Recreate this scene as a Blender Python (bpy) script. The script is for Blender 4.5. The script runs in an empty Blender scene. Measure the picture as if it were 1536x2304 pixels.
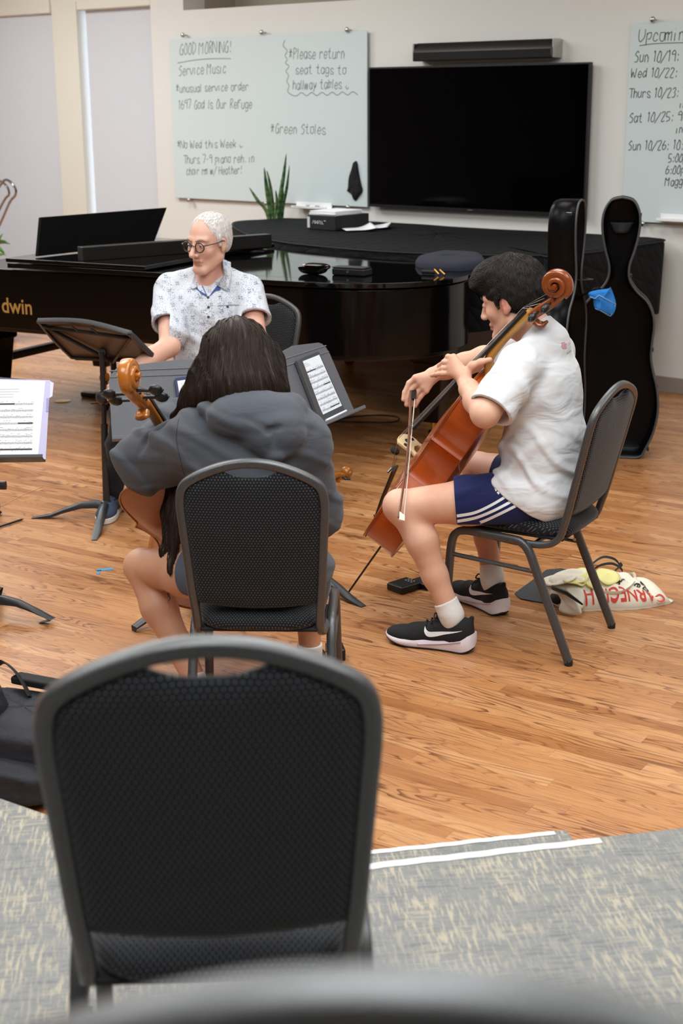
import bpy, bmesh, math, random
import numpy as np
from mathutils import Vector, Matrix
random.seed(7)
RNG = np.random.default_rng(11)
SC = bpy.context.scene
COL = SC.collection
# ------------------------------------------------------------------ camera
F_PX, CAM_H = 3200.0, 1.9                      # 50 mm on a 24x36 frame held upright
PITCH, ROLL, PHI = math.radians(16.11), math.radians(-0.39), math.radians(38.49)
FWD = Vector((0, math.cos(PITCH), -math.sin(PITCH)))
_r0 = Vector((1, 0, 0)); _u0 = _r0.cross(FWD)
RGT = _r0*math.cos(ROLL) + _u0*math.sin(ROLL)
UPV = -_r0*math.sin(ROLL) + _u0*math.cos(ROLL)
CAM = Vector((0, 0, CAM_H))
cd = bpy.data.cameras.new('camera'); cam = bpy.data.objects.new('camera', cd); COL.objects.link(cam)
mw = Matrix.Identity(4)
for i in range(3):
    mw[i][0], mw[i][1], mw[i][2], mw[i][3] = RGT[i], UPV[i], -FWD[i], CAM[i]
cam.matrix_world = mw
cd.sensor_fit = 'VERTICAL'; cd.sensor_height = 36; cd.sensor_width = 24; cd.lens = 50
cd.clip_start = 0.05; cd.clip_end = 100
cd.dof.use_dof = True; cd.dof.focus_distance = 5.05; cd.dof.aperture_fstop = 4.5
SC.camera = cam
# ------------------------------------------------------------------ world, lights, exposure
w = bpy.data.worlds.new('world'); SC.world = w; w.use_nodes = True
w.node_tree.nodes['Background'].inputs['Color'].default_value = (0.62, 0.76, 1.0, 1)
w.node_tree.nodes['Background'].inputs['Strength'].default_value = 3.6
SC.view_settings.view_transform = 'Standard'; SC.view_settings.look = 'None'
SC.view_settings.exposure = 0.0; SC.view_settings.gamma = 1.0
WD = Vector((math.cos(PHI), -math.sin(PHI), 0))     # along the back wall, to the right
WN = Vector((math.sin(PHI), math.cos(PHI), 0))      # into the back wall
def UN(u, n, z=0.0): return WD*u + WN*n + Vector((0, 0, z))
CEIL = 3.5
def area(u, n, power, sx=1.5, sy=1.5, col=(0.95, 1.0, 1.0)):
    l = bpy.data.lights.new('ceiling_lamp', 'AREA'); l.shape = 'RECTANGLE'; l.size = sx; l.size_y = sy
    l.energy = power; l.color = col
    o = bpy.data.objects.new('ceiling_lamp', l); COL.objects.link(o)
    o.location = UN(u, n, CEIL-0.03); o.rotation_euler = (0, 0, -PHI)
for (u, n, p) in ((-9.6, 6.3, 95), (-6.9, 6.3, 52), (-3.6, 6.4, 34), (-0.6, 6.0, 30),
                  (-7.6, 3.6, 46), (-4.8, 3.4, 52), (-1.9, 3.4, 52), (0.8, 2.6, 44), (-3.2, 0.6, 46), (-0.6, 0.2, 50), (-1.4, 1.9, 26)):  # last panel is added to brighten the near chair's top rail
    area(u, n, p*1.22)
# ------------------------------------------------------------------ pixel-free geometry helpers
def ray(px, py): return FWD + RGT*((px-768)/F_PX) - UPV*((py-1152)/F_PX)
def G(px, py, z=0.0):                        # point at height z under a line of sight
    d = ray(px, py); return CAM + d*((z-CAM_H)/d.z)
def PY(px, py, y):
    d = ray(px, py); return CAM + d*(y/d.y)
def PW(px, py, n, p0):
    d = ray(px, py); return CAM + d*((p0-CAM).dot(n)/d.dot(n))
def V(*a): return Vector(a)
def lerp(a, b, t): return a + (b-a)*t
def frame(o, x, y, z):
    m = Matrix.Identity(4)
    for i in range(3): m[i][0], m[i][1], m[i][2], m[i][3] = x[i], y[i], z[i], o[i]
    return m
def rotz(o, a): return Matrix.Translation(o) @ Matrix.Rotation(a, 4, 'Z')
def catmull(pts, n=6, closed=False):
    P = [Vector(p) for p in pts]; out = []; L = len(P)
    for i in range(L if closed else L-1):
        if closed: p0, p1, p2, p3 = P[(i-1) % L], P[i], P[(i+1) % L], P[(i+2) % L]
        else: p0, p1, p2, p3 = P[max(i-1, 0)], P[i], P[i+1], P[min(i+2, L-1)]
        for j in range(n):
            t = j/n
            out.append(0.5*((2*p1)+(p2-p0)*t+(2*p0-5*p1+4*p2-p3)*t*t+(3*p1-p0-3*p2+p3)*t*t*t))
    if not closed: out.append(P[-1])
    return out
def lathe_ring(n): return [(math.cos(2*math.pi*i/n), math.sin(2*math.pi*i/n)) for i in range(n)]
def sqring(n, p=0.35):                        # rounded-square section
    out = []
    for c, s in lathe_ring(n):
        out.append((math.copysign(abs(c)**p, c), math.copysign(abs(s)**p, s)))
    return out
class MB:
    def __init__(s): s.v = []; s.f = []; s.m = []
    def add(s, vs, fs, mat=0):
        b = len(s.v); s.v += [tuple(v) for v in vs]; s.f += [tuple(i+b for i in f) for f in fs]; s.m += [mat]*len(fs); return s
    def box(s, c, size, M=None, mat=0):
        c = Vector(c); hx, hy, hz = size[0]/2, size[1]/2, size[2]/2
        vs = [c+Vector((x*hx, y*hy, z*hz)) for x in (-1, 1) for y in (-1, 1) for z in (-1, 1)]
        if M: vs = [M @ v for v in vs]
        return s.add(vs, [(0, 1, 3, 2), (4, 6, 7, 5), (0, 4, 5, 1), (2, 3, 7, 6), (0, 2, 6, 4), (1, 5, 7, 3)], mat)
    def tube(s, pts, r, n=8, closed=False, ring=None, up=None, M=None, mat=0, ry=None, caps=True):
        P = [Vector(p) for p in pts]; L = len(P)
        R = list(r) if hasattr(r, '__len__') else [r]*L
        RY = (list(ry) if hasattr(ry, '__len__') else [ry]*L) if ry is not None else R
        ring = ring or lathe_ring(n); n = len(ring)
        T = []
        for i in range(L):
            a, b = (P[(i-1) % L], P[(i+1) % L]) if closed else (P[max(i-1, 0)], P[min(i+1, L-1)])
            t = (b-a); T.append(t.normalized() if t.length > 1e-9 else Vector((0, 0, 1)))
        nx = Vector(up) if up is not None else (Vector((0, 0, 1)) if abs(T[0].z) < 0.9 else Vector((1, 0, 0)))
        vs = []
        for i in range(L):
            if up is not None: nx = Vector(up)
            nx = nx - T[i]*nx.dot(T[i])
            if nx.length < 1e-6: nx = T[i].orthogonal()
            nx.normalize(); ny = T[i].cross(nx)
            for (c, q) in ring: vs.append(P[i] + nx*(c*R[i]) + ny*(q*RY[i]))
        fs = []
        for i in range(L if closed else L-1):
            a, b = i*n, ((i+1) % L)*n
            for j in range(n): fs.append((a+j, a+(j+1) % n, b+(j+1) % n, b+j))
        if caps and not closed: fs += [tuple(range(n))[::-1], tuple((L-1)*n+j for j in range(n))]
        if M: vs = [M @ v for v in vs]
        return s.add(vs, fs, mat)
    def lathe(s, prof, n=24, M=None, mat=0):
        vs = []; fs = []
        for (r, z) in prof:
            for c, q in lathe_ring(n): vs.append(Vector((r*c, r*q, z)))
        for i in range(len(prof)-1):
            for j in range(n): fs.append((i*n+j, i*n+(j+1) % n, (i+1)*n+(j+1) % n, (i+1)*n+j))
        fs += [tuple(range(n))[::-1], tuple((len(prof)-1)*n+j for j in range(n))]
        if M: vs = [M @ v for v in vs]
        return s.add(vs, fs, mat)
    def prism(s, poly, z0, z1, M=None, mat=0):
        n = len(poly); vs = [Vector((p[0], p[1], z0)) for p in poly]+[Vector((p[0], p[1], z1)) for p in poly]
        fs = [tuple(range(n))[::-1], tuple(range(n, 2*n))]+[(i, (i+1) % n, n+(i+1) % n, n+i) for i in range(n)]
        if M: vs = [M @ v for v in vs]
        return s.add(vs, fs, mat)
    def grid(s, fn, nu, nv, M=None, mat=0, closeu=False):
        vs = [Vector(fn(i/(nu if closeu else nu-1), j/(nv-1))) for i in range(nu) for j in range(nv)]
        fs = [(i*nv+j, ((i+1) % nu)*nv+j, ((i+1) % nu)*nv+j+1, i*nv+j+1) for i in range(nu if closeu else nu-1) for j in range(nv-1)]
        if M: vs = [M @ v for v in vs]
        return s.add(vs, fs, mat)
    def sphere(s, c, r, nu=16, nv=10, M=None, mat=0):
        c = Vector(c); rr = r if hasattr(r, '__len__') else (r, r, r)
        prof = []
        vs = [c+Vector((0, 0, -rr[2]))]; fs = []
        for j in range(1, nv):
            a = -math.pi/2+math.pi*j/nv
            for i in range(nu):
                b = 2*math.pi*i/nu; vs.append(c+Vector((rr[0]*math.cos(a)*math.cos(b), rr[1]*math.cos(a)*math.sin(b), rr[2]*math.sin(a))))
        vs.append(c+Vector((0, 0, rr[2]))); top = len(vs)-1
        for i in range(nu):
            fs.append((0, 1+(i+1) % nu, 1+i)); fs.append((top, 1+(nv-2)*nu+i, 1+(nv-2)*nu+(i+1) % nu))
            for j in range(nv-2): fs.append((1+j*nu+i, 1+j*nu+(i+1) % nu, 1+(j+1)*nu+(i+1) % nu, 1+(j+1)*nu+i))
        if M: vs = [M @ v for v in vs]
        return s.add(vs, fs, mat)
    def build(s, name, mats, parent=None, smooth=35, bevel=0, bseg=2, subsurf=0, solid=0, local=False):
        me = bpy.data.meshes.new(name)
        vs = np.array(s.v, dtype=np.float64).reshape(-1, 3)
        if parent is not None and not local:
            mi = np.array(WM[parent.name].inverted()); vs = vs @ mi[:3, :3].T + mi[:3, 3]
        me.from_pydata(vs.tolist(), [], s.f)
        return finish(me, name, mats, parent, s.m, smooth, bevel, bseg, subsurf, solid)
WM = {}
def finish(me, name, mats, parent, midx=None, smooth=35, bevel=0, bseg=2, subsurf=0, solid=0):
    o = bpy.data.objects.new(name, me); COL.objects.link(o)
    for m in (mats if isinstance(mats, (list, tuple)) else [mats]): me.materials.append(m)
    if midx is not None and len(me.materials) > 1: me.polygons.foreach_set('material_index', midx)
    if parent is not None:
        o.parent = parent; WM[o.name] = WM[parent.name].copy()
    else: WM[o.name] = Matrix.Identity(4)
    if solid:
        md = o.modifiers.new('solid', 'SOLIDIFY'); md.thickness = solid; md.offset = 0
    if bevel:
        md = o.modifiers.new('bevel', 'BEVEL'); md.width = bevel; md.segments = bseg; md.limit_method = 'ANGLE'; md.angle_limit = math.radians(40); md.harden_normals = True
    if subsurf:
        md = o.modifiers.new('sub', 'SUBSURF'); md.levels = subsurf; md.render_levels = subsurf
    if smooth:
        me.polygons.foreach_set('use_smooth', [True]*len(me.polygons))
        if smooth < 180 and not bevel:
            try: me.set_sharp_from_angle(angle=math.radians(smooth))
            except Exception: pass
    me.update()
    return o
def tag(o, label, cat, group=None, kind=None):
    o['label'] = label; o['category'] = cat
    if group: o['group'] = group
    if kind: o['kind'] = kind
    return o
def thing(name, label, cat, M=None, group=None):
    o = bpy.data.objects.new(name, None); COL.objects.link(o); o.empty_display_size = 0.1
    if not isinstance(M, Matrix): M = Matrix.Translation(Vector(M) if M is not None else Vector((0, 0, 0)))
    o.matrix_world = M; WM[o.name] = M.copy(); return tag(o, label, cat, group)
def struct(o): o['kind'] = 'structure'; return o
def copy_tree(o, M=None, parent=None):
    c = o.copy(); COL.objects.link(c)
    if parent is not None: c.parent = parent
    if M is not None: c.matrix_world = M
    WM[c.name] = (M if M is not None else WM[o.name]).copy()
    for ch in [x for x in COL.objects if x.parent == o]: copy_tree(ch, None, c)
    return c
# ------------------------------------------------------------------ materials
def rgb(r, g, b):                                # sRGB 0..255 to linear
    f = lambda c: (c/255/12.92) if c/255 <= 0.04045 else ((c/255+0.055)/1.055)**2.4
    return (f(r), f(g), f(b), 1)
class NT:
    def __init__(s, name):
        s.mat = bpy.data.materials.new(name); s.mat.use_nodes = True
        s.t = s.mat.node_tree; s.b = s.t.nodes['Principled BSDF']
    def n(s, typ, **kw):
        x = s.t.nodes.new(typ)
        for k, v in kw.items(): setattr(x, k, v)
        return x
    def set(s, sock, val):
        if isinstance(val, bpy.types.NodeSocket): s.t.links.new(val, sock)
        elif val is not None: sock.default_value = val
    def coord(s, which='Object'): return s.n('ShaderNodeTexCoord').outputs[which]
    def map(s, vec, loc=(0, 0, 0), rot=(0, 0, 0), scale=(1, 1, 1)):
        x = s.n('ShaderNodeMapping'); s.set(x.inputs['Vector'], vec)
        x.inputs['Location'].default_value = loc; x.inputs['Rotation'].default_value = rot; x.inputs['Scale'].default_value = scale
        return x.outputs[0]
    def math(s, op, a, b=None, c=None, clamp=False):
        x = s.n('ShaderNodeMath', operation=op, use_clamp=clamp)
        for i, q in enumerate((a, b, c)):
            if q is not None: s.set(x.inputs[i], q)
        return x.outputs[0]
    def sep(s, v):
        x = s.n('ShaderNodeSeparateXYZ'); s.set(x.inputs[0], v); return x.outputs
    def comb(s, a, b, c):
        x = s.n('ShaderNodeCombineXYZ')
        for i, q in enumerate((a, b, c)): s.set(x.inputs[i], q)
        return x.outputs[0]
    def noise(s, vec, scale=5, detail=3, rough=0.5, dist=0.0):
        x = s.n('ShaderNodeTexNoise'); s.set(x.inputs['Vector'], vec); x.inputs['Scale'].default_value = scale
        x.inputs['Detail'].default_value = detail; x.inputs['Roughness'].default_value = rough; x.inputs['Distortion'].default_value = dist
        return x.outputs['Fac']
    def white(s, vec):
        x = s.n('ShaderNodeTexWhiteNoise', noise_dimensions='3D'); s.set(x.inputs['Vector'], vec); return x.outputs
    def voro(s, vec, scale=5, feature='F1', rand=1.0):
        x = s.n('ShaderNodeTexVoronoi', feature=feature); s.set(x.inputs['Vector'], vec); x.inputs['Scale'].default_value = scale
        x.inputs['Randomness'].default_value = rand; return x.outputs
    def ramp(s, fac, stops, interp='LINEAR'):
        x = s.n('ShaderNodeValToRGB'); s.set(x.inputs[0], fac); r = x.color_ramp; r.interpolation = interp
        while len(r.elements) < len(stops): r.elements.new(0.5)
        for e, (p, c) in zip(r.elements, stops):
            e.position = p; e.color = c if hasattr(c, '__len__') else (c, c, c, 1)
        return x.outputs[0]
    def mix(s, fac, a, b, mode='MIX'):
        x = s.n('ShaderNodeMix', data_type='RGBA', blend_type=mode)
        s.set(x.inputs[0], fac); s.set(x.inputs[6], a); s.set(x.inputs[7], b); return x.outputs[2]
    def rng(s, v, a, b, c=0.0, d=1.0):
        x = s.n('ShaderNodeMapRange'); s.set(x.inputs[0], v)
        for i, q in enumerate((a, b, c, d)): x.inputs[i+1].default_value = q
        return x.outputs[0]
    def bump(s, h, strength=0.3, dist=0.01):
        x = s.n('ShaderNodeBump'); s.set(x.inputs['Height'], h); x.inputs['Strength'].default_value = strength
        x.inputs['Distance'].default_value = dist; s.set(s.b.inputs['Normal'], x.outputs[0]); return x.outputs[0]
    def p(s, **kw):
        names = dict(col='Base Color', rough='Roughness', metal='Metallic', spec='Specular IOR Level', coat='Coat Weight',
                     coatr='Coat Roughness', sheen='Sheen Weight', sss='Subsurface Weight', trans='Transmission Weight', alpha='Alpha',
                     emis='Emission Color', estr='Emission Strength', ior='IOR', sheenr='Sheen Roughness')
        for k, v in kw.items(): s.set(s.b.inputs[names[k]], v)
        return s
def simple(name, col, rough=0.5, bump=None, **kw):
    m = NT(name); m.p(col=col, rough=rough, **kw)
    if bump:
        sc, st, di = bump; m.bump(m.noise(m.coord(), sc, 4), st, di)
    return m.mat
def varied(name, c1, c2, scale=6, rough=0.5, bump=None, detail=3, stretch=(1, 1, 1), **kw):
    m = NT(name); co = m.map(m.coord(), scale=stretch)
    m.p(col=m.mix(m.noise(co, scale, detail), c1, c2), rough=rough, **kw)
    if bump:
        sc, st, di = bump; m.bump(m.noise(co, sc, 5), st, di)
    return m.mat
MT = {}
MT['wall'] = varied('wall_paint', rgb(222, 221, 217), rgb(217, 216, 212), 1.5, 0.7, (160, 0.08, 0.002))
MT['pillar'] = varied('wall_paint_cream', rgb(222, 219, 206), rgb(218, 215, 203), 1.5, 0.7, (160, 0.08, 0.002))
MT['recess'] = varied('shaded_recess_paint', rgb(176, 166, 152), rgb(168, 158, 144), 1.5, 0.8)  # wall tone darkened to put the shade inside the recess into its colour
MT['ceil'] = varied('ceiling_paint', rgb(235, 233, 228), rgb(228, 226, 222), 2, 0.9)
MT['backroom'] = varied('rear_wall_paint', rgb(120, 112, 104), rgb(100, 94, 88), 0.8, 0.9)
MT['base'] = varied('baseboard_paint', rgb(150, 140, 130), rgb(140, 131, 122), 3, 0.5)
def shade_mat():
    m = NT('roller_shade_fabric'); co = m.coord()
    c = m.mix(m.noise(co, 900, 2), rgb(221, 221, 224), rgb(212, 212, 216)); m.p(col=c, rough=0.8)
    tr = m.n('ShaderNodeBsdfTranslucent'); m.set(tr.inputs[0], rgb(226, 224, 224))
    mx = m.n('ShaderNodeMixShader'); mx.inputs[0].default_value = 0.20
    m.t.links.new(m.b.outputs[0], mx.inputs[1]); m.t.links.new(tr.outputs[0], mx.inputs[2])
    m.t.links.new(mx.outputs[0], m.t.nodes['Material Output'].inputs['Surface'])
    return m.mat
MT['shade'] = shade_mat()
def floor_mat():
    m = NT('oak_strip_floor'); Wd, Ln = 0.060, 0.95
    co = m.map(m.coord(), rot=(0, 0, math.radians(33.5))); X, Y, Z = m.sep(co)
    ry = m.math('DIVIDE', Y, Wd); row = m.math('FLOOR', ry)
    off = m.math('MULTIPLY', m.white(m.comb(row, 3.1, 0))[0], 7.0)
    rx = m.math('ADD', m.math('DIVIDE', X, Ln), off); colx = m.math('FLOOR', rx)
    rnd = m.white(m.comb(row, colx, 1.7)); r1 = rnd[0]; rc = m.sep(rnd[1])
    fx = m.math('SUBTRACT', rx, colx); fy = m.math('SUBTRACT', ry, row)
    # grain coordinates differ plank to plank
    gx = m.math('ADD', X, m.math('MULTIPLY', rc[0], 60.0)); gy = m.math('ADD', Y, m.math('MULTIPLY', rc[1], 40.0))
    g1 = m.noise(m.comb(m.math('MULTIPLY', gx, 1.5), m.math('MULTIPLY', gy, 11.0), rc[2]), 1.0, 2.2, 0.45, 0.25)
    cont = m.math('FRACT', m.math('MULTIPLY', g1, m.math('ADD', m.math('MULTIPLY', rc[2], 14.0), 9.0)))
    line = m.ramp(cont, [(0.0, 1.0), (0.13, 0.85), (0.36, 0.16), (0.8, 0.0), (1.0, 0.3)])
    streak = m.noise(m.comb(m.math('MULTIPLY', gx, 6.0), m.math('MULTIPLY', gy, 150.0), 0.0), 1.0, 3.5, 0.65)
    pores = m.ramp(m.noise(m.comb(m.math('MULTIPLY', gx, 22.0), m.math('MULTIPLY', gy, 420.0), 2.0), 1.0, 2, 0.6), [(0.34, 1.0), (0.46, 0.0)])
    base = m.ramp(r1, [(0.0, rgb(170, 114, 66)), (0.3, rgb(195, 137, 85)), (0.6, rgb(206, 150, 98)), (0.85, rgb(219, 166, 115)), (1.0, rgb(183, 125, 76))])
    base = m.mix(m.ramp(streak, [(0.3, 0.0), (0.75, 0.55)]), base, rgb(168, 104, 58))
    sel = m.math('MULTIPLY', line, m.rng(m.noise(m.comb(m.math('MULTIPLY', gx, 2.0), m.math('MULTIPLY', gy, 6.0), 5.0), 1.0, 2), 0.36, 0.62, 0.15, 1.0))
    base = m.mix(m.math('MULTIPLY', sel, 0.95), base, rgb(104, 54, 26))
    base = m.mix(m.math('MULTIPLY', pores, 0.25), base, rgb(118, 66, 36))
    ey = m.math('MINIMUM', fy, m.math('SUBTRACT', 1.0, fy)); ex = m.math('MINIMUM', fx, m.math('SUBTRACT', 1.0, fx))
    gap = m.math('MAXIMUM', m.rng(ey, 0.0, 0.016, 1.0, 0.0), m.rng(ex, 0.0, 0.0010, 1.0, 0.0))
    base = m.mix(m.math('MULTIPLY', gap, 0.55), base, rgb(70, 40, 22))
    m.p(col=base, rough=m.rng(streak, 0.2, 0.8, 0.30, 0.42), spec=0.5, coat=0.25, coatr=0.18)
    h = m.math('SUBTRACT', m.math('MULTIPLY', streak, 0.25), gap); m.bump(h, 0.12, 0.002)
    return m.mat
MT['floor'] = floor_mat()
def carpet_mat():
    m = NT('woven_carpet'); co = m.map(m.coord(), rot=(0, 0, math.radians(-7))); X, Y, Z = m.sep(co)
    def dash(a, b, fa, fb, lo, hi, seed):
        n = m.noise(m.comb(m.math('MULTIPLY', a, fa), m.math('MULTIPLY', b, fb), seed), 1.0, 2.5, 0.6)
        return m.ramp(n, [(lo, 0.0), (hi, 1.0)])
    d1 = dash(X, Y, 130.0, 16.0, 0.50, 0.60, 1.0)      # short yarns running away from the viewer
    d2 = dash(Y, X, 120.0, 13.0, 0.52, 0.62, 4.0)
    zone = m.ramp(m.noise(m.comb(m.math('MULTIPLY', X, 5.0), m.math('MULTIPLY', Y, 6.5), 0), 1.0, 3), [(0.40, 0.0), (0.58, 1.0)])
    fine = m.noise(co, 260, 3)
    c = m.mix(fine, rgb(116, 117, 117), rgb(143, 142, 140))
    c = m.mix(m.math('MULTIPLY', d2, m.math('SUBTRACT', 1.0, m.math('MULTIPLY', zone, 0.6))), c, rgb(112, 114, 117))
    c = m.mix(m.math('MULTIPLY', d1, m.math('ADD', 0.20, m.math('MULTIPLY', zone, 0.55))), c, rgb(184, 173, 152))
    c = m.mix(m.math('MULTIPLY', dash(Y, X, 150.0, 10.0, 0.55, 0.62, 8.0), m.math('MULTIPLY', zone, 0.7)), c, rgb(170, 160, 142))
    m.p(col=c, rough=0.95, spec=0.1); m.bump(m.noise(co, 320, 3), 0.5, 0.004)
    return m.mat
MT['carpet'] = carpet_mat()
MT['tape'] = varied('white_edge_tape', rgb(246, 246, 246), rgb(236, 237, 238), 60, 0.6, (200, 0.2, 0.001))
def tube_mat():
    m = NT('hammertone_steel'); co = m.coord()
    v = m.noise(co, 420, 2.5)
    m.p(col=m.mix(m.ramp(v, [(0.35, 0.0), (0.65, 1.0)]), rgb(46, 46, 48), rgb(72, 72, 75)), rough=0.42, metal=0.2, spec=0.8, coat=0.5, coatr=0.32)
    m.bump(v, 0.35, 0.0015); return m.mat
MT['tube'] = tube_mat()
def dots_mat(name, ax, pitch=0.0092):
    m = NT(name); co = m.sep(m.coord()); a, b = co[0], (co[2] if ax == 2 else m.math('ADD', co[1], co[2]))
    def cell(o):
        fa = m.math('SUBTRACT', m.math('FRACT', m.math('ADD', m.math('DIVIDE', a, pitch), o)), 0.5)
        fb = m.math('SUBTRACT', m.math('FRACT', m.math('ADD', m.math('DIVIDE', b, pitch*1.732), o)), 0.5)
        fb = m.math('MULTIPLY', fb, 1.732)
        return m.math('SQRT', m.math('ADD', m.math('MULTIPLY', fa, fa), m.math('MULTIPLY', fb, fb)))
    d = m.math('MINIMUM', cell(0.0), cell(0.5))
    dot = m.rng(d, 0.12, 0.18, 1.0, 0.0)
    n = m.noise(m.coord(), 900, 2)
    c = m.mix(n, rgb(16, 17, 21), rgb(30, 31, 36)); c = m.mix(dot, c, rgb(112, 114, 118))
    m.p(col=c, rough=0.85, spec=0.25, sheen=0.25, sheenr=0.4)
    m.bump(m.math('ADD', m.rng(d, 0.2, 0.5, 1.0, 0.0), m.math('MULTIPLY', n, 0.5)), 0.35, 0.0015)
    return m.mat
MT['fab_back'] = dots_mat('dotted_black_fabric_back', 2)
MT['fab_seat'] = dots_mat('dotted_black_fabric_seat', 1)
MT['rubber'] = simple('black_rubber', rgb(22, 22, 23), 0.7)
MT['steel'] = simple('brushed_steel', rgb(190, 188, 184), 0.28, metal=1.0)
MT['chrome'] = simple('chrome', rgb(160, 162, 167), 0.12, metal=1.0)
MT['brass'] = varied('brass', rgb(205, 165, 88), rgb(180, 140, 68), 30, 0.25, metal=1.0)
MT['piano'] = varied('black_piano_lacquer', rgb(7, 6, 7), rgb(11, 9, 8), 3, 0.14, spec=0.28)
MT['pianotop'] = varied('black_lid_lacquer', rgb(7, 7, 8), rgb(10, 9, 9), 3, 0.06, spec=0.6)
MT['pianodull'] = varied('black_satin_lacquer', rgb(17, 16, 17), rgb(26, 23, 22), 4, 0.34, (60, 0.04, 0.002))
MT['black'] = simple('black_plastic', rgb(20, 20, 22), 0.4)
MT['blackmatte'] = simple('matte_black', rgb(16, 16, 18), 0.75)
MT['screen'] = simple('dark_screen_glass', rgb(2, 2, 3), 0.08, spec=0.12)
MT['paper'] = varied('white_paper', rgb(246, 246, 250), rgb(238, 238, 244), 8, 0.7)
MT['ink'] = simple('black_ink', rgb(38, 38, 46), 0.7)
MT['ink2'] = simple('faded_ink', rgb(140, 140, 150), 0.7)
MT['board'] = varied('white_glass_board', rgb(206, 218, 219), rgb(201, 213, 216), 0.8, 0.42, spec=0.3)
MT['marker'] = simple('dry_erase_marker', rgb(66, 70, 72), 0.6)
MT['markerdk'] = simple('dry_erase_marker_dark', rgb(40, 42, 44), 0.6)
MT['white'] = simple('white_plastic', rgb(240, 240, 242), 0.4)
# ------------------------------------------------------------------ room
NB = 8.76                                     # distance of the back wall
UW = Matrix(((WD.x, WN.x, 0, 0), (WD.y, WN.y, 0, 0), (0, 0, 1, 0), (0, 0, 0, 1)))   # (u, n, z) to world
def ubox(mb, u0, u1, n0, n1, z0, z1, mat=0):
    return mb.box(((u0+u1)/2, (n0+n1)/2, (z0+z1)/2), (abs(u1-u0), abs(n1-n0), abs(z1-z0)), UW, mat)
U0, U1, N0 = -13.0, 5.5, -5.5
struct(ubox(MB(), U0-0.2, U1+0.2, N0-0.2, NB+0.75, -0.12, 0.0).build('floor', MT['floor'], smooth=0))
struct(ubox(MB(), U0-0.2, U1+0.2, N0-0.2, NB+0.75, CEIL, CEIL+0.1).build('ceiling', MT['ceil'], smooth=0))
# back wall: windows at the left, a lower wall with an open shelf recess above it on the right
LEDGE = -8.565
W1 = (-12.4, -10.17, 0.35, 2.74); W2 = (-9.85, -8.943, 0.35, 2.74)
mb = MB()
ubox(mb, U0, W1[0], NB, NB+0.25, 0, CEIL)
for (a, b, z0, z1) in (W1, W2):
    ubox(mb, a, b, NB, NB+0.25, 0, z0); ubox(mb, a, b, NB, NB+0.25, z1, CEIL)
ubox(mb, W2[1], LEDGE, NB, NB+0.25, 0, CEIL)
ubox(mb, LEDGE, U1, NB, NB+0.25, 0, 2.615)
struct(mb.build('wall_back', MT['wall'], smooth=0))
struct(ubox(MB(), W1[1], W2[0], NB-0.002, NB+0.25, 0, CEIL).build('wall_pillar', MT['pillar'], smooth=0))
mb = MB(); ubox(mb, LEDGE, U1, NB+0.62, NB+0.72, 2.4, CEIL); ubox(mb, LEDGE-0.1, LEDGE, NB+0.25, NB+0.72, 2.4, CEIL); ubox(mb, LEDGE, U1, NB+0.25, NB+0.72, 2.52, 2.6)
struct(mb.build('wall_recess', MT['recess'], smooth=0))
struct(ubox(MB(), U0-0.15, U0, N0, NB+0.7, 0, CEIL).build('wall_left', MT['wall'], smooth=0))
struct(ubox(MB(), U1, U1+0.15, N0, NB+0.7, 0, CEIL).build('wall_right', MT['wall'], smooth=0))
struct(ubox(MB(), U0, U1, N0-0.15, N0, 0, CEIL).build('wall_rear', MT['backroom'], smooth=0))
mb = MB(); ubox(mb, W2[1], U1, NB-0.015, NB, 0, 0.105); ubox(mb, W1[1], W2[0], NB-0.017, NB-0.002, 0, 0.105)
struct(mb.build('baseboard_back', MT['base'], bevel=0.004))
def glass_mat():
    m = NT('window_glass'); t = m.n('ShaderNodeBsdfTransparent'); g = m.n('ShaderNodeBsdfGlossy'); g.inputs['Roughness'].default_value = 0.02
    mx = m.n('ShaderNodeMixShader'); mx.inputs[0].default_value = 0.06
    m.t.links.new(t.outputs[0], mx.inputs[1]); m.t.links.new(g.outputs[0], mx.inputs[2]); m.t.links.new(mx.outputs[0], m.t.nodes['Material Output'].inputs['Surface'])
    return m.mat
MT['glass'] = glass_mat()
for i, (a, b, z0, z1) in enumerate((W1, W2)):
    win = bpy.data.objects.new('window_%d' % (i+1), None); COL.objects.link(win); WM[win.name] = Matrix.Identity(4); win['kind'] = 'structure'
    mb = MB()
    for (p, q, r, s_) in ((a, a+0.05, z0, z1), (b-0.05, b, z0, z1), (a, b, z0, z0+0.05), (a, b, z1-0.05, z1)): ubox(mb, p, q, NB+0.17, NB+0.23, r, s_)
    mb.build('window_frame', MT['white'], win, bevel=0.003)
    ubox(MB(), a+0.05, b-0.05, NB+0.195, NB+0.203, z0+0.05, z1-0.05).build('window_pane', MT['glass'], win, smooth=0)
SHW = []
def shade(label, a, b, n, ztop, zb, vz0, vz1, va, vb, vn):
    t = thing('roller_shade', label, 'window shade', UN((a+b)/2, n, zb))
    ubox(MB(), a, b, n, n+0.003, zb, ztop).build('shade_cloth', MT['shade'], t, smooth=0)
    ubox(MB(), a, b, n-0.006, n+0.009, zb-0.02, zb+0.005).build('hem_bar', MT['white'], t, bevel=0.003)
    ubox(MB(), va, vb, vn, vn+0.09, vz0, vz1).build('valance', MT['pillar'], t, bevel=0.012, bseg=3)
    return t
shade('wide white roller shade on the far left window', W1[0]+0.02, W1[1]-0.012, NB+0.015, 2.66, 0.42, 2.655, 2.80, W1[0], W1[1]-0.004, NB-0.03)
shade('narrow white roller shade on the window beside the glass board', W2[0]+0.035, W2[1]-0.004, NB+0.075, 2.7, 0.42, 2.667, 2.80, W2[0]-0.0, W2[1]+0.0, NB-0.002)
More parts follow.
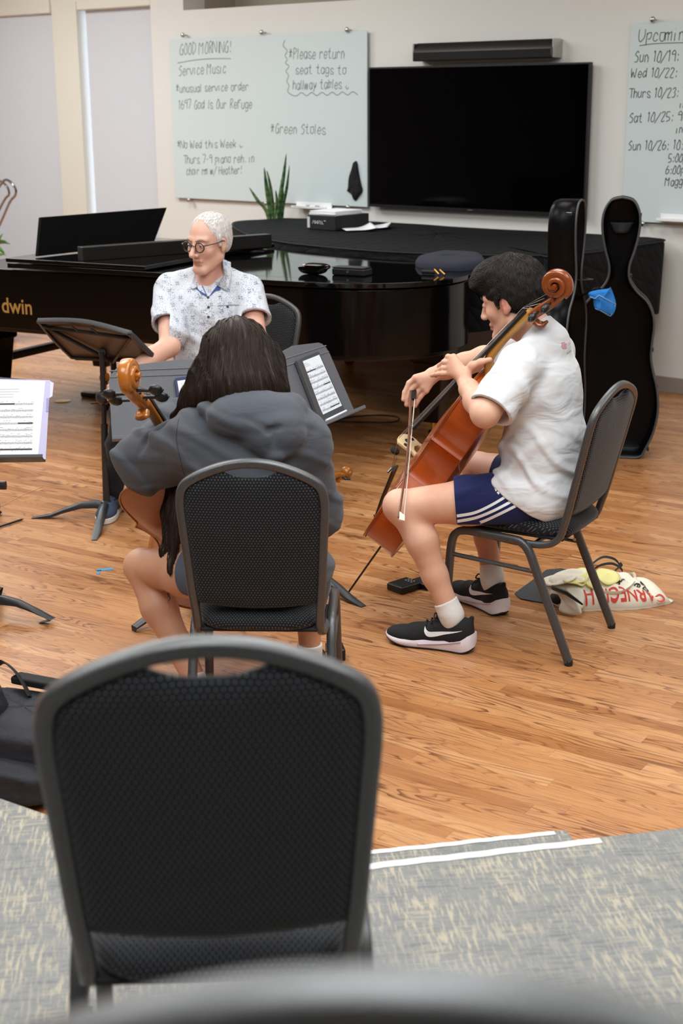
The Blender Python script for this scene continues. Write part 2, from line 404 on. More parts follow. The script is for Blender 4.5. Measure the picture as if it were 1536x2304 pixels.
# ------------------------------------------------------------------ carpeted tiers in front
RISE = 0.163
E1 = G(1248, 1868, RISE); E0 = G(815, 1915, RISE); ed = (E1-E0); ed.z = 0; ed.normalize(); en = Vector((-ed.y, ed.x, 0))
if en.y < 0: en = -en
S1 = G(1350, 1890, 2*RISE); S0 = G(812, 1952, 2*RISE)
def along(o, t, off=0.0, z=0.0): q = o + ed*t + en*off; return Vector((q.x, q.y, z))
def tier(poly, z0, z1, name):
    return struct(MB().prism([(p.x, p.y) for p in poly], z0, z1).build(name, MT['carpet'], bevel=0.006, bseg=2, smooth=0))
b1 = E1 + ed*0.02; s2o = (S0 + ed*0) 
tier([along(E0, -0.46, -0.4), along(E1, 0.03, -0.4), along(E1, 0.03, 0.0), along(E0, -0.46, 0.0)], 0.0, RISE, 'floor_tier_step')
bulge = [G(180, 1858, 2*RISE), G(100, 1829, 2*RISE), G(0, 1794, 2*RISE), G(-500, 1640, 2*RISE)]
tier([along(S0, -3.4, -1.45), along(S1, 4.4, -1.45), along(S1, 4.4, 0.02), along(S0, -0.42, 0.02)] + bulge, 0.0, 2*RISE, 'floor_tier_lower')
TIER2 = 0.62
tier([along(S0, -3.4, -4.5), along(S1, 4.4, -4.5), along(S1, 4.4, -1.45), along(S0, -3.4, -1.45)], 0.0, TIER2, 'floor_tier_upper')
def tape_strip(a, b, z, wdt):
    d = (b-a).normalized(); nrm = Vector((-d.y, d.x, 0)); mb = MB(); K = 40; vs = []
    for i in range(K+1):
        q = lerp(a, b, i/K); j0 = 0.0012*math.sin(i*1.7)+0.001*math.sin(i*0.61+1)
        for s_ in (-1, 1): vs.append((q.x+nrm.x*(s_*wdt/2+j0), q.y+nrm.y*(s_*wdt/2+j0), z))
    mb.add(vs, [(2*i, 2*i+1, 2*i+3, 2*i+2) for i in range(K)]); o = mb.build('trim', MT['tape'], solid=0.002)
    return o
t1 = tape_strip(along(E0, -0.40, -0.012, RISE+0.0015), along(E1, -0.005, -0.014, RISE+0.0015), RISE+0.0015, 0.017); t1.name = 'trim_1'; struct(t1)
t2 = tape_strip(along(S0, -0.40, -0.004, 2*RISE+0.0015), along(S1, 0.0, -0.004, 2*RISE+0.0015), 2*RISE+0.0015, 0.022); t2.name = 'trim_2'; struct(t2)
# ------------------------------------------------------------------ banquet chairs
# local frame: origin midway between the rear feet, +Y the way the sitter faces, +X to the sitter's right
def chair_proto():
    t = thing('banquet_chair', 'x', 'chair')
    sq = sqring(12, 0.55)
    HB = 0.975
    def backx(z):                              # half width of the back loop (tube centre) against height
        return 0.178 + 0.022*min(1, max(0, (z-0.45)/0.40))
    def backy(z): return 0.052 - 0.118*(z-0.47)/0.5
    # back loop, one bent tube: forward under the seat, up, over the arched top and down again
    left = [(-0.186, 0.30, 0.418), (-0.186, 0.20, 0.412), (-0.182, 0.115, 0.415), (-0.178, 0.070, 0.440), (-0.178, 0.050, 0.49)]
    for z in (0.56, 0.66, 0.76, 0.82): left.append((-backx(z), backy(z), z))
    arch = [(-0.197, backy(0.865), 0.862), (-0.187, backy(0.895), 0.893), (-0.160, backy(0.92), 0.916), (-0.112, backy(0.94), 0.939), (-0.055, backy(0.956), 0.957), (0.0, backy(0.962), 0.963)]
    half = left + arch
    loop = half + [(-x, y, z) for (x, y, z) in half[::-1][1:]]
    MB().tube(catmull(loop, 4), 0.0125, ring=sq, ry=0.0125, up=(0, 1, 0.35)).build('back_frame', MT['tube'], t, smooth=50, local=True)
    # upholstered back pad with the hand-hold dip at its top edge
    AR = sorted([(0.0, 0.951), (0.055, 0.945), (0.112, 0.927), (0.160, 0.904), (0.178, 0.888), (0.188, 0.862), (0.190, 0.82)])
    def pad_top(x):
        a = abs(x)
        for (p, q) in zip(AR, AR[1:]):
            if a <= q[0]: z = lerp(p[1], q[1], (a-p[0])/(q[0]-p[0])); break
        else: z = 0.82
        return z - (0.030*(1-(a/0.075)**2)**0.8 if a < 0.075 else 0.0)
    W_, H_ = 33, 40; vs = []; fs = []
    for side in (0, 1):
        for i in range(W_):
            sx = -1+2*i/(W_-1)
            for j in range(H_):
                v = j/(H_-1); z0 = 0.530; x = sx*(0.168+0.020*min(1, max(0, (0.08+v*0.45)/0.40)))
                zt = pad_top(x); 
                z = z0 - 0.02*(1-sx*sx) + (zt-z0+0.02*(1-sx*sx))*v; y = backy(z)
                edge = min(1, (1-abs(sx))*9)*min(1, v*14+0.02)*min(1, (1-v)*14+0.02); th = 0.004+0.014*math.sqrt(max(0, edge))
                curve = 0.030*(1-sx*sx)*math.sin(math.pi*min(1, max(0, v*0.9)))        # pad bows backward a little
                vs.append((x, y - curve*0.35 + (th*1.25 if side else -th*0.75), z))
    N_ = W_*H_
    for i in range(W_-1):
        for j in range(H_-1):
            a = i*H_+j; fs.append((a, a+H_, a+H_+1, a+1)); b = N_+a; fs.append((b, b+1, b+H_+1, b+H_))
    ring = [i*H_ for i in range(W_)]+[(W_-1)*H_+j for j in range(1, H_)]+[i*H_+H_-1 for i in range(W_-2, -1, -1)]+[j for j in range(H_-2, 0, -1)]
    for k in range(len(ring)):
        a, b = ring[k], ring[(k+1) % len(ring)]; fs.append((a, N_+a, N_+b, b))
    mb = MB(); mb.add(vs, fs); mb.build('backrest', MT['fab_back'], t, smooth=180, local=True)
    # seat cushion
    def seat(u, v):
        th = 2*math.pi*u; ph = -math.pi/2+math.pi*v
        c, s_ = math.cos(th), math.sin(th); e = 0.42
        px = math.copysign(abs(c)**e, c); py = math.copysign(abs(s_)**e, s_)
        cz = math.cos(ph); cz = abs(cz)**0.35; sz = math.sin(ph); sz = math.copysign(abs(sz)**0.8, sz)
        hw = 0.190+0.012*py
        crown = 0.016*(1-min(1, (px*cz)**2))*(1-min(1, (py*cz)**2)) if sz > 0 else 0
        return (px*cz*hw, 0.253+py*cz*0.222, 0.468+0.034*sz+crown+0.006*(py*cz))
    MB().grid(seat, 56, 16, closeu=True).build('seat', MT['fab_seat'], t, smooth=180, local=True)
    # under-seat board
    MB().box((0, 0.255, 0.437), (0.34, 0.40, 0.012)).build('seat_board', MT['blackmatte'], t, bevel=0.004, local=True)
    for s_ in (-1, 1):
        x = 0.208*s_
        rail = [(x*1.02, 0.0, 0.012), (x, 0.075, 0.185), (x*0.985, 0.135, 0.322), (x*0.975, 0.165, 0.388), (x*0.97, 0.195, 0.417), (x*0.97, 0.235, 0.424), (x*0.97, 0.33, 0.427), (x*0.97, 0.405, 0.429),
                (x*0.97, 0.445, 0.417), (x*0.975, 0.465, 0.375), (x*0.99, 0.475, 0.24), (x*1.02, 0.488, 0.012)]
        MB().tube(catmull(rail, 4), 0.0142, ring=sq, up=(1, 0, 0)).build('leg', MT['tube'], t, smooth=50, local=True)
        mb = MB(); mb.tube([(x*0.985, 0.128, 0.318), (x*0.985, 0.468, 0.335)], 0.0085, 8); mb.build('side_stretcher', MT['tube'], t, local=True)
        for (yy, zz) in ((0.0, 0.0), (0.488, 0.0)):
            MB().tube([(x*1.02, yy, 0.0), (x*1.02, yy, 0.02)], 0.0145, 10).build('foot_cap', MT['rubber'], t, local=True)
        MB().tube([(x*1.04, 0.150, 0.33), (x*0.90, 0.150, 0.33)], 0.007, 8).build('bolt', MT['steel'], t, local=True)
    MB().tube([(-0.20, 0.165, 0.405), (0.20, 0.165, 0.405)], 0.009, 8).build('cross_bar', MT['tube'], t, local=True)
    MB().tube([(-0.20, 0.44, 0.415), (0.20, 0.44, 0.415)], 0.009, 8).build('cross_bar', MT['tube'], t, local=True)
    return t
def chair_M(o, fdir): 
    f_ = Vector((fdir[0], fdir[1], 0)).normalized(); x = f_.cross(Vector((0, 0, 1)))
    return frame(Vector(o), x, f_, Vector((0, 0, 1)))
BOYF = Vector((-0.859, 0.512, 0)); BOYC = Vector((0.898, 4.81, 0)); BOYR = Vector((0.512, 0.859, 0))
GIRLC = Vector((-0.243, 3.79, 0)); GIRLF = Vector((0.0, 1, 0)); 
_a = math.radians(2.5); GIRLF = Vector((math.sin(_a), math.cos(_a), 0))
ch = chair_proto(); grp = 'black banquet chairs'
def place_chair(src, M, label):
    c = src if label is None else copy_tree(src, M)
    if label: c['label'] = label
    c['group'] = grp; return c
ch.matrix_world = chair_M(BOYC, BOYF); WM[ch.name] = ch.matrix_world.copy(); ch['label'] = 'black dotted banquet chair the boy in the white shirt sits on'; ch['group'] = grp
place_chair(ch, chair_M(GIRLC, GIRLF), 'black dotted banquet chair under the girl in the grey hoodie')
_a = math.radians(-4); fg = G(458, 1434, 0.975+2*RISE)
place_chair(ch, chair_M((fg.x-0.002, fg.y+0.066, 2*RISE), (math.sin(_a), math.cos(_a))), 'empty black banquet chair on the carpeted tier, seen whole from behind')
_a = math.radians(6); nb = G(1000, 2203, 0.975+TIER2)
place_chair(ch, chair_M((nb.x, nb.y+0.066, TIER2), (math.sin(_a), math.cos(_a))), 'blurred black chair at the bottom edge, only its curved top rail showing')
_mf = Vector((-0.52, -0.85, 0)).normalized(); MANC = Vector((-0.395, 7.10, 0))
place_chair(ch, chair_M(MANC, _mf), 'black banquet chair against the grand piano, behind the grey-haired man')
# ------------------------------------------------------------------ things on the back wall
def wall_uz(px, py, n):
    p = PW(px, py, WN, WN*n); return p.dot(WD), p.z
def uframe(u, n, z): return frame(UN(u, n, z), WD, WN, Vector((0, 0, 1)))
def quad_box(name, px0, py0, px1, py1, n, th, mat, parent, bevel=0.003):
    a, b = wall_uz(px0, py0, n), wall_uz(px1, py1, n); mb = MB()
    ubox(mb, a[0], b[0], n, n+th, min(a[1], b[1]), max(a[1], b[1])); return mb.build(name, mat, parent, bevel=bevel)
tu0, tu1, tz0, tz1 = -6.625, -4.795, 1.137, 2.137
tv = thing('television', 'large black wall-mounted television between the two glass boards', 'television', uframe((tu0+tu1)/2, NB, tz0))
nT = NB-0.075
mb = MB(); ubox(mb, tu0, tu1, nT, nT+0.04, tz0, tz1); mb.build('bezel', MT['black'], tv, bevel=0.004)
ubox(MB(), tu0+0.012, tu1-0.012, nT-0.0015, nT+0.002, tz0+0.022, tz1-0.012).build('screen', MT['screen'], tv, smooth=0)
ubox(MB(), tu0+0.5, tu1-0.5, nT+0.04, NB, tz0+0.25, tz1-0.25).build('wall_bracket', MT['black'], tv, bevel=0.01)
ubox(MB(), -5.735, -5.69, nT-0.003, nT, tz0+0.006, tz0+0.014).build('nameplate', MT['steel'], tv, smooth=0)
sb = thing('soundbar', 'black angular soundbar mounted on the wall above the television', 'soundbar', uframe(-5.65, NB, 2.16))
nS = NB-0.13
mb = MB(); prof = [(0, 2.168), (0, 2.232), (0.05, 2.292), (0.12, 2.292), (0.12, 2.168)]
vs = [UN(u, nS+a, z) for u in (-6.19, -5.055) for (a, z) in prof]
mb.add(vs, [(0, 1, 2, 3, 4)[::-1], (5, 6, 7, 8, 9)]+[(i, (i+1) % 5, 5+(i+1) % 5, 5+i) for i in range(5)])
mb.build('body', MT['pianodull'], sb, bevel=0.006)
ubox(MB(), -6.18, -5.065, nS-0.004, nS+0.002, 2.174, 2.228).build('grille', varied('speaker_cloth', rgb(14, 14, 15), rgb(24, 24, 26), 700, 0.9), sb, bevel=0.002)
for (u) in (-6.19, -5.055): ubox(MB(), u-0.006, u+0.006, nS+0.008, NB, 2.17, 2.29).build('end_cap', MT['steel'], sb, bevel=0.004)
# stroke lettering for the boards: two characters per point, x then y (2 = baseline, 6 = x-height, 8 = capital)
FONT = {
 'A': '0232 2 ', 'a': '4536261513223244 464342', 'b': '1812 15264635332313', 'c': '4536261413223243', 'd': '4842 4536261413223344', 'e': '14444536261413223243',
 'f': '4738271712 0636', 'g': '4536261513224344 4641302011', 'h': '1812 142636454342', 'i': '1612 1818', 'j': '3630201', 'k': '1812 4613 2442', 'l': '1812',
 'm': '0602 0516262422 2516 25364642', 'n': '1612 15263644 444542', 'o': '2616141322324345463626', 'p': '1610 15263646443323', 'r': '1612 15263645', 's': '45362615244342322213', 't': '2823324 0636',
 'u': '1613223243 4642', 'v': '062246', 'w': '0612263246', 'x': '0642 4602', 'y': '1624 4610', 'z': '16461242', '\'': '2827',
 'G': '47382715132232434535 4542', 'O': '3827151322324345473828', 'D': '1812 1828474533221', 'M': '0208255848 52', 'R': '1218284736251 2542', 'N': '0208425 8', 'I': '2822 1838', 'S': '4738271625344332211', 'W': '0812264258',
 'T': '0858 3832', 'H': '0802 4842 0545', 'P': '1218384736251', 'U': '0804122232445 48', 'B': '1218384635153533221',
 '1': '172822', '6': '3827141322324334251', '9': '4626161728384746 4642', '7': '084822', '0': '3827151322324345473828', '2': '17284736124 2', '3': '17384735443212', '5': '4818152535443322', '8': '2617284736261322324426', '4': '3805 45 3832',
 '/': '0158', '-': '1535', ':': '2526 2223', '.': '2223', ',': '2221', '!': '2825 2223', '*': '0646 1833 3813', '~': '1413223243 1616 4646'}
for k_, v_ in {'A': '022842 1545', 'N': '02084248', 'M': '020825484 2', 'R': '12183847362515 2542', 'D': '12182847442212', 'U': '080412224448', 'M': '020826484', 'P': '12183847362515', 'B': '1218374615354312', 't': '28233242 0636', 'z': '16461242', 'j': '36302011', '4': '38053535 3832',
                '5': '481815354312', 'S': '4738271635443212', '3': '17384735443212', 'I': '2822', '2': '1728471242', 'y': '162344 4610', '8': '261738463526', '6': '38151322434515', 'M': '02082648 4842'}.items(): FONT[k_] = v_
def strokes(ch):
    out = []
    for s_ in FONT.get(ch, '').split(' '):
        p = [(int(s_[i]), int(s_[i+1])-2) for i in range(0, len(s_)-1, 2)]
        if p: out.append(p)
    return out
def write_line(text, p0, p1, hpx, parent, n, mat, r=0.0024, jit=0.12):
    u0, z0 = wall_uz(p0[0], p0[1], n); u1, z1 = wall_uz(p1[0], p1[1], n)
    dist = UN(u0, n, z0).dot(FWD)+CAM_H*math.sin(PITCH); H = hpx*dist/F_PX/6.0
    adv = {' ': 3.4, 'i': 3.0, 'l': 2.6, '1': 3.4, '.': 2.6, ':': 3.0, '!': 3.2, 'm': 5.4, 'M': 5.6, 'w': 5.2, 'W': 6.2, '/': 5.0, 'I': 3.0, '-': 4.2}
    tot = sum(adv.get(c, 4.6) for c in text); sx = math.hypot(u1-u0, z1-z0)/tot; mb = MB(); x = 0.0
    rr = random.Random(text)
    for c in text:
        jy = rr.uniform(-jit, jit)*2; sl = 0.12
        for st in strokes(c):
            pts = []
            for (a, b) in st:
                a2 = a-0.6+sl*b+rr.uniform(-jit, jit); b2 = b+jy+rr.uniform(-jit, jit)
                t = (x+a2)/tot
                pts.append(UN(lerp(u0, u1, t), n, lerp(z0, z1, t)+b2*H))
            if len(pts) == 1: pts.append(pts[0]+Vector((0, 0, -0.006)))
            if len(pts) == 2 and (pts[0]-pts[1]).length < 1e-4: pts[1] = pts[1]+Vector((0, 0, -0.007))
            mb.tube(catmull(pts, 4) if len(pts) > 2 else pts, r, 5, up=WN, ry=r, M=None)
        x += adv.get(c, 4.6)
    # flatten against the glass
    mb.v = [tuple(Vector(v) - WN*((Vector(v).dot(WN)-n)*0.8)) for v in mb.v]
    return mb.build('lettering', mat, parent, smooth=180)
def scribble(pxs, parent, n, mat, r=0.0024, name='lettering'):
    pts = [UN(wall_uz(x, y, n)[0], n, wall_uz(x, y, n)[1]) for (x, y) in pxs]; mb = MB(); mb.tube(catmull(pts, 5), r, 5, up=WN)
    mb.v = [tuple(Vector(v) - WN*((Vector(v).dot(WN)-n)*0.8)) for v in mb.v]; return mb.build(name, mat, parent, smooth=180)
def knob(u, z, parent, n):
    M = frame(UN(u, n, z), WD, Vector((0, 0, 1)), -WN)
    return MB().lathe([(0.006, -0.035), (0.006, 0.0), (0.015, 0.003), (0.019, 0.012), (0.017, 0.022), (0.010, 0.027), (0.001, 0.028)], 16, M).build('mounting_knob', MT['steel'], parent, smooth=60)
nG = NB-0.035
def glass_board(label, px, knobs):
    (x0, y0), (x1, y1) = px
    u0, z1 = wall_uz(x0, y0, nG); u1, z0 = wall_uz(x1, y1, nG)
    t = thing('glass_whiteboard', label, 'whiteboard', uframe((u0+u1)/2, nG, z0))
    mb = MB(); ubox(mb, u0, u1, nG, nG+0.006, z0, z1); mb.build('glass_panel', MT['board'], t, bevel=0.0015)
    for (kx, ky) in knobs: uz = wall_uz(kx, ky, nG); knob(uz[0], uz[1], t, nG)
    return t
wb = glass_board('large frosted glass whiteboard with service notes, left of the television', ((380, 88), (826, 466)), ((414, 79), (591, 73), (783, 67), (427, 450), (600, 458), (785, 466)))
nW = nG-0.0008; MK = MT['marker']; MD = MT['markerdk']
L_ = [('GOOD MORNING!', (404, 124), (522, 117), 24), ('Service Music', (402, 170), (510, 164), 21), ('*unusual service order', (396, 208), (560, 203), 17), ('1697 God Is Our Refuge', (401, 245), (568, 244), 19),
      ('*No Wed this Week ~', (399, 334), (547, 332), 17), ('Thurs 7-9 piano reh. in', (413, 368), (573, 366), 18), ('choir rm w/ Heather!', (419, 394), (545, 391), 17),
      ('*Please return', (650, 133), (776, 131), 22), ('seat tags to', (664, 166), (780, 166), 19), ('hallway tables ~', (658, 202), (786, 199), 20), ('*Green Stoles', (609, 300), (734, 302), 21)]
for (tx, p0, p1, h) in L_: write_line(tx, p0, p1, h, wb, nW, MK)
scribble([(399, 142), (440, 135), (480, 132), (519, 132)], wb, nW, MK)
sq = [(641, 90), (637, 103), (646, 114), (641, 125), (646, 134), (642, 142), (650, 149), (643, 160), (649, 170), (645, 183), (650, 193), (647, 205), (655, 213)]
sq += [(655+i*11.5, 213+(3 if i % 2 else -4) - i*0.2) for i in range(1, 14)]
scribble(sq, wb, nW, MK)
rb = glass_board('glass whiteboard listing upcoming dates, cut by the right edge of the photo', ((1419, 52), (1860, 520)), ((1470, 44), (1447, 503)))
L2 = [('Upcoming', (1437, 93), (1556, 91), 26), ('Sun 10/19:', (1426, 140), (1528, 138), 23), ('Wed 10/22:', (1419, 175), (1524, 173), 20), ('Thurs 10/23: 7', (1414, 220), (1545, 218), 20), ('in', (1528, 243), (1545, 242), 16),
      ('Sat 10/25: 9a', (1414, 276), (1546, 271), 20), ('in', (1520, 300), (1536, 299), 17), ('Sun 10/26: 10:3', (1412, 338), (1548, 336), 20), ('5:00p', (1502, 366), (1545, 364), 18), ('6:00p', (1496, 392), (1540, 390), 18), ('Maggi', (1496, 419), (1542, 416), 18)]
for (tx, p0, p1, h) in L2: write_line(tx, p0, p1, h, rb, nW, MD, 0.0027)
scribble([(1438, 103), (1465, 99), (1500, 97), (1545, 96)], rb, nW, MD)
def tray(u, z, label, wdt, pens):
    t = thing('marker_tray', label, 'pen tray', uframe(u, nG, z))
    mb = MB(); ubox(mb, u-wdt/2, u+wdt/2, nG-0.07, nG-0.001, z, z+0.006); ubox(mb, u-wdt/2, u+wdt/2, nG-0.07, nG-0.064, z, z+0.020); ubox(mb, u-wdt/2, u+wdt/2, nG-0.006, nG-0.001, z, z+0.045); mb.build('tray', MT['white'], t, bevel=0.002)
    return t
tr_u, tr_z = wall_uz(694, 470, nG-0.07); tray(tr_u, tr_z, 'small white pen tray on the bottom edge of the service-notes board', 0.36, 2)
for i, (du, c) in enumerate(((-0.07, rgb(60, 60, 66)), (0.02, rgb(44, 40, 44)))):
    m_ = thing('dry_erase_pen', ('dark dry-erase pen lying at the left of the white tray', 'shorter dark dry-erase pen in the middle of the white tray')[i], 'pen', UN(tr_u+du, nG-0.035, tr_z+0.015))
    MB().tube([UN(tr_u+du-0.055, nG-0.035, tr_z+0.0145), UN(tr_u+du+0.02, nG-0.035, tr_z+0.0145)], 0.0085, 10).build('barrel', MT['white'], m_)
    MB().tube([UN(tr_u+du+0.02, nG-0.035, tr_z+0.0145), UN(tr_u+du+0.055, nG-0.035, tr_z+0.0145)], 0.009, 10).build('cap', simple('pen_cap%d' % i, c, 0.4), m_)
tr2u, tr2z = wall_uz(1526, 500, nG-0.07); tray(tr2u, tr2z, 'white pen tray under the board with the dates', 0.32, 0)
# black cleaning cloth hung on the board
cl = [(797, 363), (802, 366), (806, 390), (811, 415), (814, 430), (806, 442), (798, 452), (791, 440), (782, 431), (781, 425), (785, 400), (790, 378)]
cp = [wall_uz(x, y, nG-0.012) for (x, y) in cl]; cu = sum(p[0] for p in cp)/len(cp)
mb = MB(); ctr = (cu, sum(p[1] for p in cp)/len(cp)); N_ = len(cp)*4
ring = catmull([(p[0], p[1], 0) for p in cp], 4, True)
for lay, (s_, dn) in enumerate(((1.0, 0.0), (0.98, -0.012), (0.72, -0.026), (0.4, -0.020), (0.05, -0.030))):
    for i, q in enumerate(ring):
        f_ = 0.010*math.sin(i*0.9)*(0.3+s_*0.7) if lay in (1, 2, 3) else 0
        mb.v.append(tuple(UN(ctr[0]+(q.x-ctr[0])*s_, nG-0.002+dn+f_*0.5, ctr[1]+(q.y-ctr[1])*s_)))
R_ = len(ring)
for l in range(4):
    for i in range(R_): mb.f.append((l*R_+i, l*R_+(i+1) % R_, (l+1)*R_+(i+1) % R_, (l+1)*R_+i)); mb.m.append(0)
mb.f.append(tuple(4*R_+i for i in range(R_))); mb.m.append(0); mb.f.append(tuple(i for i in range(R_))[::-1]); mb.m.append(0)
tag(mb.build('wiping_cloth', varied('black_cloth', rgb(14, 15, 18), rgb(26, 27, 31), 200, 0.95, (120, 0.3, 0.003)), smooth=180), 'black wiping cloth hanging on the glass board beside the television', 'cloth')
# ------------------------------------------------------------------ grand piano
DL = math.radians(10.0)
E1p = (WD*math.cos(DL) + WN*math.sin(DL)); E2p = (WN*math.cos(DL) - WD*math.sin(DL)); OP = UN(-5.83, 5.60)
def PP(a, b, z=0.0): return OP + E1p*a + E2p*b + Vector((0, 0, z))
def un2ab(u, n): p = UN(u, n)-OP; return (p.dot(E1p), p.dot(E2p))
PF = frame(OP, E1p, E2p, Vector((0, 0, 1)))
pn = thing('grand_piano', 'long black lacquered grand piano with its front lid flap folded back', 'piano', PF)
out_un = [(-4.97, 5.72), (-4.66, 5.80), (-4.47, 5.92), (-4.33, 6.10), (-4.27, 6.32), (-4.31, 6.56), (-4.44, 6.74), (-4.66, 6.84), (-5.1, 6.87)]
near = [(-1.46, 0.0), (-1.0, 0.0), (-0.5, 0.0), (0.0, 0.0), (0.45, -0.02)]
tail = [un2ab(*p) for p in out_un]
rim = [Vector((a, b, 0)) for a, b in near] + catmull([Vector((a, b, 0)) for a, b in tail], 5) + [Vector((0.0, 1.36, 0)), Vector((-0.7, 1.42, 0)), Vector((-1.46, 1.46, 0))]
rim2 = [(v.x, v.y) for v in rim]
def inset(poly, d):
    n = len(poly); o = []
    for i in range(n):
        p0, p1, p2 = Vector(poly[i-1]), Vector(poly[i]), Vector(poly[(i+1) % n]); t = (p2-p0).normalized(); o.append((p1.x-t.y*d, p1.y+t.x*d))
    return o
MB().prism(inset(rim2, 0.012), 0.60, 0.955, PF).build('case', MT['piano'], pn, smooth=30, bevel=0.006)
MB().prism(inset(rim2, 0.05), 0.575, 0.60, PF).build('soundboard_frame', MT['pianodull'], pn, bevel=0.004)
FA = un2ab(-6.83, 5.5)[0]
lid = [(a, b) for a, b in rim2 if a > FA]; lid = [(FA, -0.008)] + inset(lid, -0.010) + [(FA, 1.44)]
MB().prism(lid, 0.966, 0.992, PF).build('lid', MT['pianotop'], pn, smooth=30, bevel=0.004)
MB().prism([(FA-0.01, -0.012), (-0.005, -0.012), (-0.02, 1.42), (FA-0.01, 1.44)], 1.0, 1.024, PF).build('lid_flap', MT['pianotop'], pn, bevel=0.004)
# long desk rail lying on the folded flap
r0, r1 = G(187, 588, 1.024), G(612, 556, 1.024); rd = (r1-r0); rl = rd.length; rd.normalize(); rn = Vector((-rd.y, rd.x, 0))
MB().box((rl/2, 0.035, 0.040), (rl, 0.07, 0.08), frame(r0, rd, rn, Vector((0, 0, 1)))).build('desk_rail', MT['pianodull'], pn, bevel=0.004)
q0, q1 = G(84, 577, 1.03), G(346, 548, 1.03); q0.z = q1.z = 1.030
t0, t1 = PY(92, 489, q0.y+0.05), PY(376, 467, q1.y+0.05); nq = (q1-q0).cross(t0-q0).normalized()
mb = MB(); vs = [q0, q1, t1, t0]; vs += [v - nq*0.022 for v in vs]
mb.add(vs, [(0, 1, 2, 3), (7, 6, 5, 4), (0, 4, 5, 1), (1, 5, 6, 2), (2, 6, 7, 3), (3, 7, 4, 0)]); mb.build('music_desk', simple('desk_black', rgb(8, 8, 9), 0.5, spec=0.2), pn, bevel=0.004)
# key slip, cheek and keyboard at the hidden left end
MB().box((-1.62, 0.73, 0.70), (0.34, 1.46, 0.13), PF).build('key_bed', MT['piano'], pn, bevel=0.006)
for b in (0.045, 1.415): MB().box((-1.62, b, 0.815), (0.34, 0.07, 0.12), PF).build('cheek', MT['piano'], pn, bevel=0.012)
MB().box((-1.70, 0.73, 0.775), (0.15, 1.30, 0.02), PF).build('keys', MT['white'], pn, bevel=0.003)
MB().box((-1.50, 0.73, 0.85), (0.03, 1.30, 0.17), PF).build('fallboard', MT['piano'], pn, bevel=0.003)
def leg(a, b, name='leg'):
    mb = MB(); M = PF @ Matrix.Translation((a, b, 0))
    mb.add([M @ Vector((x*w_, y*w_, z)) for (z, w_) in ((0.60, 0.105), (0.48, 0.105), (0.47, 0.09), (0.12, 0.055)) for (x, y) in ((-1, -1), (1, -1), (1, 1), (-1, 1))],
           [(i*4+j, i*4+(j+1) % 4, i*4+4+(j+1) % 4, i*4+4+j) for i in range(3) for j in range(4)]+[(3, 2, 1, 0), (12, 13, 14, 15)])
    lg = mb.build(name, MT['piano'], pn, bevel=0.006)
    MB().tube([PP(a-0.02, b, 0.035), PP(a+0.02, b, 0.035)], 0.035, 16).build('caster', MT['brass'], lg)
    MB().tube([PP(a, b, 0.05), PP(a, b, 0.125)], 0.018, 10).build('ferrule', MT['brass'], lg)
    return lg
leg(-1.43, 0.30); leg(-1.43, 1.40); leg(1.40, 0.80)
# brace bar and foot between the front legs, and the pedal lyre
MB().tube([PP(-1.43, 0.32, 0.34), PP(-1.43, 1.38, 0.34)], 0.028, ring=sqring(8, 0.4), up=(0, 0, 1)).build('brace_bar', MT['pianodull'], pn)
ft0, ft1 = G(188, 892), G(262, 900); fd = (ft1-ft0).normalized()
MB().tube([ft0+Vector((0, 0, 0.018)), ft1+Vector((0, 0, 0.018))], 0.018, ring=sqring(8, 0.4), up=(0, 0, 1), ry=0.03).build('brace_foot', MT['pianodull'], pn)
lp = G(226, 934); 
la, lb = (lp-OP).dot(E1p)+0.08, (lp-OP).dot(E2p)+0.12
MB().box((la, lb, 0.085), (0.10, 0.26, 0.10), PF).build('pedal_box', MT['piano'], pn, bevel=0.008)
for d in (-0.06, 0.06): MB().tube([PP(la, lb+d, 0.13), PP(la, lb+d*1.2, 0.58)], 0.02, 8).build('lyre_post', MT['piano'], pn)
for d in (-0.08, 0, 0.08):
    MB().tube([PP(la-0.05, lb+d, 0.075), PP(la-0.12, lb+d, 0.068), PP(la-0.17, lb+d, 0.060)], [0.011, 0.016, 0.019], 10, ry=[0.006]*3, up=E2p).build('pedal', MT['brass'], pn)
# maker's name in brass letters along the near side
FONTB = {'B': ('0098809097', 0)}
def serif_word(word, px0, px1, hpx):
    cu = bpy.data.curves.new('maker_name', 'FONT'); cu.body = word; cu.size = 1.0; cu.extrude = 0.0; cu.offset = 0.012
    o = bpy.data.objects.new('maker_tmp', cu); COL.objects.link(o); bpy.context.view_layer.update()
    me = o.to_mesh(); bm_ = bmesh.new(); bm_.from_mesh(me); bmesh.ops.triangulate(bm_, faces=bm_.faces[:])
    for _ in range(3):
        le = [e for e in bm_.edges if e.calc_length() > 0.10]
        if le: bmesh.ops.subdivide_edges(bm_, edges=le, cuts=1); bmesh.ops.triangulate(bm_, faces=bm_.faces[:])
    bm_.verts.index_update(); vs = [v.co.copy() for v in bm_.verts]; fs = [tuple(v.index for v in f.verts) for f in bm_.faces]; bm_.free(); o.to_mesh_clear()
    bpy.data.objects.remove(o); bpy.data.curves.remove(cu); return vs, fs
vs, fs = serif_word('Baldwin', 0, 0, 0)
def near_pt(px, py): return PW(px, py, E2p, OP + E2p*0.0005)
ax, ay = near_pt(10, 702), near_pt(70, 710)      # 'd' left foot to 'n' right foot on the baseline
xs = [v.x for v in vs]; xd = 0.0
full = max(xs)-min(xs); fr_d = 0.455              # where the d starts in the word
sc = (ay-ax).dot(E1p)/(full*(1-fr_d)); a1 = (ay-OP).dot(E1p); zb = 0.5*(ax.z+ay.z)
mb = MB(); hs = 0.0
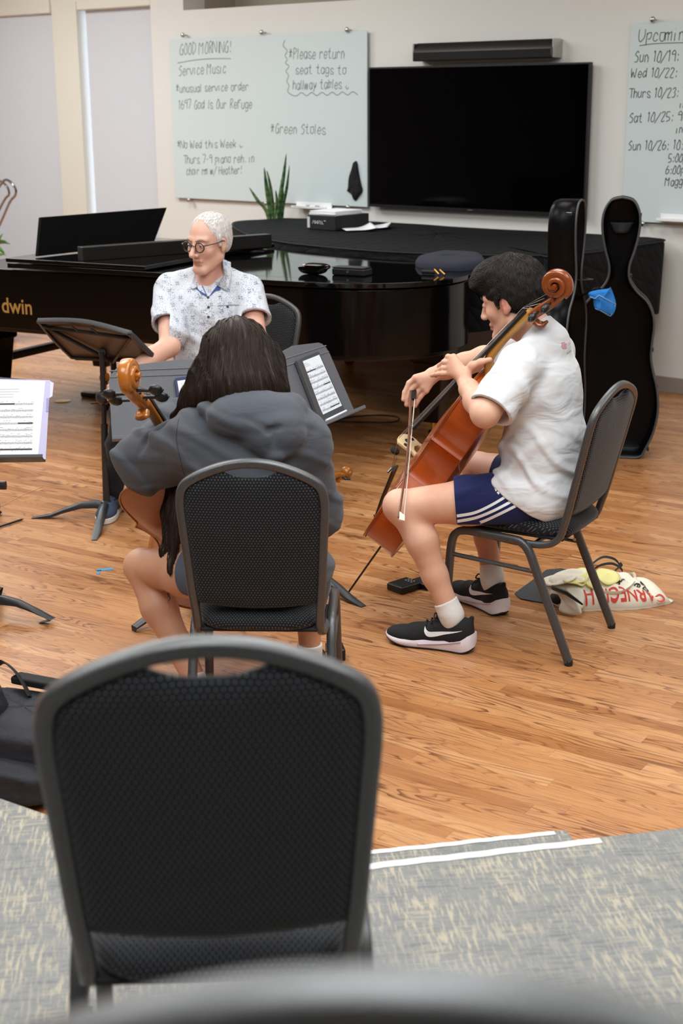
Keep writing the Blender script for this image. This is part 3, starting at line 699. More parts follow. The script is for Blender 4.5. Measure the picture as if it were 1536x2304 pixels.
mb.add([PP(a1-(max(xs)-v.x)*sc, -0.0135+0.013, zb+v.y*sc*1.05) for v in vs], fs)
mb.v = [tuple(Vector(v) - E2p*0.0012+E2p*0.012) for v in mb.v]
mb.build('maker_name', simple('gold_leaf_lettering', rgb(196, 158, 88), 0.4, metal=0.4), pn, smooth=0)
# ------------------------------------------------------------------ second piano under a quilted cover
def quilt_mat():
    m = NT('quilted_black_cover'); co = m.map(m.coord(), rot=(0, 0, PHI)); X, Y, Z = m.sep(co)
    q = m.math('ADD', Y, Z)
    def ln(s_): 
        f_ = m.math('FRACT', m.math('DIVIDE', s_, 0.15)); return m.math('MINIMUM', f_, m.math('SUBTRACT', 1.0, f_))
    a = m.math('MINIMUM', ln(m.math('ADD', X, q)), ln(m.math('SUBTRACT', X, q)))
    pf = m.math('POWER', m.rng(a, 0.0, 0.30), 0.5); n = m.noise(co, 30, 4)
    m.p(col=m.mix(n, rgb(17, 18, 20), rgb(28, 29, 32)), rough=0.85, spec=0.15)
    m.bump(m.math('ADD', pf, m.math('MULTIPLY', n, 0.6)), 0.6, 0.012); return m.mat
MT['quilt'] = quilt_mat()
CZ = 1.024
cpx = [(530, 500), (560, 525), (640, 543), (760, 556), (900, 566), (1060, 571), (1150, 573), (1225, 573)]
front = [G(x, y, CZ) for (x, y) in cpx]
fun = [(p.dot(WD), p.dot(WN)) for p in front]
c_out = fun + [(-4.27, 7.35), (-4.20, 7.7), (-4.18, 8.2), (-4.19, 8.63), (-4.5, 8.66), (-5.5, 8.66), (-6.5, 8.66), (-7.2, 8.62), (-7.38, 8.45)]
ringc = catmull([(a, b, 0) for a, b in c_out], 10, True); RN = len(ringc)
cc = Vector((-5.6, 8.1, 0)); mb = MB(); rows = []
def nrm2(i):
    t = (ringc[(i+1) % RN]-ringc[i-1]).normalized(); return Vector((t.y, -t.x, 0))
def addrow(fn): rows.append([mb.v.append(tuple(fn(i))) or len(mb.v)-1 for i in range(RN)])
for s_ in (0.02, 0.3, 0.6, 0.85, 0.95): addrow(lambda i: UN(*(lambda q: (q.x, q.y))(lerp(cc, ringc[i], s_)), CZ+0.006+0.004*math.sin(i*0.5+s_*9)))
for (o_, dz) in ((-0.012, 0.006), (0.004, 0.0), (0.014, -0.012), (0.020, -0.03)):
    addrow(lambda i: UN(*(lambda q: (q.x, q.y))(ringc[i]+nrm2(i)*(o_+0.003*math.sin(i*0.8))), CZ+dz+0.003*math.sin(i*0.37)))
for k in range(1, 9):
    t = k/8
    def fn(i, t=t):
        wv = 0.012*t*(math.sin(i*0.55)+0.6*math.sin(i*1.3+2)); drop = 0.43+0.015*math.sin(i*0.3); q = ringc[i]+nrm2(i)*(0.020+wv-0.006*t)
        nmax = NB-0.02; return UN(q.x, min(q.y, nmax), CZ-0.03-drop*t)
    addrow(fn)
for r_ in range(len(rows)-1):
    for i in range(RN): mb.f.append((rows[r_][i], rows[r_][(i+1) % RN], rows[r_+1][(i+1) % RN], rows[r_+1][i])); mb.m.append(0)
mb.f.append(tuple(rows[0])); mb.m.append(0)
pc = thing('covered_piano', 'second grand piano under a quilted black cover along the back wall', 'piano', uframe(-5.6, 8.1, 0))
mb.build('quilted_cover', MT['quilt'], pc, smooth=180)
mb = MB(); mb.tube([UN(q.x, q.y, CZ-0.004) + (WD*nrm2(i).x+WN*nrm2(i).y)*0.020 for i, q in enumerate(ringc)], 0.005, 6, closed=True); mb.build('piping', MT['blackmatte'], pc, smooth=180)
MB().prism([(q.x, q.y) for q in [lerp(cc, r_, 0.97) for r_ in ringc[::3]]], 0.62, CZ-0.01, UW).build('case', MT['piano'], pc)
for i, (u, n) in enumerate(((-6.53, 8.32), (-4.45, 7.55), (-4.45, 8.45))):
    M = UW @ Matrix.Translation((u, n, 0)); mb = MB(); mb.box((0, 0, 0.37), (0.19, 0.19, 0.52), M); lg = mb.build('leg', varied('dark_mahogany', rgb(36, 20, 16), rgb(52, 28, 20), 8, 0.35), pc, bevel=0.008)
    MB().tube([M @ Vector((-0.022, 0, 0.04)), M @ Vector((0.022, 0, 0.04))], 0.04, 18).build('caster', MT['brass'], lg)
    MB().tube([M @ Vector((0, 0, 0.05)), M @ Vector((0, 0, 0.12))], 0.022, 10).build('ferrule', MT['brass'], lg)
# ------------------------------------------------------------------ things lying on the two pianos
ZC = CZ+0.012; ZL = 0.992
def oriented_box(name, px, z, L, Wd, H, ang, mat, parent=None, bevel=0.004, off=(0, 0, 0)):
    o = G(px[0], px[1], z); M = rotz(o, ang) @ Matrix.Translation(off); return MB().box((0, 0, H/2), (L, Wd, H), M).build(name, mat, parent, bevel=bevel)
bx = G(728, 518, ZC); wa = -PHI
# black hard-backed box, its short labelled spine toward the viewer
ba, bb, bc_ = G(692, 515, ZC), G(754, 519, ZC), G(808, 506, ZC)
ex = (bb-ba).normalized(); ey = Vector((-ex.y, ex.x, 0)); LBX = (bb-ba).length; M = frame(ba, ex, ey, Vector((0, 0, 1)))
bxo = thing('storage_box', 'flat black box with a white printed spine on the quilted cover', 'box', M)
MB().box((LBX/2, 0.19, 0.048), (LBX, 0.38, 0.096), M).build('box_body', MT['blackmatte'], bxo, bevel=0.003)
MB().box((0.010, -0.001, 0.048), (0.022, 0.003, 0.075), M).build('spine_sticker', simple('pale_sticker', rgb(196, 196, 204), 0.6), bxo, bevel=0)
mb = MB()
for (x0, pts) in ((0.045, [(0, 0), (0.5, 1), (0.8, 0.8)]), (0.062, [(0.5, 0), (0, 0.5), (0.5, 1), (1, 0.5), (0.5, 0)]), (0.085, [(0.5, 0), (0, 0.5), (0.5, 1), (1, 0.5), (0.5, 0)]), (0.108, [(1, 0), (0, 0.2), (0.8, 0.5), (0, 1)]), (0.130, [(0, 1), (0.2, 0), (1, 0)]), (0.150, [(0, 1), (1, 1)])):
    mb.tube([M @ Vector((x0+a*0.016, -0.0005, 0.040+b*0.022)) for a, b in pts], 0.0016, 5)
mb.build('spine_lettering', MT['paper'], bxo)
pst = thing('paper_stack', 'stack of white printed sheets on top of the black box', 'papers', M @ Matrix.Translation((0, 0, 0.096)))
for k in range(7):
    a = 0.04*math.sin(k*2.1); Mk = M @ Matrix.Translation((LBX*0.48+0.004*math.sin(k*3), 0.17+0.004*math.cos(k*5), 0.0985+k*0.0042)) @ Matrix.Rotation(a, 4, 'Z')
    MB().box((0, 0, 0), (0.235+0.008*math.sin(k), 0.30, 0.0036), Mk).build('sheet', MT['paper'], pst, smooth=0)
def loose(label, px, z, ang, sx, sy, lift, name='loose_paper', k=0):
    o = G(px[0], px[1], z); M = rotz(o, ang); mb = MB()
    mb.grid(lambda u, v: ((u-0.5)*sx, (v-0.5)*sy, 0.003+lift*max(0, u-0.5)**2*4*(0.4+0.6*v)+0.3*lift*max(0, 0.35-u)*v), 14, 10, M)
    return tag(mb.build(name, MT['paper'], solid=0.0025, smooth=180), label, 'papers', 'loose sheets on the quilted cover')
loose('white sheets spread open on the quilted cover beside the black box', (820, 512), ZC, wa+0.5, 0.36, 0.24, 0.03)
loose('folded white sheet lying across the spread papers on the quilted cover', (806, 516), ZC+0.004, wa+0.9, 0.22, 0.20, 0.035)
# snake plant: the pot stands on the floor behind the first piano, leaves rise in front of the board
sp0 = PW(606, 497, WN, WN*8.45); pt_n = 8.50; pu = sp0.dot(WD)
sp = thing('snake_plant', 'tall pointed snake plant rising behind the quilted piano cover', 'plant', UN(-7.62, 8.50, 0))
leafm = NT('snake_plant_leaf'); co = leafm.map(leafm.coord(), scale=(6, 6, 22)); nn = leafm.noise(co, 1.6, 3, 0.6)
leafm.p(col=leafm.mix(leafm.ramp(nn, [(0.4, 0.0), (0.6, 1.0)]), rgb(34, 70, 42), rgb(88, 120, 70)), rough=0.4); MT['leafs'] = leafm.mat
def uz8(px, py, n): 
    p = PW(px, py, WN, WN*n); return p
def blade(pxs, wpx, dn):
    P = catmull([uz8(x, y, 8.50+dn-0.03*i) for i, (x, y) in enumerate(pxs)], 7); L = len(P); mb = MB(); wd_ = wpx*0.78*11.4/F_PX
    vs = []
    for i, q in enumerate(P):
        t = i/(L-1); ww = wd_*(0.55+0.45*math.sin(min(1, t*1.6)*math.pi/2))*(1-max(0, (t-0.45)/0.55)**1.7)+0.0008; tw = 0.5*math.sin(dn*30+t*2)
        sd = (WD*math.cos(tw)+WN*math.sin(tw))
        for (a, b) in ((-1, 0.25), (0, -0.12), (1, 0.25)): vs.append(q+sd*(a*ww/2)+WN*(b*ww*0.4))
    mb.add(vs, [(i*3+j, i*3+j+1, (i+1)*3+j+1, (i+1)*3+j) for i in range(L-1) for j in range(2)])
    return mb.build('leaf', MT['leafs'], sp, smooth=180, solid=0.006)
for (pxs, wpx, dn) in (([(616, 560), (600, 480), (580, 452), (561, 422)], 15, -0.03), ([(612, 560), (606, 470), (599, 420), (594, 376)], 13, 0.0), ([(622, 560), (613, 460), (606, 410), (600, 384)], 10, 0.06),
                       ([(624, 560), (626, 470), (637, 400), (644, 345)], 12, -0.02), ([(628, 560), (630, 470), (634, 430), (632, 405)], 12, 0.04), ([(630, 560), (636, 470), (645, 420), (651, 372)], 9, 0.0), ([(618, 560), (618, 490), (622, 455), (620, 428)], 12, -0.06)):
    blade(pxs, wpx, dn)
pb = UN(-7.68, 8.50, 0); MB().lathe([(0.09, 0.0), (0.13, 0.02), (0.16, 0.62), (0.17, 0.66), (0.15, 0.66), (0.145, 0.60), (0.01, 0.59)], 28, Matrix.Translation(pb)).build('pot', MT['pillar'], sp, smooth=40)
# spectacle case, black leather pouch, folded navy cloth and clip-on tool on the lid
gc = G(704, 617, ZL); M = frame(gc, E1p, E2p, Vector((0, 0, 1)))
gcs = thing('spectacle_case', 'black spectacle case with a pink lining, lying open on the piano lid', 'case', M)
def capsule_shell(L, Wd, H, M, z0, sgn=1):
    mb = MB()
    def f(u, v):
        th = 2*math.pi*u; c, s_ = math.cos(th), math.sin(th); x = math.copysign(abs(c)**0.5, c)*L/2; y = math.copysign(abs(s_)**0.7, s_)*Wd/2; k = math.sin(v*math.pi/2); e = math.cos(v*math.pi/2)**0.6
        return (x*(e if v > 0 else 1), y*(e if v > 0 else 1), z0+sgn*k*H)
    mb.grid(f, 40, 9, M, closeu=True); return mb
capsule_shell(0.175, 0.075, -0.036, M, 0.036).build('case_bottom', MT['piano'], gcs, smooth=60)
mb = capsule_shell(0.172, 0.06, 0.022, M @ Matrix.Translation((0.004, 0.03, 0.034)) @ Matrix.Rotation(0.35, 4, 'X'), 0.0); mb.build('case_lid', MT['piano'], gcs, smooth=60)
mb = MB(); mb.grid(lambda u, v: (0.078*math.copysign(abs(math.cos(2*math.pi*u))**0.5, math.cos(2*math.pi*u))*v+0.006, 0.030*math.sin(2*math.pi*u)*v+0.012, 0.039+0.010*v), 30, 4, M, closeu=True); mb.build('lining', simple('pink_lining', rgb(226, 184, 164), 0.8), gcs, smooth=180)
pb_ = G(786, 620, ZL); M = frame(pb_, E1p, E2p, Vector((0, 0, 1)))
pch = thing('leather_pouch', 'flat black leather pouch beside the spectacle case on the piano lid', 'pouch', M)
MB().box((0, 0.03, 0.020), (0.20, 0.10, 0.040), M).build('pouch_body', MT['black'], pch, bevel=0.010, bseg=3)
MB().box((0, 0.022, 0.043), (0.196, 0.085, 0.006), M).build('flap', MT['black'], pch, bevel=0.003)
MB().tube([M @ Vector((0.0, -0.024, 0.022)), M @ Vector((0.0, -0.019, 0.022))], 0.007, 12).build('snap', MT['steel'], pch)
nv = [(935, 594), (950, 583), (1005, 574), (1075, 578), (1090, 597), (1040, 606), (970, 603)]
pts = [G(x, y, ZL+0.012) for x, y in nv]; ctr = sum(pts, Vector())/len(pts); rg = catmull(pts, 5, True); mb = MB(); R_ = len(rg); rws = [(1.0, -0.011), (1.0, 0.010), (0.93, 0.030), (0.75, 0.037), (0.4, 0.044), (0.03, 0.042)]
for (s_, dz) in rws:
    for i, q in enumerate(rg): p = lerp(ctr, q, s_); mb.v.append((p.x, p.y, ZL+0.012+dz+0.004*math.sin(i*0.9+s_*8)*(s_ < 0.9)))
for l in range(len(rws)-1):
    for i in range(R_): mb.f.append((l*R_+i, l*R_+(i+1) % R_, (l+1)*R_+(i+1) % R_, (l+1)*R_+i)); mb.m.append(0)
mb.f.append(tuple((len(rws)-1)*R_+i for i in range(R_))); mb.m.append(0); mb.f.append(tuple(range(R_))[::-1]); mb.m.append(0)
tag(mb.build('folded_garment', varied('navy_cloth', rgb(26, 27, 42), rgb(36, 37, 54), 120, 0.95, (90, 0.3, 0.004)), smooth=60), 'folded dark navy cloth on the tail of the grand piano', 'cloth')
tp = G(970, 618, ZL); M = frame(tp, E1p, E2p, Vector((0, 0, 1)))
tl = thing('folding_knife_tool', 'small black pocket tool with open metal clips on the piano tail', 'tool', M)
MB().tube([M @ Vector((-0.055, 0, 0.014)), M @ Vector((0.02, 0.005, 0.014))], 0.012, 10).build('handle', MT['black'], tl)
for (a, b) in ((0.018, 0.05), (0.05, 0.085)):
    MB().tube([M @ Vector((a, 0.0, 0.028)), M @ Vector((b, -0.012, 0.006))], 0.005, 8).build('clip', MT['brass'], tl)
# ------------------------------------------------------------------ left edge: chrome trolley handle and houseplant
mb = MB(); hd = thing('chrome_trolley', 'bent chrome trolley handle at the left edge in front of the window shade', 'trolley', UN(-10.4, 7.75, 0))
for k, pxs in enumerate(([(-60, 640), (0, 505), (22, 455), (34, 440), (35, 425), (24, 410), (12, 405), (0, 418), (-40, 480)], [(-78, 640), (-15, 500), (10, 450), (20, 438), (18, 424), (8, 412), (-4, 408), (-18, 420), (-50, 480)])):
    P = catmull([PW(x, y, WN, WN*(7.9+0.12*k)) for x, y in pxs], 6); MB().tube(P, 0.011, 10).build('handle_tube', MT['chrome'], hd)
h0 = PW(-70, 640, WN, WN*7.9); MB().box((0, 0, 0.25), (0.5, 0.5, 0.5), uframe(h0.dot(WD)-0.1, 7.9, 0)).build('trolley_body', MT['blackmatte'], hd, bevel=0.02)
hp = thing('houseplant', 'green leafy houseplant at the left edge beside the window shade', 'plant', UN(-10.45, 7.3, 0))
lm = varied('green_leaf', rgb(52, 104, 44), rgb(112, 158, 84), 20, 0.4)
PLN = 7.45
def pleaf(px0, px1, wpx, bend):
    a = PW(px0[0], px0[1], WN, WN*PLN); b = PW(px1[0], px1[1], WN, WN*(PLN-0.03)); mb = MB(); L = 9; vs = []; d = b-a; s_ = d.cross(WN).normalized(); ww = wpx*9.8/F_PX
    for i in range(L):
        t = i/(L-1); q = lerp(a, b, t)+Vector((0, 0, bend*math.sin(math.pi*t))); w2 = ww*math.sin(math.pi*min(0.98, t*0.9+0.06))**0.8*0.5
        for k in (-1, 0, 1): vs.append(q+s_*(k*w2)+WN*(abs(k)*w2*-0.35))
    mb.add(vs, [(i*3+j, i*3+j+1, (i+1)*3+j+1, (i+1)*3+j) for i in range(L-1) for j in range(2)]); mb.build('leaf', lm, hp, smooth=180, solid=0.002)
for a in (((-12, 555), (6, 526), 9, 0.0), ((-10, 552), (23, 549), 8, 0.02), ((-8, 556), (10, 568), 10, 0.012), ((-10, 560), (13, 575), 8, 0.02), ((-14, 580), (12, 572), 8, 0.012), ((-12, 590), (16, 589), 6, 0.0), ((-15, 545), (14, 542), 5, 0.008), ((-30, 560), (-8, 530), 9, 0), ((-35, 570), (-50, 540), 10, 0)): pleaf(*a)
st0 = PW(-14, 548, WN, WN*PLN); st1 = PW(-16, 600, WN, WN*PLN)
MB().tube([Vector((st1.x, st1.y, 0.55)), st1, st0], 0.006, 6).build('stem', lm, hp)
MB().lathe([(0.10, 0.0), (0.14, 0.02), (0.17, 0.55), (0.15, 0.56), (0.01, 0.54)], 24, Matrix.Translation((st1.x, st1.y, 0))).build('pot', MT['pillar'], hp, smooth=40)
# floor outlet plate
oc = G(140, 903); mb = MB(); mb.lathe([(0.055, 0.0), (0.055, 0.003), (0.050, 0.005), (0.001, 0.005)], 28, Matrix.Translation(oc)); tag(mb.build('floor_outlet', MT['brass'], smooth=30), 'round brass outlet plate set in the wooden floor', 'floor outlet')
# ------------------------------------------------------------------ cello case standing open
PR = [(0.0, 0.13), (0.012, 0.165), (0.05, 0.185), (0.14, 0.222), (0.26, 0.242), (0.38, 0.232), (0.48, 0.205), (0.56, 0.190), (0.64, 0.192), (0.73, 0.198), (0.80, 0.185), (0.86, 0.152), (0.91, 0.098), (0.97, 0.058), (1.04, 0.052), (1.12, 0.074), (1.20, 0.092), (1.28, 0.098), (1.34, 0.086), (1.385, 0.055), (1.40, 0.0)]
def half_outline(n=5):
    r = catmull([(w_, z, 0) for z, w_ in PR], n); return [(v.x, v.y) for v in r]
ho = half_outline(); full = ho + [(-x, z) for x, z in ho[::-1][1:]]      # open at the foot
cs = thing('cello_case', 'tall black hard cello case standing open beside the covered piano', 'cello case', PY(1400, 1030, 7.6))
def shell(name, M, depth, mats):
    N_ = len(full); mb = MB(); vs = []
    sec = [(1.0, 0.0), (1.0, depth*0.75), (0.97, depth*0.93), (0.90, depth), (0.5, depth+0.008)]
    for (s_, d) in sec: vs += [(x*s_, d, 0.68+(z-0.68)*(1-(1-s_)*0.35)) for x, z in full]
    fs = [(l*N_+i, l*N_+i+1, (l+1)*N_+i+1, (l+1)*N_+i) for l in range(len(sec)-1) for i in range(N_-1)] + [(l*N_+N_-1, l*N_, (l+1)*N_, (l+1)*N_+N_-1) for l in range(len(sec)-1)]
    fs.append(tuple((len(sec)-1)*N_+i for i in range(N_)))
    mb.add([M @ Vector(v) for v in vs], fs); o = mb.build(name, mats[0], cs, smooth=50, solid=0.009)
    mb = MB(); mb.tube([M @ Vector((x, -0.003, z)) for x, z in full], 0.0065, 6, closed=True); mb.build('rim', mats[1], o, smooth=180)
    return o
shellm = varied('glossy_black_shell', rgb(9, 9, 10), rgb(14, 14, 16), 5, 0.30, (40, 0.05, 0.003), spec=0.12); rimm = simple('dark_grey_rim', rgb(70, 72, 75), 0.45)
def lean(o, ang, tilt):                            # y axis = away from the open side
    return Matrix.Translation(o) @ Matrix.Rotation(ang, 4, 'Z') @ Matrix.Rotation(tilt, 4, 'X')
cR = PY(1372, 1036, 7.62); cR.z = 0.006
Rm = lean(cR, math.radians(-12), math.radians(0)); oR = shell('back_shell', Rm, 0.14, (shellm, rimm))
hingeX = Rm @ Vector((-0.245, 0.0, 0))
la_ = math.radians(108); ld = Vector((math.cos(la_), math.sin(la_), 0))
cL = PY(1283, 1050, 7.45); cL.z = 0.006
Lm = lean(cL, math.radians(66), 0); oL = shell('lid_shell', Lm, 0.14, (shellm, rimm))
for z in (0.35, 0.70): MB().tube([Rm @ Vector((-0.23, -0.004, z)), (Rm @ Vector((-0.23, -0.004, z))).lerp(Lm @ Vector((0.2, -0.004, z)), 0.5), Lm @ Vector((0.20, -0.004, z))], 0.006, 6).build('hinge_strap', MT['blackmatte'], cs)
mb = MB(); mb.grid(lambda u, v: ((u-0.5)*0.13*(1-0.45*v), 0.125-0.02*math.sin(u*math.pi), 1.262-v*0.055), 10, 6, Rm); mb.build('accessory_pocket', simple('pocket_grey', rgb(52, 54, 58), 0.7), cs, smooth=180, solid=0.004)
for (x, z) in ((0.098, 1.31), (0.062, 0.99), (0.196, 0.60), (0.23, 0.40), (0.2, 0.05)): MB().box((x, 0.012, z), (0.012, 0.03, 0.02), Rm).build('latch', MT['black'], cs, bevel=0.003)
MB().box((-0.085, 0.035, 1.335), (0.02, 0.03, 0.016), Lm).build('latch', MT['chrome'], cs, bevel=0.003)
mb = MB(); mb.tube([Lm @ Vector((0.06, 0.02, 0.985)), Lm @ Vector((0.10, -0.015, 0.985)), Lm @ Vector((0.03, -0.055, 0.985)), Lm @ Vector((-0.03, -0.035, 0.985)), Lm @ Vector((-0.055, 0.01, 0.985))], 0.003, 6, ry=0.018, up=(1, 0, 0.01)); 
mb = MB(); cN = PY(1306, 628, 7.45); mb.tube(catmull([cN+Vector((-0.045, 0.02, 0)), cN+Vector((-0.02, -0.03, 0)), cN+Vector((0.03, -0.035, 0)), cN+Vector((0.052, -0.01, 0)), cN+Vector((0.035, 0.025, 0))], 5), 0.003, 6, ry=0.015, up=(0, 0, 1)); mb.v = [tuple(v) for v in mb.v]; mb.build('neck_strap', MT['black'], cs, smooth=60)
# blue cloth draped over the edge of the open case
bl = [(1327, 657), (1366, 650), (1374, 648), (1385, 684), (1373, 712), (1352, 700), (1338, 694), (1334, 672), (1326, 668)]
yb = 7.38; pts = [PY(x, y, yb) for x, y in bl]; ctr = sum(pts, Vector())/len(pts); rg = catmull(pts, 4, True); R_ = len(rg); mb = MB()
for (s_, dy) in ((1.0, 0.004), (1.0, -0.004), (0.7, -0.014), (0.35, -0.006), (0.03, -0.016)):
    for i, q in enumerate(rg): p = lerp(ctr, q, s_); mb.v.append((p.x, p.y+dy+0.008*math.sin(i*0.8)*s_, p.z))
for l in range(4):
    for i in range(R_): mb.f.append((l*R_+i, l*R_+(i+1) % R_, (l+1)*R_+(i+1) % R_, (l+1)*R_+i)); mb.m.append(0)
mb.f.append(tuple(4*R_+i for i in range(R_))); mb.m.append(0); mb.f.append(tuple(range(R_))[::-1]); mb.m.append(0)
bc = thing('polishing_cloth', 'bright blue polishing cloth draped at the neck of the open cello case', 'cloth', ctr)
mb.build('cloth', varied('blue_microfibre', rgb(28, 112, 196), rgb(44, 132, 214), 60, 0.9, (80, 0.3, 0.003)), bc, smooth=60)
MB().tube([PY(x, y, yb-0.014) for x, y in ((1327, 668), (1338, 672), (1347, 664), (1358, 670), (1385, 685))], 0.0022, 6).build('folded_hem', simple('pale_hem', rgb(150, 180, 205), 0.9), bc, smooth=180)
MB().tube([PY(x, y, yb-0.010) for x, y in ((1338, 694), (1352, 700), (1373, 712), (1385, 684))], 0.0018, 6).build('hem', simple('grey_hem', rgb(150, 160, 172), 0.9), bc, smooth=180)
hk = PY(1340, 655, 7.40)
MB().tube(catmull([Lm @ Vector((0.10, -0.004, 0.90)), hk+Vector((0, 0.03, 0.01)), Rm @ Vector((-0.09, -0.004, 0.92))], 5), 0.006, 6).build('stay_strap', MT['blackmatte'], cs)
# ------------------------------------------------------------------ string instruments
def wood(name, c1, c2, sc=(2, 2, 18), rough=0.28, coat=0.5):
    m = NT(name); co = m.map(m.coord(), scale=sc); n = m.noise(co, 6, 4, 0.6, 0.4); f_ = m.noise(m.map(m.coord(), scale=(90, 90, 4)), 4, 2)
    m.p(col=m.mix(f_, m.mix(n, c1, c2), c1), rough=rough, coat=coat, coatr=0.12); return m.mat
OUTL = [(0.0, 0.0), (0.07, 0.002), (0.14, 0.020), (0.192, 0.065), (0.216, 0.125), (0.218, 0.185), (0.205, 0.245), (0.190, 0.283), (0.201, 0.306),
        (0.176, 0.322), (0.142, 0.352), (0.121, 0.395), (0.116, 0.435), (0.124, 0.475), (0.143, 0.505), (0.162, 0.523), (0.150, 0.545), (0.160, 0.585), (0.169, 0.632), (0.164, 0.680), (0.138, 0.722), (0.090, 0.748), (0.035, 0.757), (0.0, 0.757)]
def cello_outline(n=5):
    sharp = {8, 15}; segs = []; cur = [OUTL[0]]
    for i in range(1, len(OUTL)):
        cur.append(OUTL[i])
        if i in sharp or i == len(OUTL)-1: segs.append(cur); cur = [OUTL[i]]
    pts = []
    for s_ in segs:
        c = [(v.x, v.y) for v in catmull([(a, b, 0) for a, b in s_], n)]; pts += c if not pts else c[1:]
    return pts + [(-x, z) for x, z in pts[-2:0:-1]]
CO = cello_outline()
def cello(name, label, cat, M, mats, endpin=0.34, group=None):
    wb_, wt_, wn_, ebony, brd = mats
    t = thing(name, label, cat, M); N_ = len(CO); cz = 0.36
    def rings(sgn, y0, arch, over):
        mb = MB(); vs = []; lv = ((1.0, -0.004, over), (1.0, 0.0, over), (0.985, 0.0025, 0), (0.93, 0.003, 0), (0.80, 0.35, 0), (0.60, 0.72, 0), (0.35, 0.93, 0), (0.04, 1.0, 0))
        for (s_, a, ov) in lv:
            y = y0+sgn*(a if abs(a) < 0.01 else a*arch)
            for (x, z) in CO: vs.append((x*s_*(1+ov*4), y, cz+(z-cz)*s_*(1+ov*2)))
        fs = [(l*N_+i, l*N_+(i+1) % N_, (l+1)*N_+(i+1) % N_, (l+1)*N_+i) for l in range(len(lv)-1) for i in range(N_)]
        fs.append(tuple((len(lv)-1)*N_+i for i in range(N_)))
        return mb.add([M @ Vector(v) for v in vs], fs)
    rings(1, 0.060, 0.026, 0.004).build('top_plate', wt_, t, smooth=50)
    rings(-1, -0.060, 0.022, 0.004).build('back_plate', wb_, t, smooth=50)
    mb = MB(); vs = [(x*0.992, y, cz+(z-cz)*0.994) for y in (-0.060, -0.02, 0.02, 0.060) for x, z in CO]
    mb.add([M @ Vector(v) for v in vs], [(l*N_+i, l*N_+(i+1) % N_, (l+1)*N_+(i+1) % N_, (l+1)*N_+i) for l in range(3) for i in range(N_)]); mb.build('ribs', wb_, t, smooth=40)
    for y in (-0.0625, 0.0625):
        mb = MB(); mb.tube([M @ Vector((x*1.017, y, cz+(z-cz)*1.009)) for x, z in CO], 0.0026, 6, closed=True); mb.build('edge_binding', wt_, t, smooth=180)
    # neck, fingerboard, nut
    mb = MB(); nk = [(0, 0.005, 0.742), (0, 0.035, 0.775), (0, 0.064, 0.815), (0, 0.063, 0.90), (0, 0.046, 1.0), (0, 0.036, 1.045)]
    mb.tube(catmull([M @ Vector(p) for p in nk], 4), [0.026]*1+[0.0215]*0 + [lerp(0.026, 0.0165, min(1, i/12)) for i in range(1, 21)], 12, ry=[lerp(0.034, 0.017, min(1, i/7)) for i in range(21)], up=(M.to_3x3() @ Vector((1, 0, 0)))); mb.build('neck', wn_, t, smooth=60)
    mb = MB(); vs = []
    for (z, y, w_) in ((0.430, 0.148, 0.031), (0.72, 0.107, 0.0255), (1.036, 0.061, 0.0165)):
        for (a, d) in ((-1, -0.012), (-1, -0.003), (-0.6, 0.002), (0, 0.004), (0.6, 0.002), (1, -0.003), (1, -0.012)): vs.append(M @ Vector((a*w_, y+d, z)))
    mb.add(vs, [(l*7+i, l*7+i+1, (l+1)*7+i+1, (l+1)*7+i) for l in range(2) for i in range(6)]+[(l*7+6, l*7, (l+1)*7, (l+1)*7+6) for l in range(2)]+[tuple(range(7))[::-1], tuple(range(14, 21))]); mb.build('fingerboard', ebony, t, smooth=30)
    # pegbox and scroll
    P = [(0.030, 1.030), (0.020, 1.060), (0.006, 1.095), (-0.006, 1.130), (-0.011, 1.158)]; LX = [0.0185, 0.0185, 0.0180, 0.0170, 0.0160]; TH = [0.0165, 0.0185, 0.0180, 0.0165, 0.0145]
    c0 = (0.022, 1.168); K = 60
    for k in range(K+1):
        tt = k/K; ang = math.radians(190)-tt*math.radians(360*2.05); rr = 0.0345*(1-tt)**0.85+0.0075
        P.append((c0[0]+rr*math.cos(ang), c0[1]+rr*math.sin(ang))); LX.append(0.0155+0.0150*tt**0.8); TH.append(0.0125*(1-tt)**0.8+0.0042)
    mb = MB(); mb.tube([M @ Vector((0, y, z)) for y, z in P], LX, ring=sqring(16, 0.5), ry=TH, up=(M.to_3x3() @ Vector((1, 0, 0))))
    for s_ in (-1, 1): mb.tube([M @ Vector((0, c0[0], c0[1])), M @ Vector((s_*0.034, c0[0], c0[1]))], [0.010, 0.0085], 14)
    mb.build('scroll', wn_, t, smooth=60)
    mb = MB(); mb.tube([M @ Vector((0, y, z)) for y, z in ((0.012, 1.022), (-0.006, 1.020), (-0.020, 1.030), (-0.022, 1.045))], [0.020, 0.023, 0.020, 0.012], 12, ry=[0.012, 0.012, 0.010, 0.006], up=(M.to_3x3() @ Vector((1, 0, 0)))); mb.build('neck_chin', wn_, t, smooth=60)
    for (z, y, s_) in ((1.062, 0.020, -1), (1.112, 0.003, -1), (1.082, 0.012, 1), (1.132, -0.003, 1)):
        pg = MB().tube([M @ Vector((-s_*0.022, y, z)), M @ Vector((s_*0.058, y, z))], [0.0035, 0.0060], 10).build('tuning_peg', ebony, t)
        mb = MB(); mb.sphere((s_*0.073, y, z), (0.021, 0.013, 0.019), 14, 8, M); mb.sphere((s_*0.093, y, z), (0.004, 0.004, 0.004), 8, 6, M); mb.build('peg_head', ebony, pg, smooth=180)
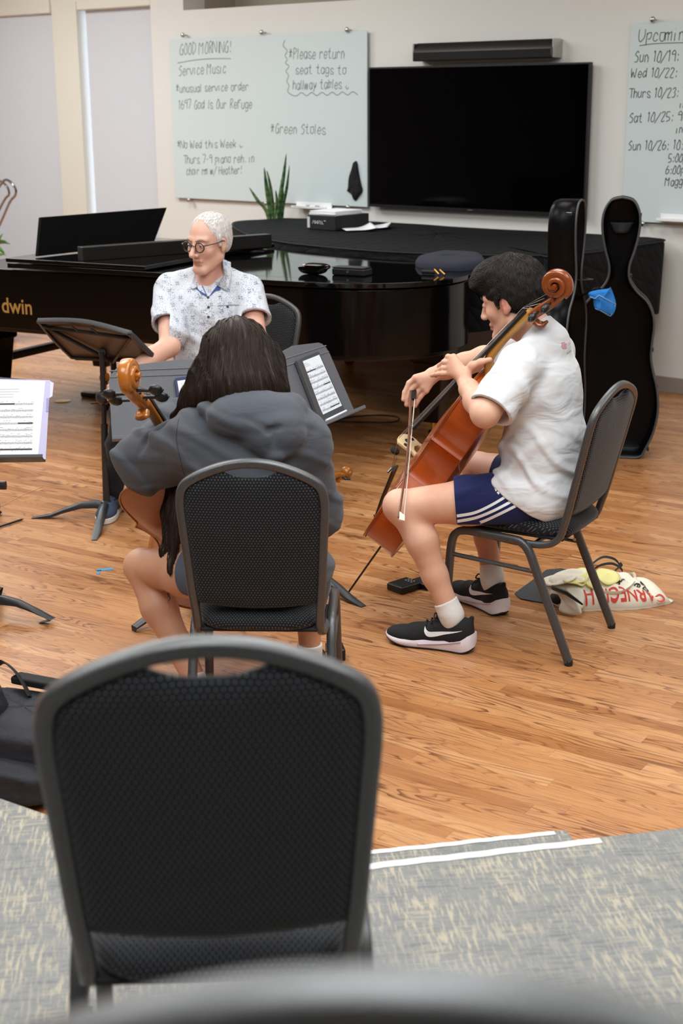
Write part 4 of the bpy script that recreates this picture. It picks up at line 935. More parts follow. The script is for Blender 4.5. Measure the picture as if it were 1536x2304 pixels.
    # bridge, tailpiece, strings, endpin, sound holes
    mb = MB(); br = [(-0.045, 0.083), (-0.038, 0.100), (-0.044, 0.125), (-0.042, 0.158), (-0.02, 0.170), (0.0, 0.172), (0.02, 0.168), (0.042, 0.150), (0.044, 0.122), (0.038, 0.100), (0.045, 0.083), (0.026, 0.083), (0.020, 0.098), (0.0, 0.106), (-0.020, 0.098), (-0.026, 0.083)]
    Mb = M @ Matrix(((1, 0, 0, 0), (0, 1, 0, 0), (0, 0, 1, 0.355), (0, 0, 0, 1)))
    mb.prism(br, -0.005, 0.005, Mb); mb.build('bridge', brd, t, bevel=0.0015)
    for (x, y, r) in ((0, 0.138, 0.011), (-0.028, 0.132, 0.009), (0.028, 0.130, 0.009)): MB().tube([Mb @ Vector((x, y, -0.0056)), Mb @ Vector((x, y, 0.0056))], r, 12).build('bridge_cutout', ebony, t)
    mb = MB(); vs = []
    for (z, y, w_) in ((0.015, 0.078, 0.016), (0.10, 0.098, 0.020), (0.235, 0.122, 0.029)):
        for (a, d) in ((-1, -0.006), (-1, 0.0), (0, 0.006), (1, 0.0), (1, -0.006)): vs.append(M @ Vector((a*w_, y+d, z)))
    mb.add(vs, [(l*5+i, l*5+i+1, (l+1)*5+i+1, (l+1)*5+i) for l in range(2) for i in range(4)]+[(l*5+4, l*5, (l+1)*5, (l+1)*5+4) for l in range(2)]+[(4, 3, 2, 1, 0), (10, 11, 12, 13, 14)]); mb.build('tailpiece', ebony, t, smooth=40)
    for i, x in enumerate((-1.5, -0.5, 0.5, 1.5)):
        yb_ = 0.173-0.004*abs(x) - (0.004 if x > 0 else 0)
        MB().tube([M @ Vector((x*0.010, 0.127, 0.232)), M @ Vector((x*0.0155, yb_, 0.355)), M @ Vector((x*0.0065, 0.068, 1.036)), M @ Vector((x*0.004, 0.028, 1.065+0.02*i))], 0.0011-0.0001*i, 5).build('string', MT['steel'], t)
        MB().sphere((x*0.010, 0.132, 0.215), 0.005, 8, 6, M).build('fine_tuner', MT['chrome'], t)
    MB().tube([M @ Vector((0, 0.055, -0.012)), M @ Vector((0, 0.088, 0.016))], 0.002, 6).build('tail_gut', ebony, t)
    MB().tube([M @ Vector((0, 0, 0.004)), M @ Vector((0, 0, -0.022))], [0.016, 0.012], 14).build('endpin_collar', ebony, t)
    MB().tube([M @ Vector((0, 0, -0.02)), M @ Vector((0, 0, -endpin+0.01)), M @ Vector((0, 0, -endpin))], [0.0042, 0.0042, 0.0012], 8).build('endpin', MT['black'], t)
    for s_ in (-1, 1):
        fh = [(0.052, 0.42), (0.060, 0.432), (0.066, 0.42), (0.064, 0.39), (0.074, 0.345), (0.086, 0.30), (0.094, 0.285), (0.100, 0.296), (0.106, 0.288)]
        mb = MB(); mb.tube(catmull([M @ Vector((s_*x, 0.060+0.026*max(0, 0.72-((x/0.15)**2)*0.85)+0.0035, z)) for x, z in fh], 4), 0.0042, 6, ry=0.0012, up=(M.to_3x3() @ Vector((1, 0, 0)))); mb.build('sound_hole', ebony, t, smooth=180)
    return t
EB = simple('ebony', rgb(26, 25, 26), 0.38); BRD = varied('maple_bridge', rgb(222, 200, 158), rgb(206, 180, 136), 40, 0.6)
RED = wood('red_brown_varnish', rgb(164, 64, 14), rgb(202, 102, 30)); REDT = wood('amber_spruce_varnish', rgb(148, 66, 20), rgb(176, 92, 34)); RNK = wood('amber_maple_neck', rgb(120, 52, 18), rgb(168, 88, 32), (40, 40, 14))
BRW = wood('brown_gold_varnish', rgb(146, 76, 10), rgb(174, 98, 22)); BRT = wood('gold_spruce_varnish', rgb(160, 92, 26), rgb(182, 112, 40)); BNK = wood('honey_maple', rgb(168, 94, 24), rgb(200, 126, 44), (20, 20, 30))
def axes(E, S, fhint):
    z = (S-E).normalized(); y = (fhint - z*fhint.dot(z)).normalized(); x = y.cross(z); return x, y, z
def scaleM(M, s): return M @ Matrix.Scale(s, 4)
BM = chair_M(BOYC, BOYF)                       # the boy's own frame: x right, y forward, z up
def BPt(px, py, t): return PW(px, py, BOYR, BOYC + BOYR*t)
E_ = G(780, 1338); S_ = BPt(1268, 643, -0.10)
fh_ = -RGT*0.80 + UPV*0.57 + FWD*0.10
x_, y_, z_ = axes(E_, S_, fh_); CS = 1.045; ep = ((S_-E_).length - 1.180*CS)
BCM = scaleM(frame(E_ + z_*ep, x_, y_, z_), CS)
ylw = wood('pale_maple_neck', rgb(176, 122, 48), rgb(208, 160, 82), (20, 20, 60))
boycello = cello('cello', 'red-brown cello played by the boy in the white shirt', 'cello', BCM, (RED, REDT, RNK, EB, BRD), ep/CS)
MB().lathe([(0.002, -0.006), (0.016, -0.005), (0.017, 0.0), (0.016, 0.005), (0.002, 0.006)], 20, BCM @ Matrix.Translation((0.0, 0.155, 0.295))).build('rubber_mute', MT['rubber'], boycello, smooth=40)
for o in list(COL.objects):
    if o.parent == boycello and o.name.startswith('neck') and not o.name.startswith('neck_chin'): o.data.materials.clear(); o.data.materials.append(ylw)
Sg = PY(281, 846, 4.06); Ug = PY(402, 1104, 4.42); ag = (Sg-Ug).normalized()
x_, y_, z_ = axes(Ug, Sg, Vector((0.12, 0.8, 0.6))); og = Ug - z_*(0.632*1.03); epg = og.z/z_.z
GCM = scaleM(frame(og, x_, y_, z_), 1.03)
cello('cello', 'golden-brown cello held by the girl in the grey hoodie', 'cello', GCM, (BRW, BRT, BNK, EB, BRD), epg/1.03)
def bow(label, frog, tip, hairdir):
    ax = (tip-frog).normalized(); L = (tip-frog).length; hd = (hairdir - ax*hairdir.dot(ax)).normalized(); sx = ax.cross(hd)
    M = frame(frog, sx, hd, ax); t = thing('cello_bow', label, 'bow', M)
    pts = [M @ Vector((0, -0.012+0.010*math.sin(math.pi*k/12), -0.03+(L+0.03)*k/12)) for k in range(13)]
    MB().tube(pts, [0.0052-0.0014*k/12 for k in range(13)], 8).build('stick', wood('pernambuco', rgb(92, 46, 22), rgb(124, 66, 34)), t, smooth=60)
    MB().box((0, 0.006, L/2), (0.010, 0.0016, L-0.01), M).build('bow_hair', simple('bow_hair', rgb(232, 228, 216), 0.5), t, smooth=0)
    MB().box((0, 0.0, 0.005), (0.013, 0.022, 0.055), M).build('frog', EB, t, bevel=0.003)
    mb = MB(); mb.add([M @ Vector(v) for v in ((-0.005, -0.012, L-0.025), (0.005, -0.012, L-0.025), (0.004, -0.010, L+0.012), (-0.004, -0.010, L+0.012), (-0.005, 0.008, L-0.012), (0.005, 0.008, L-0.012), (0.002, 0.010, L+0.010), (-0.002, 0.010, L+0.010))], [(0, 1, 2, 3), (7, 6, 5, 4), (0, 4, 5, 1), (1, 5, 6, 2), (2, 6, 7, 3), (3, 7, 4, 0)]); mb.build('tip', simple('ivory_tip', rgb(230, 224, 205), 0.4), t)
    MB().tube([M @ Vector((0, -0.010, -0.03)), M @ Vector((0, -0.010, -0.055))], 0.0062, 10).build('screw', MT['chrome'], t)
    return t
FROG = BPt(930, 886, 0.085); TIP = BPt(904, 1166, -0.425)
bow('wooden cello bow in the right hand of the boy in the white shirt', FROG, TIP, BOYF*-1+Vector((0, 0, -0.6)))
# violin lying behind the girl, only its scroll and neck in sight
vs0 = G(783, 1066, 0.11); vd = (G(783, 1066, 0.11)-G(705, 1101, 0.09)).normalized()
yv = Vector((0.1, -0.25, 0.95)); yv = (yv-vd*yv.dot(vd)).normalized(); VM = scaleM(frame(vs0 - vd*(1.2*0.52), yv.cross(vd), yv, vd), 0.52)
VLN = wood('violin_varnish', rgb(150, 84, 20), rgb(186, 122, 44))
cello('violin', 'small string instrument on the floor behind the girl, scroll and neck showing', 'violin', VM, (RED, BRT, VLN, EB, BRD), 0.03)
# ------------------------------------------------------------------ music stands
STB = varied('black_stand_enamel', rgb(34, 35, 38), rgb(46, 47, 51), 80, 0.42, (300, 0.1, 0.001)); STG = varied('charcoal_stand_desk', rgb(92, 94, 101), rgb(102, 104, 111), 60, 0.5, (400, 0.08, 0.001)); STR = simple('brown_underside', rgb(88, 76, 72), 0.5)
def stand_base(t, b, top, leg_dirs, L=0.33, knob=None):
    MB().tube([b+Vector((0, 0, 0.05)), lerp(b, top, 0.58)], 0.0165, 14).build('pole', STB, t)
    MB().tube([lerp(b, top, 0.55), top], 0.0120, 12).build('inner_pole', STB, t)
    MB().lathe([(0.026, 0.045), (0.030, 0.06), (0.026, 0.085), (0.018, 0.09)], 16, Matrix.Translation(b)).build('hub', STB, t, smooth=40)
    for a in leg_dirs:
        d = Vector((math.cos(a), math.sin(a), 0)); s_ = Vector((-d.y, d.x, 0)); mb = MB(); pr = [(0.0, 0.078, 0.030), (0.05, 0.088, 0.030), (0.12, 0.080, 0.030), (0.20, 0.052, 0.031), (0.27, 0.022, 0.030), (L, 0.004, 0.020)]
        vs = []
        for (r, z, w_) in pr:
            zl = max(0.0015, z-0.030*(1-r/L)-0.008)
            for (k, zz) in ((-1, zl), (-1, z*0.9), (-0.5, z), (0.5, z), (1, z*0.9), (1, zl)): vs.append(b+d*r+s_*(k*w_*0.62)+Vector((0, 0, zz)))
        mb.add(vs, [(l*6+i, l*6+(i+1) % 6, (l+1)*6+(i+1) % 6, (l+1)*6+i) for l in range(len(pr)-1) for i in range(6)]+[(5, 4, 3, 2, 1, 0), tuple(30+i for i in range(6))])
        mb.build('leg', STB, t, smooth=50)
    if knob:
        k0 = lerp(b, top, knob[0]); MB().sphere(k0, 0.036, 16, 10).build('height_clutch', STB, t, smooth=180)
        MB().tube([k0, k0+knob[1]*0.075], [0.014, 0.017], 12).build('clutch_knob', STB, t)
def desk_shape(M, W_, H_, mat, t, back=True, corner=0.06):
    # desk in its own frame: x along, y up the slope, z toward the reader
    pr = [(-W_/2, 0), (W_/2, 0), (W_/2, H_-corner*1.3)] + [(W_/2-corner*(1-math.cos(a)), H_-corner*1.3+corner*1.0*math.sin(a)) for a in (0.5, 1.0, 1.4)] + [(0.0, H_)] + [(-W_/2+corner*(1-math.cos(a)), H_-corner*1.3+corner*1.0*math.sin(a)) for a in (1.4, 1.0, 0.5)] + [(-W_/2, H_-corner*1.3)]
    d = MB().prism(pr, -0.004, 0.0, M).build('desk', mat, t, bevel=0.001)
    mb = MB(); mb.box((0, 0.0, 0.026), (W_, 0.004, 0.056), M); mb.box((0, 0.006, 0.054), (W_, 0.012, 0.003), M); mb.build('ledge', mat, t, bevel=0.001)
    for y in (H_*0.80, H_*0.88): MB().tube([M @ Vector((-W_/2+0.004, y, 0.0)), M @ Vector((W_/2-0.004, y, 0.0))], 0.0028, 6).build('crease', mat, t)
    return d
def stand_frame(c, xdir, tilt):                # c = middle of the lower edge
    x = Vector((xdir[0], xdir[1], 0)).normalized(); nb_ = Vector((x.y, -x.x, 0))          # toward the reader
    y = (Vector((0, 0, 1))*math.cos(tilt) - nb_*math.sin(tilt)).normalized(); z = x.cross(y); return frame(c, x, y, z)
# 1: stand of the grey-haired man, seen from behind
b1 = G(241, 1166); tA = PY(229, 792, b1.y-0.02)
s1 = thing('music_stand', 'black music stand seen from behind, left of the grey-haired man', 'music stand', b1)
dirs = [math.atan2((G(*p)-b1).y, (G(*p)-b1).x) for p in ((205, 1228), (158, 1166))]
stand_base(s1, b1, tA, dirs+[dirs[0]+2.25], 0.36, (0.735, (RGT*1.0+Vector((0, -0.1, 0.05)))))
TL, TR, BRc, BLc = PY(87, 721, 6.42), PY(290, 748, 6.22), PY(354, 811, 6.46), PY(163, 803, 6.66)
def bil(u, v): return lerp(lerp(BLc, BRc, u), lerp(TL, TR, u), v)
nn_ = (BRc-BLc).cross(TL-BLc).normalized()
if nn_.dot(FWD) > 0: nn_ = -nn_                # toward the viewer
mb = MB(); mb.grid(lambda u, v: bil(u, v)+nn_*(-0.02*(1-(2*u-1)**2)*v), 12, 8); mb.build('desk', STR, s1, smooth=180, solid=0.004)
rimp = catmull([bil(0.0, 0.0), bil(-0.02, 0.45), bil(0.0, 0.93), bil(0.035, 1.0), bil(0.5, 1.02)-nn_*0.02, bil(0.96, 1.0), bil(1.0, 0.93), bil(1.0, 0.5), bil(1.0, 0.0)], 6)
MB().tube(rimp, 0.013, ring=sqring(8, 0.5), up=nn_, ry=0.008).build('desk_rim', STB, s1, smooth=60)
for pts in ((bil(0.02, 0.90), bil(0.5, 0.0)+nn_*0.012), (bil(0.98, 0.86), bil(0.5, 0.0)+nn_*0.012), (bil(0.03, 0.85), bil(0.5, 0.86), bil(0.97, 0.82)), (bil(0.02, 0.02), bil(0.98, 0.02))):
    MB().tube([p+nn_*0.006 for p in pts], 0.010, 6, ry=0.006, up=nn_).build('rib', STB, s1)
for u in (0.40, 0.62): MB().tube([bil(u, 0.86)+nn_*0.006, bil(u-0.04, 1.0)+nn_*0.004], 0.005, 6).build('rib', STB, s1)
MB().tube([tA, bil(0.42, 0.12)+nn_*0.01], 0.017, 10).build('desk_joint', STB, s1)
mb = MB(); q = [bil(0.02, -0.02), bil(0.45, -0.02), bil(0.98, -0.02)]; mb.tube([p-nn_*0.03+Vector((0, 0, -0.012)) for p in q], 0.030, ring=sqring(8, 0.4), ry=0.004, up=nn_); mb.build('ledge', STR, s1)
# 2: the girl's stand, facing her
M2 = stand_frame(PY(420, 985, 5.08), (0.98, 0.17), math.radians(20)); c2 = M2 @ Vector((0, 0.10, -0.02))
s2 = thing('music_stand', 'grey music stand facing the girl, with a blue-cased tablet on it', 'music stand', Vector((c2.x, c2.y+0.03, 0)))
desk_shape(M2, 0.54, 0.292, STG, s2); b2 = Vector((c2.x, c2.y+0.03, 0))
tip2 = G(303, 1421); a2 = math.atan2((tip2-b2).y, (tip2-b2).x); stand_base(s2, b2, c2, [a2, a2+2.1, a2+4.2], max(0.2, (tip2-b2).length+0.004), (0.75, Vector((0, 1, 0))))
# 3: the boy's stand, turned to the right
x3 = Vector((0.454, 0.89, 0)).normalized(); M3 = stand_frame(PY(704, 968, 5.36)+x3*0.0, x3, math.radians(26))
tl3 = M3 @ Vector((0, 0, 0)); s3f = M3 @ Matrix.Translation((0.115, 0, 0)); M3 = s3f
c3 = M3 @ Vector((0, 0.12, -0.02)); b3 = Vector((c3.x-0.03, c3.y, 0))
s3 = thing('music_stand', 'grey music stand angled toward the boy, holding an upright e-reader', 'music stand', b3)
desk_shape(M3, 0.50, 0.335, STG, s3); tip3 = G(816, 1365); a3 = math.atan2((tip3-b3).y, (tip3-b3).x); stand_base(s3, b3, c3, [a3, a3+2.1, a3+4.2], (tip3-b3).length+0.004, (0.75, Vector((-1, 0, 0))))
# 4: sheet music stand at the left edge, facing us
M4 = stand_frame(PY(-46, 1040, 5.06), (1.0, 0.02), math.radians(30)); c4 = M4 @ Vector((0, 0.14, -0.02)); tip4 = G(91, 1401)
b4 = Vector((c4.x-0.02, c4.y+0.02, 0)); s4 = thing('music_stand', 'black music stand at the left edge holding open sheet music', 'music stand', b4)
desk_shape(M4, 0.48, 0.335, STB, s4); a4 = math.atan2((tip4-b4).y, (tip4-b4).x); stand_base(s4, b4, c4, [a4, a4+2.1, a4+4.2], max(0.2, (tip4-b4).length), (0.7, Vector((1, 0, 0))))
# ------------------------------------------------------------------ devices and music on the stands
def on_plane(px, py, M, lift):                 # local x, y on a desk plane
    p = PW(px, py, M.col[2].to_3d(), M @ Vector((0, 0, lift))); q = M.inverted() @ p; return q.x, q.y
def staff_rows(mb, M, z, x0, x1, rows, h, seed, bars=()):
    rr = random.Random(seed)
    for k, y in enumerate(rows):
        for l in range(5): mb.box(((x0+x1)/2, y+(l-2)*h/4, z), (x1-x0, 0.00035, 0.0004), M)
        x = x0+0.006
        while x < x1-0.004:
            yy = y+rr.uniform(-h*0.55, h*0.55); mb.box((x, yy, z), (0.0024, 0.0018, 0.0005), M)
            if rr.random() < 0.75: mb.box((x+0.001, yy+0.004*rr.choice((1, 1, -1)), z), (0.0004, 0.008, 0.0004), M)
            if rr.random() < 0.45: mb.box((x+0.004, yy+0.008, z), (0.007, 0.0012, 0.0004), M)
            x += rr.uniform(0.0045, 0.010)
def device(name, label, cat, M, quad, th, casemat, scr_in, rows, seed):
    # quad: local corner points lower-left, lower-right, upper-right, upper-left on the desk plane
    LL, LR, UR, UL = [Vector((a, b, 0)) for a, b in quad]; X = (LR-LL); Y = (UL-LL); W_, H_ = X.length, Y.length; X.normalize(); Y = (Y-X*Y.dot(X)).normalized()
    Md = M @ frame(LL+Vector((0, 0, 0.004)), X, Y, Vector((0, 0, 1))); t = thing(name, label, cat, Md)
    cr = 0.010; poly = []
    for (cx, cy, a0) in ((W_-cr, cr, -90), (W_-cr, H_-cr, 0), (cr, H_-cr, 90), (cr, cr, 180)):
        for a in (0, 30, 60, 90): poly.append((cx+cr*math.cos(math.radians(a0+a)), cy+cr*math.sin(math.radians(a0+a))))
    MB().prism(poly, 0.0, th, Md).build('case', casemat, t, smooth=30, bevel=0.0015)
    l, b, r, u = scr_in; sc_ = NT('lit_screen'); sc_.p(col=rgb(226, 234, 242), rough=0.3, emis=rgb(205, 220, 240), estr=0.10)
    MB().box(((l+W_-r)/2, (b+H_-u)/2, th+0.0004), (W_-l-r, H_-b-u, 0.0012), Md).build('screen', sc_.mat, t, smooth=0)
    mb = MB(); z = th+0.0014; x0, x1 = l+0.006, W_-r-0.006; y1 = H_-u-0.012
    for k in range(3): mb.box((x0+0.025+k*0.004, y1-k*0.006, z), (0.04+0.008*k, 0.0009, 0.0004), Md)
    if rows: staff_rows(mb, Md, z, x0, x1, [y1-0.035-k*(H_-b-u-0.06)/(rows-1) for k in range(rows)], 0.0055, seed); 
    mb.build('displayed_score', MT['ink2'], t, smooth=0)
    if rows:
        mb = MB()
        for (fx, fw, k) in ((0.05, 0.5, 0), (0.62, 0.36, 3), (0.45, 0.5, rows-1)): mb.box((lerp(x0, x1, fx+fw/2), y1-0.035-k*(H_-b-u-0.06)/(rows-1)+0.0006, z+0.0003), ((x1-x0)*fw, 0.0032, 0.0006), Md)
        mb.build('score_bar', MT['ink'], t, smooth=0)
    return t, Md, W_, H_
qd = [on_plane(x, y, M3, 0.004) for x, y in ((726, 952), (773, 929), (720, 796), (673, 809))]
er, Mer, We, He = device('e_reader', 'upright e-reader showing a score on the angled grey stand', 'e-reader', M3, qd, 0.011, simple('dark_grey_bezel', rgb(66, 68, 76), 0.45), (0.010, 0.030, 0.010, 0.014), 8, 5)
q2 = [on_plane(x, y, M3, 0.003) for x, y in ((716, 958), (725, 955), (671, 809), (661, 815))]
LL, LR, UR, UL = [Vector((a, b, 0)) for a, b in q2]; mb = MB(); mb.add([M3 @ Vector((v.x, v.y, z)) for z in (0.004, 0.020) for v in (LL, LR, UR, UL)], [(3, 2, 1, 0), (4, 5, 6, 7), (0, 1, 5, 4), (1, 2, 6, 5), (2, 3, 7, 6), (3, 0, 4, 7)]); mb.build('folded_cover', varied('grey_folio', rgb(62, 62, 66), rgb(76, 75, 78), 90, 0.6), er, bevel=0.002)
st = thing('stylus', 'white stylus lying along the foot of the e-reader', 'stylus', Mer @ Vector((We/2, -0.004, 0.016)))
MB().tube([Mer @ Vector((0.002, 0.004, 0.017)), Mer @ Vector((We-0.006, 0.004, 0.017))], [0.0050, 0.0046], 10).build('stylus_body', MT['white'], st); MB().tube([Mer @ Vector((We-0.006, 0.004, 0.017)), Mer @ Vector((We+0.004, 0.004, 0.017))], [0.0046, 0.001], 10).build('stylus_tip', MT['white'], st)
lp_ = on_plane(391, 852, M2, 0.004); lq = on_plane(403, 925, M2, 0.004); W_ = 0.178; H_ = 0.20
uy = Vector((lp_[0]-lq[0], lp_[1]-lq[1], 0)).normalized(); ux = Vector((uy.y, -uy.x, 0)); LLv = Vector((lp_[0], lp_[1], 0))-uy*H_
device('tablet', 'blue-cased tablet showing a page on the grey stand in front of the girl', 'tablet', M2, [((LLv+ux*a+uy*b).x, (LLv+ux*a+uy*b).y) for a, b in ((0, 0), (W_, 0), (W_, H_), (0, H_))], 0.012, simple('navy_tablet_case', rgb(34, 42, 92), 0.5), (0.010, 0.012, 0.010, 0.012), 7, 9)
MB().box((0, 0, 0.012), (0.05, 0.015, 0.02), M2).build('clip', STB, s2) if False else None
# sheet music with lilac folder
fp = [on_plane(x, y, M4, 0.006) for x, y in ((-130, 1034), (103, 1034), (113, 856), (-110, 850))]
fo = thing('sheet_music', 'white sheet music in a lilac folder on the stand at the left edge', 'sheet music', M4 @ Vector((0.1, 0.01, 0.006)))
lil = simple('lilac_folder', rgb(196, 192, 226), 0.6)
def flatpoly(name, pts, z0, z1, M, mat, parent): return MB().prism(pts, z0, z1, M).build(name, mat, parent, smooth=0)
flatpoly('folder', fp, 0.006, 0.009, M4, lil, fo)
tabp = [on_plane(x, y, M4, 0.006) for x, y in ((111, 896), (118, 892), (121, 862), (113, 858))]; flatpoly('index_tab', tabp, 0.0065, 0.0085, M4, simple('pale_lilac', rgb(214, 212, 236), 0.6), fo)
tabp = [on_plane(x, y, M4, 0.006) for x, y in ((104, 927), (109, 927), (110, 897), (105, 896))]; flatpoly('index_tab', tabp, 0.009, 0.0105, M4, simple('deep_lilac', rgb(160, 150, 206), 0.6), fo)
pg = [on_plane(x, y, M4, 0.010) for x, y in ((-120, 1033), (85, 1033), (102, 858), (-105, 853))]
flatpoly('page', pg, 0.0095, 0.011, M4, MT['paper'], fo)
mb = MB(); rr = random.Random(4)
px1, py1 = pg[1]; pxt, pyt = pg[2]; yl, yh = py1, pyt; xr = min(px1, pxt)-0.022; xl = xr-0.185
rowy = [yh-0.088-k*(yh-yl-0.125)/7 for k in range(8)]
staff_rows(mb, M4, 0.0112, xl, xr, rowy, 0.0065, 21)
for k in range(4): mb.box((xl+0.07-0.01*k, yh-0.03-k*0.010, 0.0112), (0.12+0.02*(k % 2), 0.0012, 0.0004), M4)
mb.build('printed_notes', simple('print_grey', rgb(150, 150, 160), 0.7), fo, smooth=0)
mb = MB()
for (a, b, k) in ((0.0, 0.62, 0), (0.70, 1.0, 3), (0.28, 1.0, 7)): mb.box((lerp(xl, xr, (a+b)/2), rowy[k]+0.001, 0.0115), ((xr-xl)*(b-a), 0.0045, 0.0006), M4)
mb.build('crossed_out_bar', MT['ink'], fo, smooth=0)
# ------------------------------------------------------------------ small things on the floor
rd0, rd1 = G(-60, 1204, 0.008), G(48, 1169, 0.008)
ro = thing('bow_end', 'thin black rod with a gilt tip lying on the floor at the left edge', 'rod', rd0)
MB().tube([rd0, rd1], 0.0055, 8).build('rod', MT['black'], ro); MB().tube([rd1, rd1+(rd1-rd0).normalized()*0.012], [0.004, 0.003], 8).build('tip', MT['brass'], ro)
sh = G(-14, 1160); shoe_o = thing('shoe', 'blue shoe toe just inside the left edge of the floor', 'shoe', sh)
mb = MB(); mb.sphere(sh+Vector((-0.04, 0, 0.045)), (0.075, 0.05, 0.05), 20, 12); mb.build('upper', varied('blue_canvas', rgb(62, 84, 128), rgb(84, 106, 150), 80, 0.9), shoe_o, smooth=180)
mb = MB(); mb.sphere(sh+Vector((-0.04, 0, 0.014)), (0.080, 0.055, 0.014), 20, 8); mb.build('sole', MT['black'], shoe_o, smooth=180)
for (pxs, nm) in ((((217, 1281), (254, 1277), (255, 1282), (219, 1286)), 0), (((219, 1284), (228, 1283), (223, 1293), (217, 1292)), 1)):
    ps = [G(x, y) for x, y in pxs]; mb = MB(); mb.add([(p.x, p.y, z) for z in (0.0006, 0.0016) for p in ps], [(3, 2, 1, 0), (4, 5, 6, 7), (0, 1, 5, 4), (1, 2, 6, 5), (2, 3, 7, 6), (3, 0, 4, 7)])
    tag(mb.build('painter_tape', simple('blue_tape', rgb(86, 148, 190), 0.7), smooth=0), ('longer blue tape strip of the mark on the floor left of the girl', 'short blue tape scrap crossing the longer strip on the floor')[nm], 'tape')
cb = [G(x, y, 0.005) for x, y in ((690, 962), (735, 952), (790, 938), (850, 934), (890, 937), (897, 944), (880, 950), (820, 950), (760, 949), (715, 956), (680, 972))]
tag(MB().tube(catmull(cb, 6), 0.0045, 6).build('cable', MT['black'], smooth=180), 'thin black cable looped on the floor behind the angled stand', 'cable')
thn = [G(x, y, 0.002) for x, y in ((-20, 1150), (8, 1136), (50, 1114), (96, 1095))]
tag(MB().tube(thn, 0.0014, 5).build('string_scrap', simple('pale_thread', rgb(222, 176, 130), 0.8), smooth=180), 'pale thread lying straight on the floor beside the black stand', 'string')
# phone and battery pack in front of the boy's foot
ga, gb, gc_ = G(869, 1316, 0.02), G(904, 1332, 0.02), G(936, 1318, 0.02)
ex = (G(903, 1337)-G(869, 1325)).normalized(); ey = Vector((-ex.y, ex.x, 0)); Mp = frame(G(869, 1327), ex, ey, Vector((0, 0, 1)))
ph = thing('control_box', 'flat black box with small grey buttons on the floor behind the boy\'s shin', 'box', Mp)
MB().box((0.045, 0.055, 0.015), (0.09, 0.11, 0.030), Mp).build('body', MT['black'], ph, bevel=0.006, bseg=3)
MB().box((0.045, 0.055, 0.0312), (0.078, 0.10, 0.002), Mp).build('face_plate', MT['pianodull'], ph, bevel=0.002)
MB().box((0.07, 0.150, 0.012), (0.10, 0.085, 0.024), Mp).build('end_block', MT['black'], ph, bevel=0.005)
for i in range(3):
    for j in range(2): MB().tube([Mp @ Vector((0.035+i*0.016, 0.075+j*0.016, 0.032)), Mp @ Vector((0.035+i*0.016, 0.075+j*0.016, 0.0335))], 0.0045, 10).build('button', simple('grey_print', rgb(140, 142, 148), 0.5), ph)
cbx = G(757, 1486); Mc = rotz(cbx, 0.15); chg = thing('charger_box', 'small black glossy box on the floor beside the right foot of the girl', 'box', Mc)
MB().box((0, 0.03, 0.022), (0.062, 0.085, 0.044), Mc).build('body', MT['black'], chg, bevel=0.006, bseg=3); MB().box((0, 0.03, 0.0445), (0.050, 0.072, 0.002), Mc).build('lid', MT['piano'], chg, bevel=0.001)
MB().tube([Mc @ Vector((-0.02, -0.01, 0.02)), Mc @ Vector((-0.06, -0.02, 0.01)), Mc @ Vector((-0.10, 0.02, 0.006)), Mc @ Vector((-0.14, 0.0, 0.006))], 0.004, 6).build('lead', MT['white'], chg)
# dark flat folder under the boy's chair
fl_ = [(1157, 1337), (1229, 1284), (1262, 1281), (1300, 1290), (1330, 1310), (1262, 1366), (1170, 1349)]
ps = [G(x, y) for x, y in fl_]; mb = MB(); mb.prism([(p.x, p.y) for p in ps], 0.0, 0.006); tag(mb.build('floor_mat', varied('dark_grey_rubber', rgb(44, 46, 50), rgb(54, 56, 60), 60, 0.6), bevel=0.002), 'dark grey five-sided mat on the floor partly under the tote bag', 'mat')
# tote bag, heightfield lying on the floor
tb0 = G(1365, 1352); bx_ = (G(1498, 1357)-G(1262, 1368)).normalized(); by_ = Vector((-bx_.y, bx_.x, 0)); TM = frame(Vector((tb0.x, tb0.y, 0)), bx_, by_, Vector((0, 0, 1)))
tote = thing('tote_bag', 'cream canvas tote bag with red lettering slumped under the boy\'s chair', 'bag', TM)
def ti(px, py, z=0.03): q = TM.inverted() @ G(px, py, z); return (q.x, q.y)
HW, HD = 0.232, 0.135
def hbag(x, y):
    u, v = x/HW, (y-0.02)/HD; e = max(0, 1-abs(u)**3.2)*max(0, 1-abs(v)**2.6)
    base = 0.118*e**0.36*(0.80-0.26*u+0.08*v)
    return base + 0.008*e*math.sin(7*u+3*v)*math.cos(5*v-2*u) + 0.007*e*math.sin(16*u+9*v) - 0.034*e*math.exp(-((u-0.66+0.1*v)/0.07)**2) - 0.012*e*math.exp(-((u+0.1-0.5*v)/0.06)**2)
def outb(a):
    c, s_ = math.cos(a), math.sin(a); r = 1/(abs(c)**3+abs(s_)**3)**(1/3)
    x, y = c*r*HW*0.985, s_*r*HD*0.985+0.02
    if c > 0.5 and s_ < 0: x += 0.03*max(0, math.cos((a-5.75)*3)) ; y -= 0.004
    return x+0.004*math.sin(a*9), y+0.005*math.sin(a*7+1)
mb = MB(); NR, NA = 26, 110
for j in range(NR):
    t_ = j/(NR-1)
    for i in range(NA):
        x, y = outb(2*math.pi*i/NA); x2, y2 = x*t_, 0.02+(y-0.02)*t_; mb.v.append(tuple(TM @ Vector((x2, y2, max(0.004, hbag(x2, y2)) if j < NR-1 else 0.008))))
for i in range(NA): x, y = outb(2*math.pi*i/NA); mb.v.append(tuple(TM @ Vector((x*0.97, 0.02+(y-0.02)*0.97, 0.0005))))
for j in range(NR):
    for i in range(NA): mb.f.append((j*NA+i, j*NA+(i+1) % NA, (j+1)*NA+(i+1) % NA, (j+1)*NA+i)); mb.m.append(0)
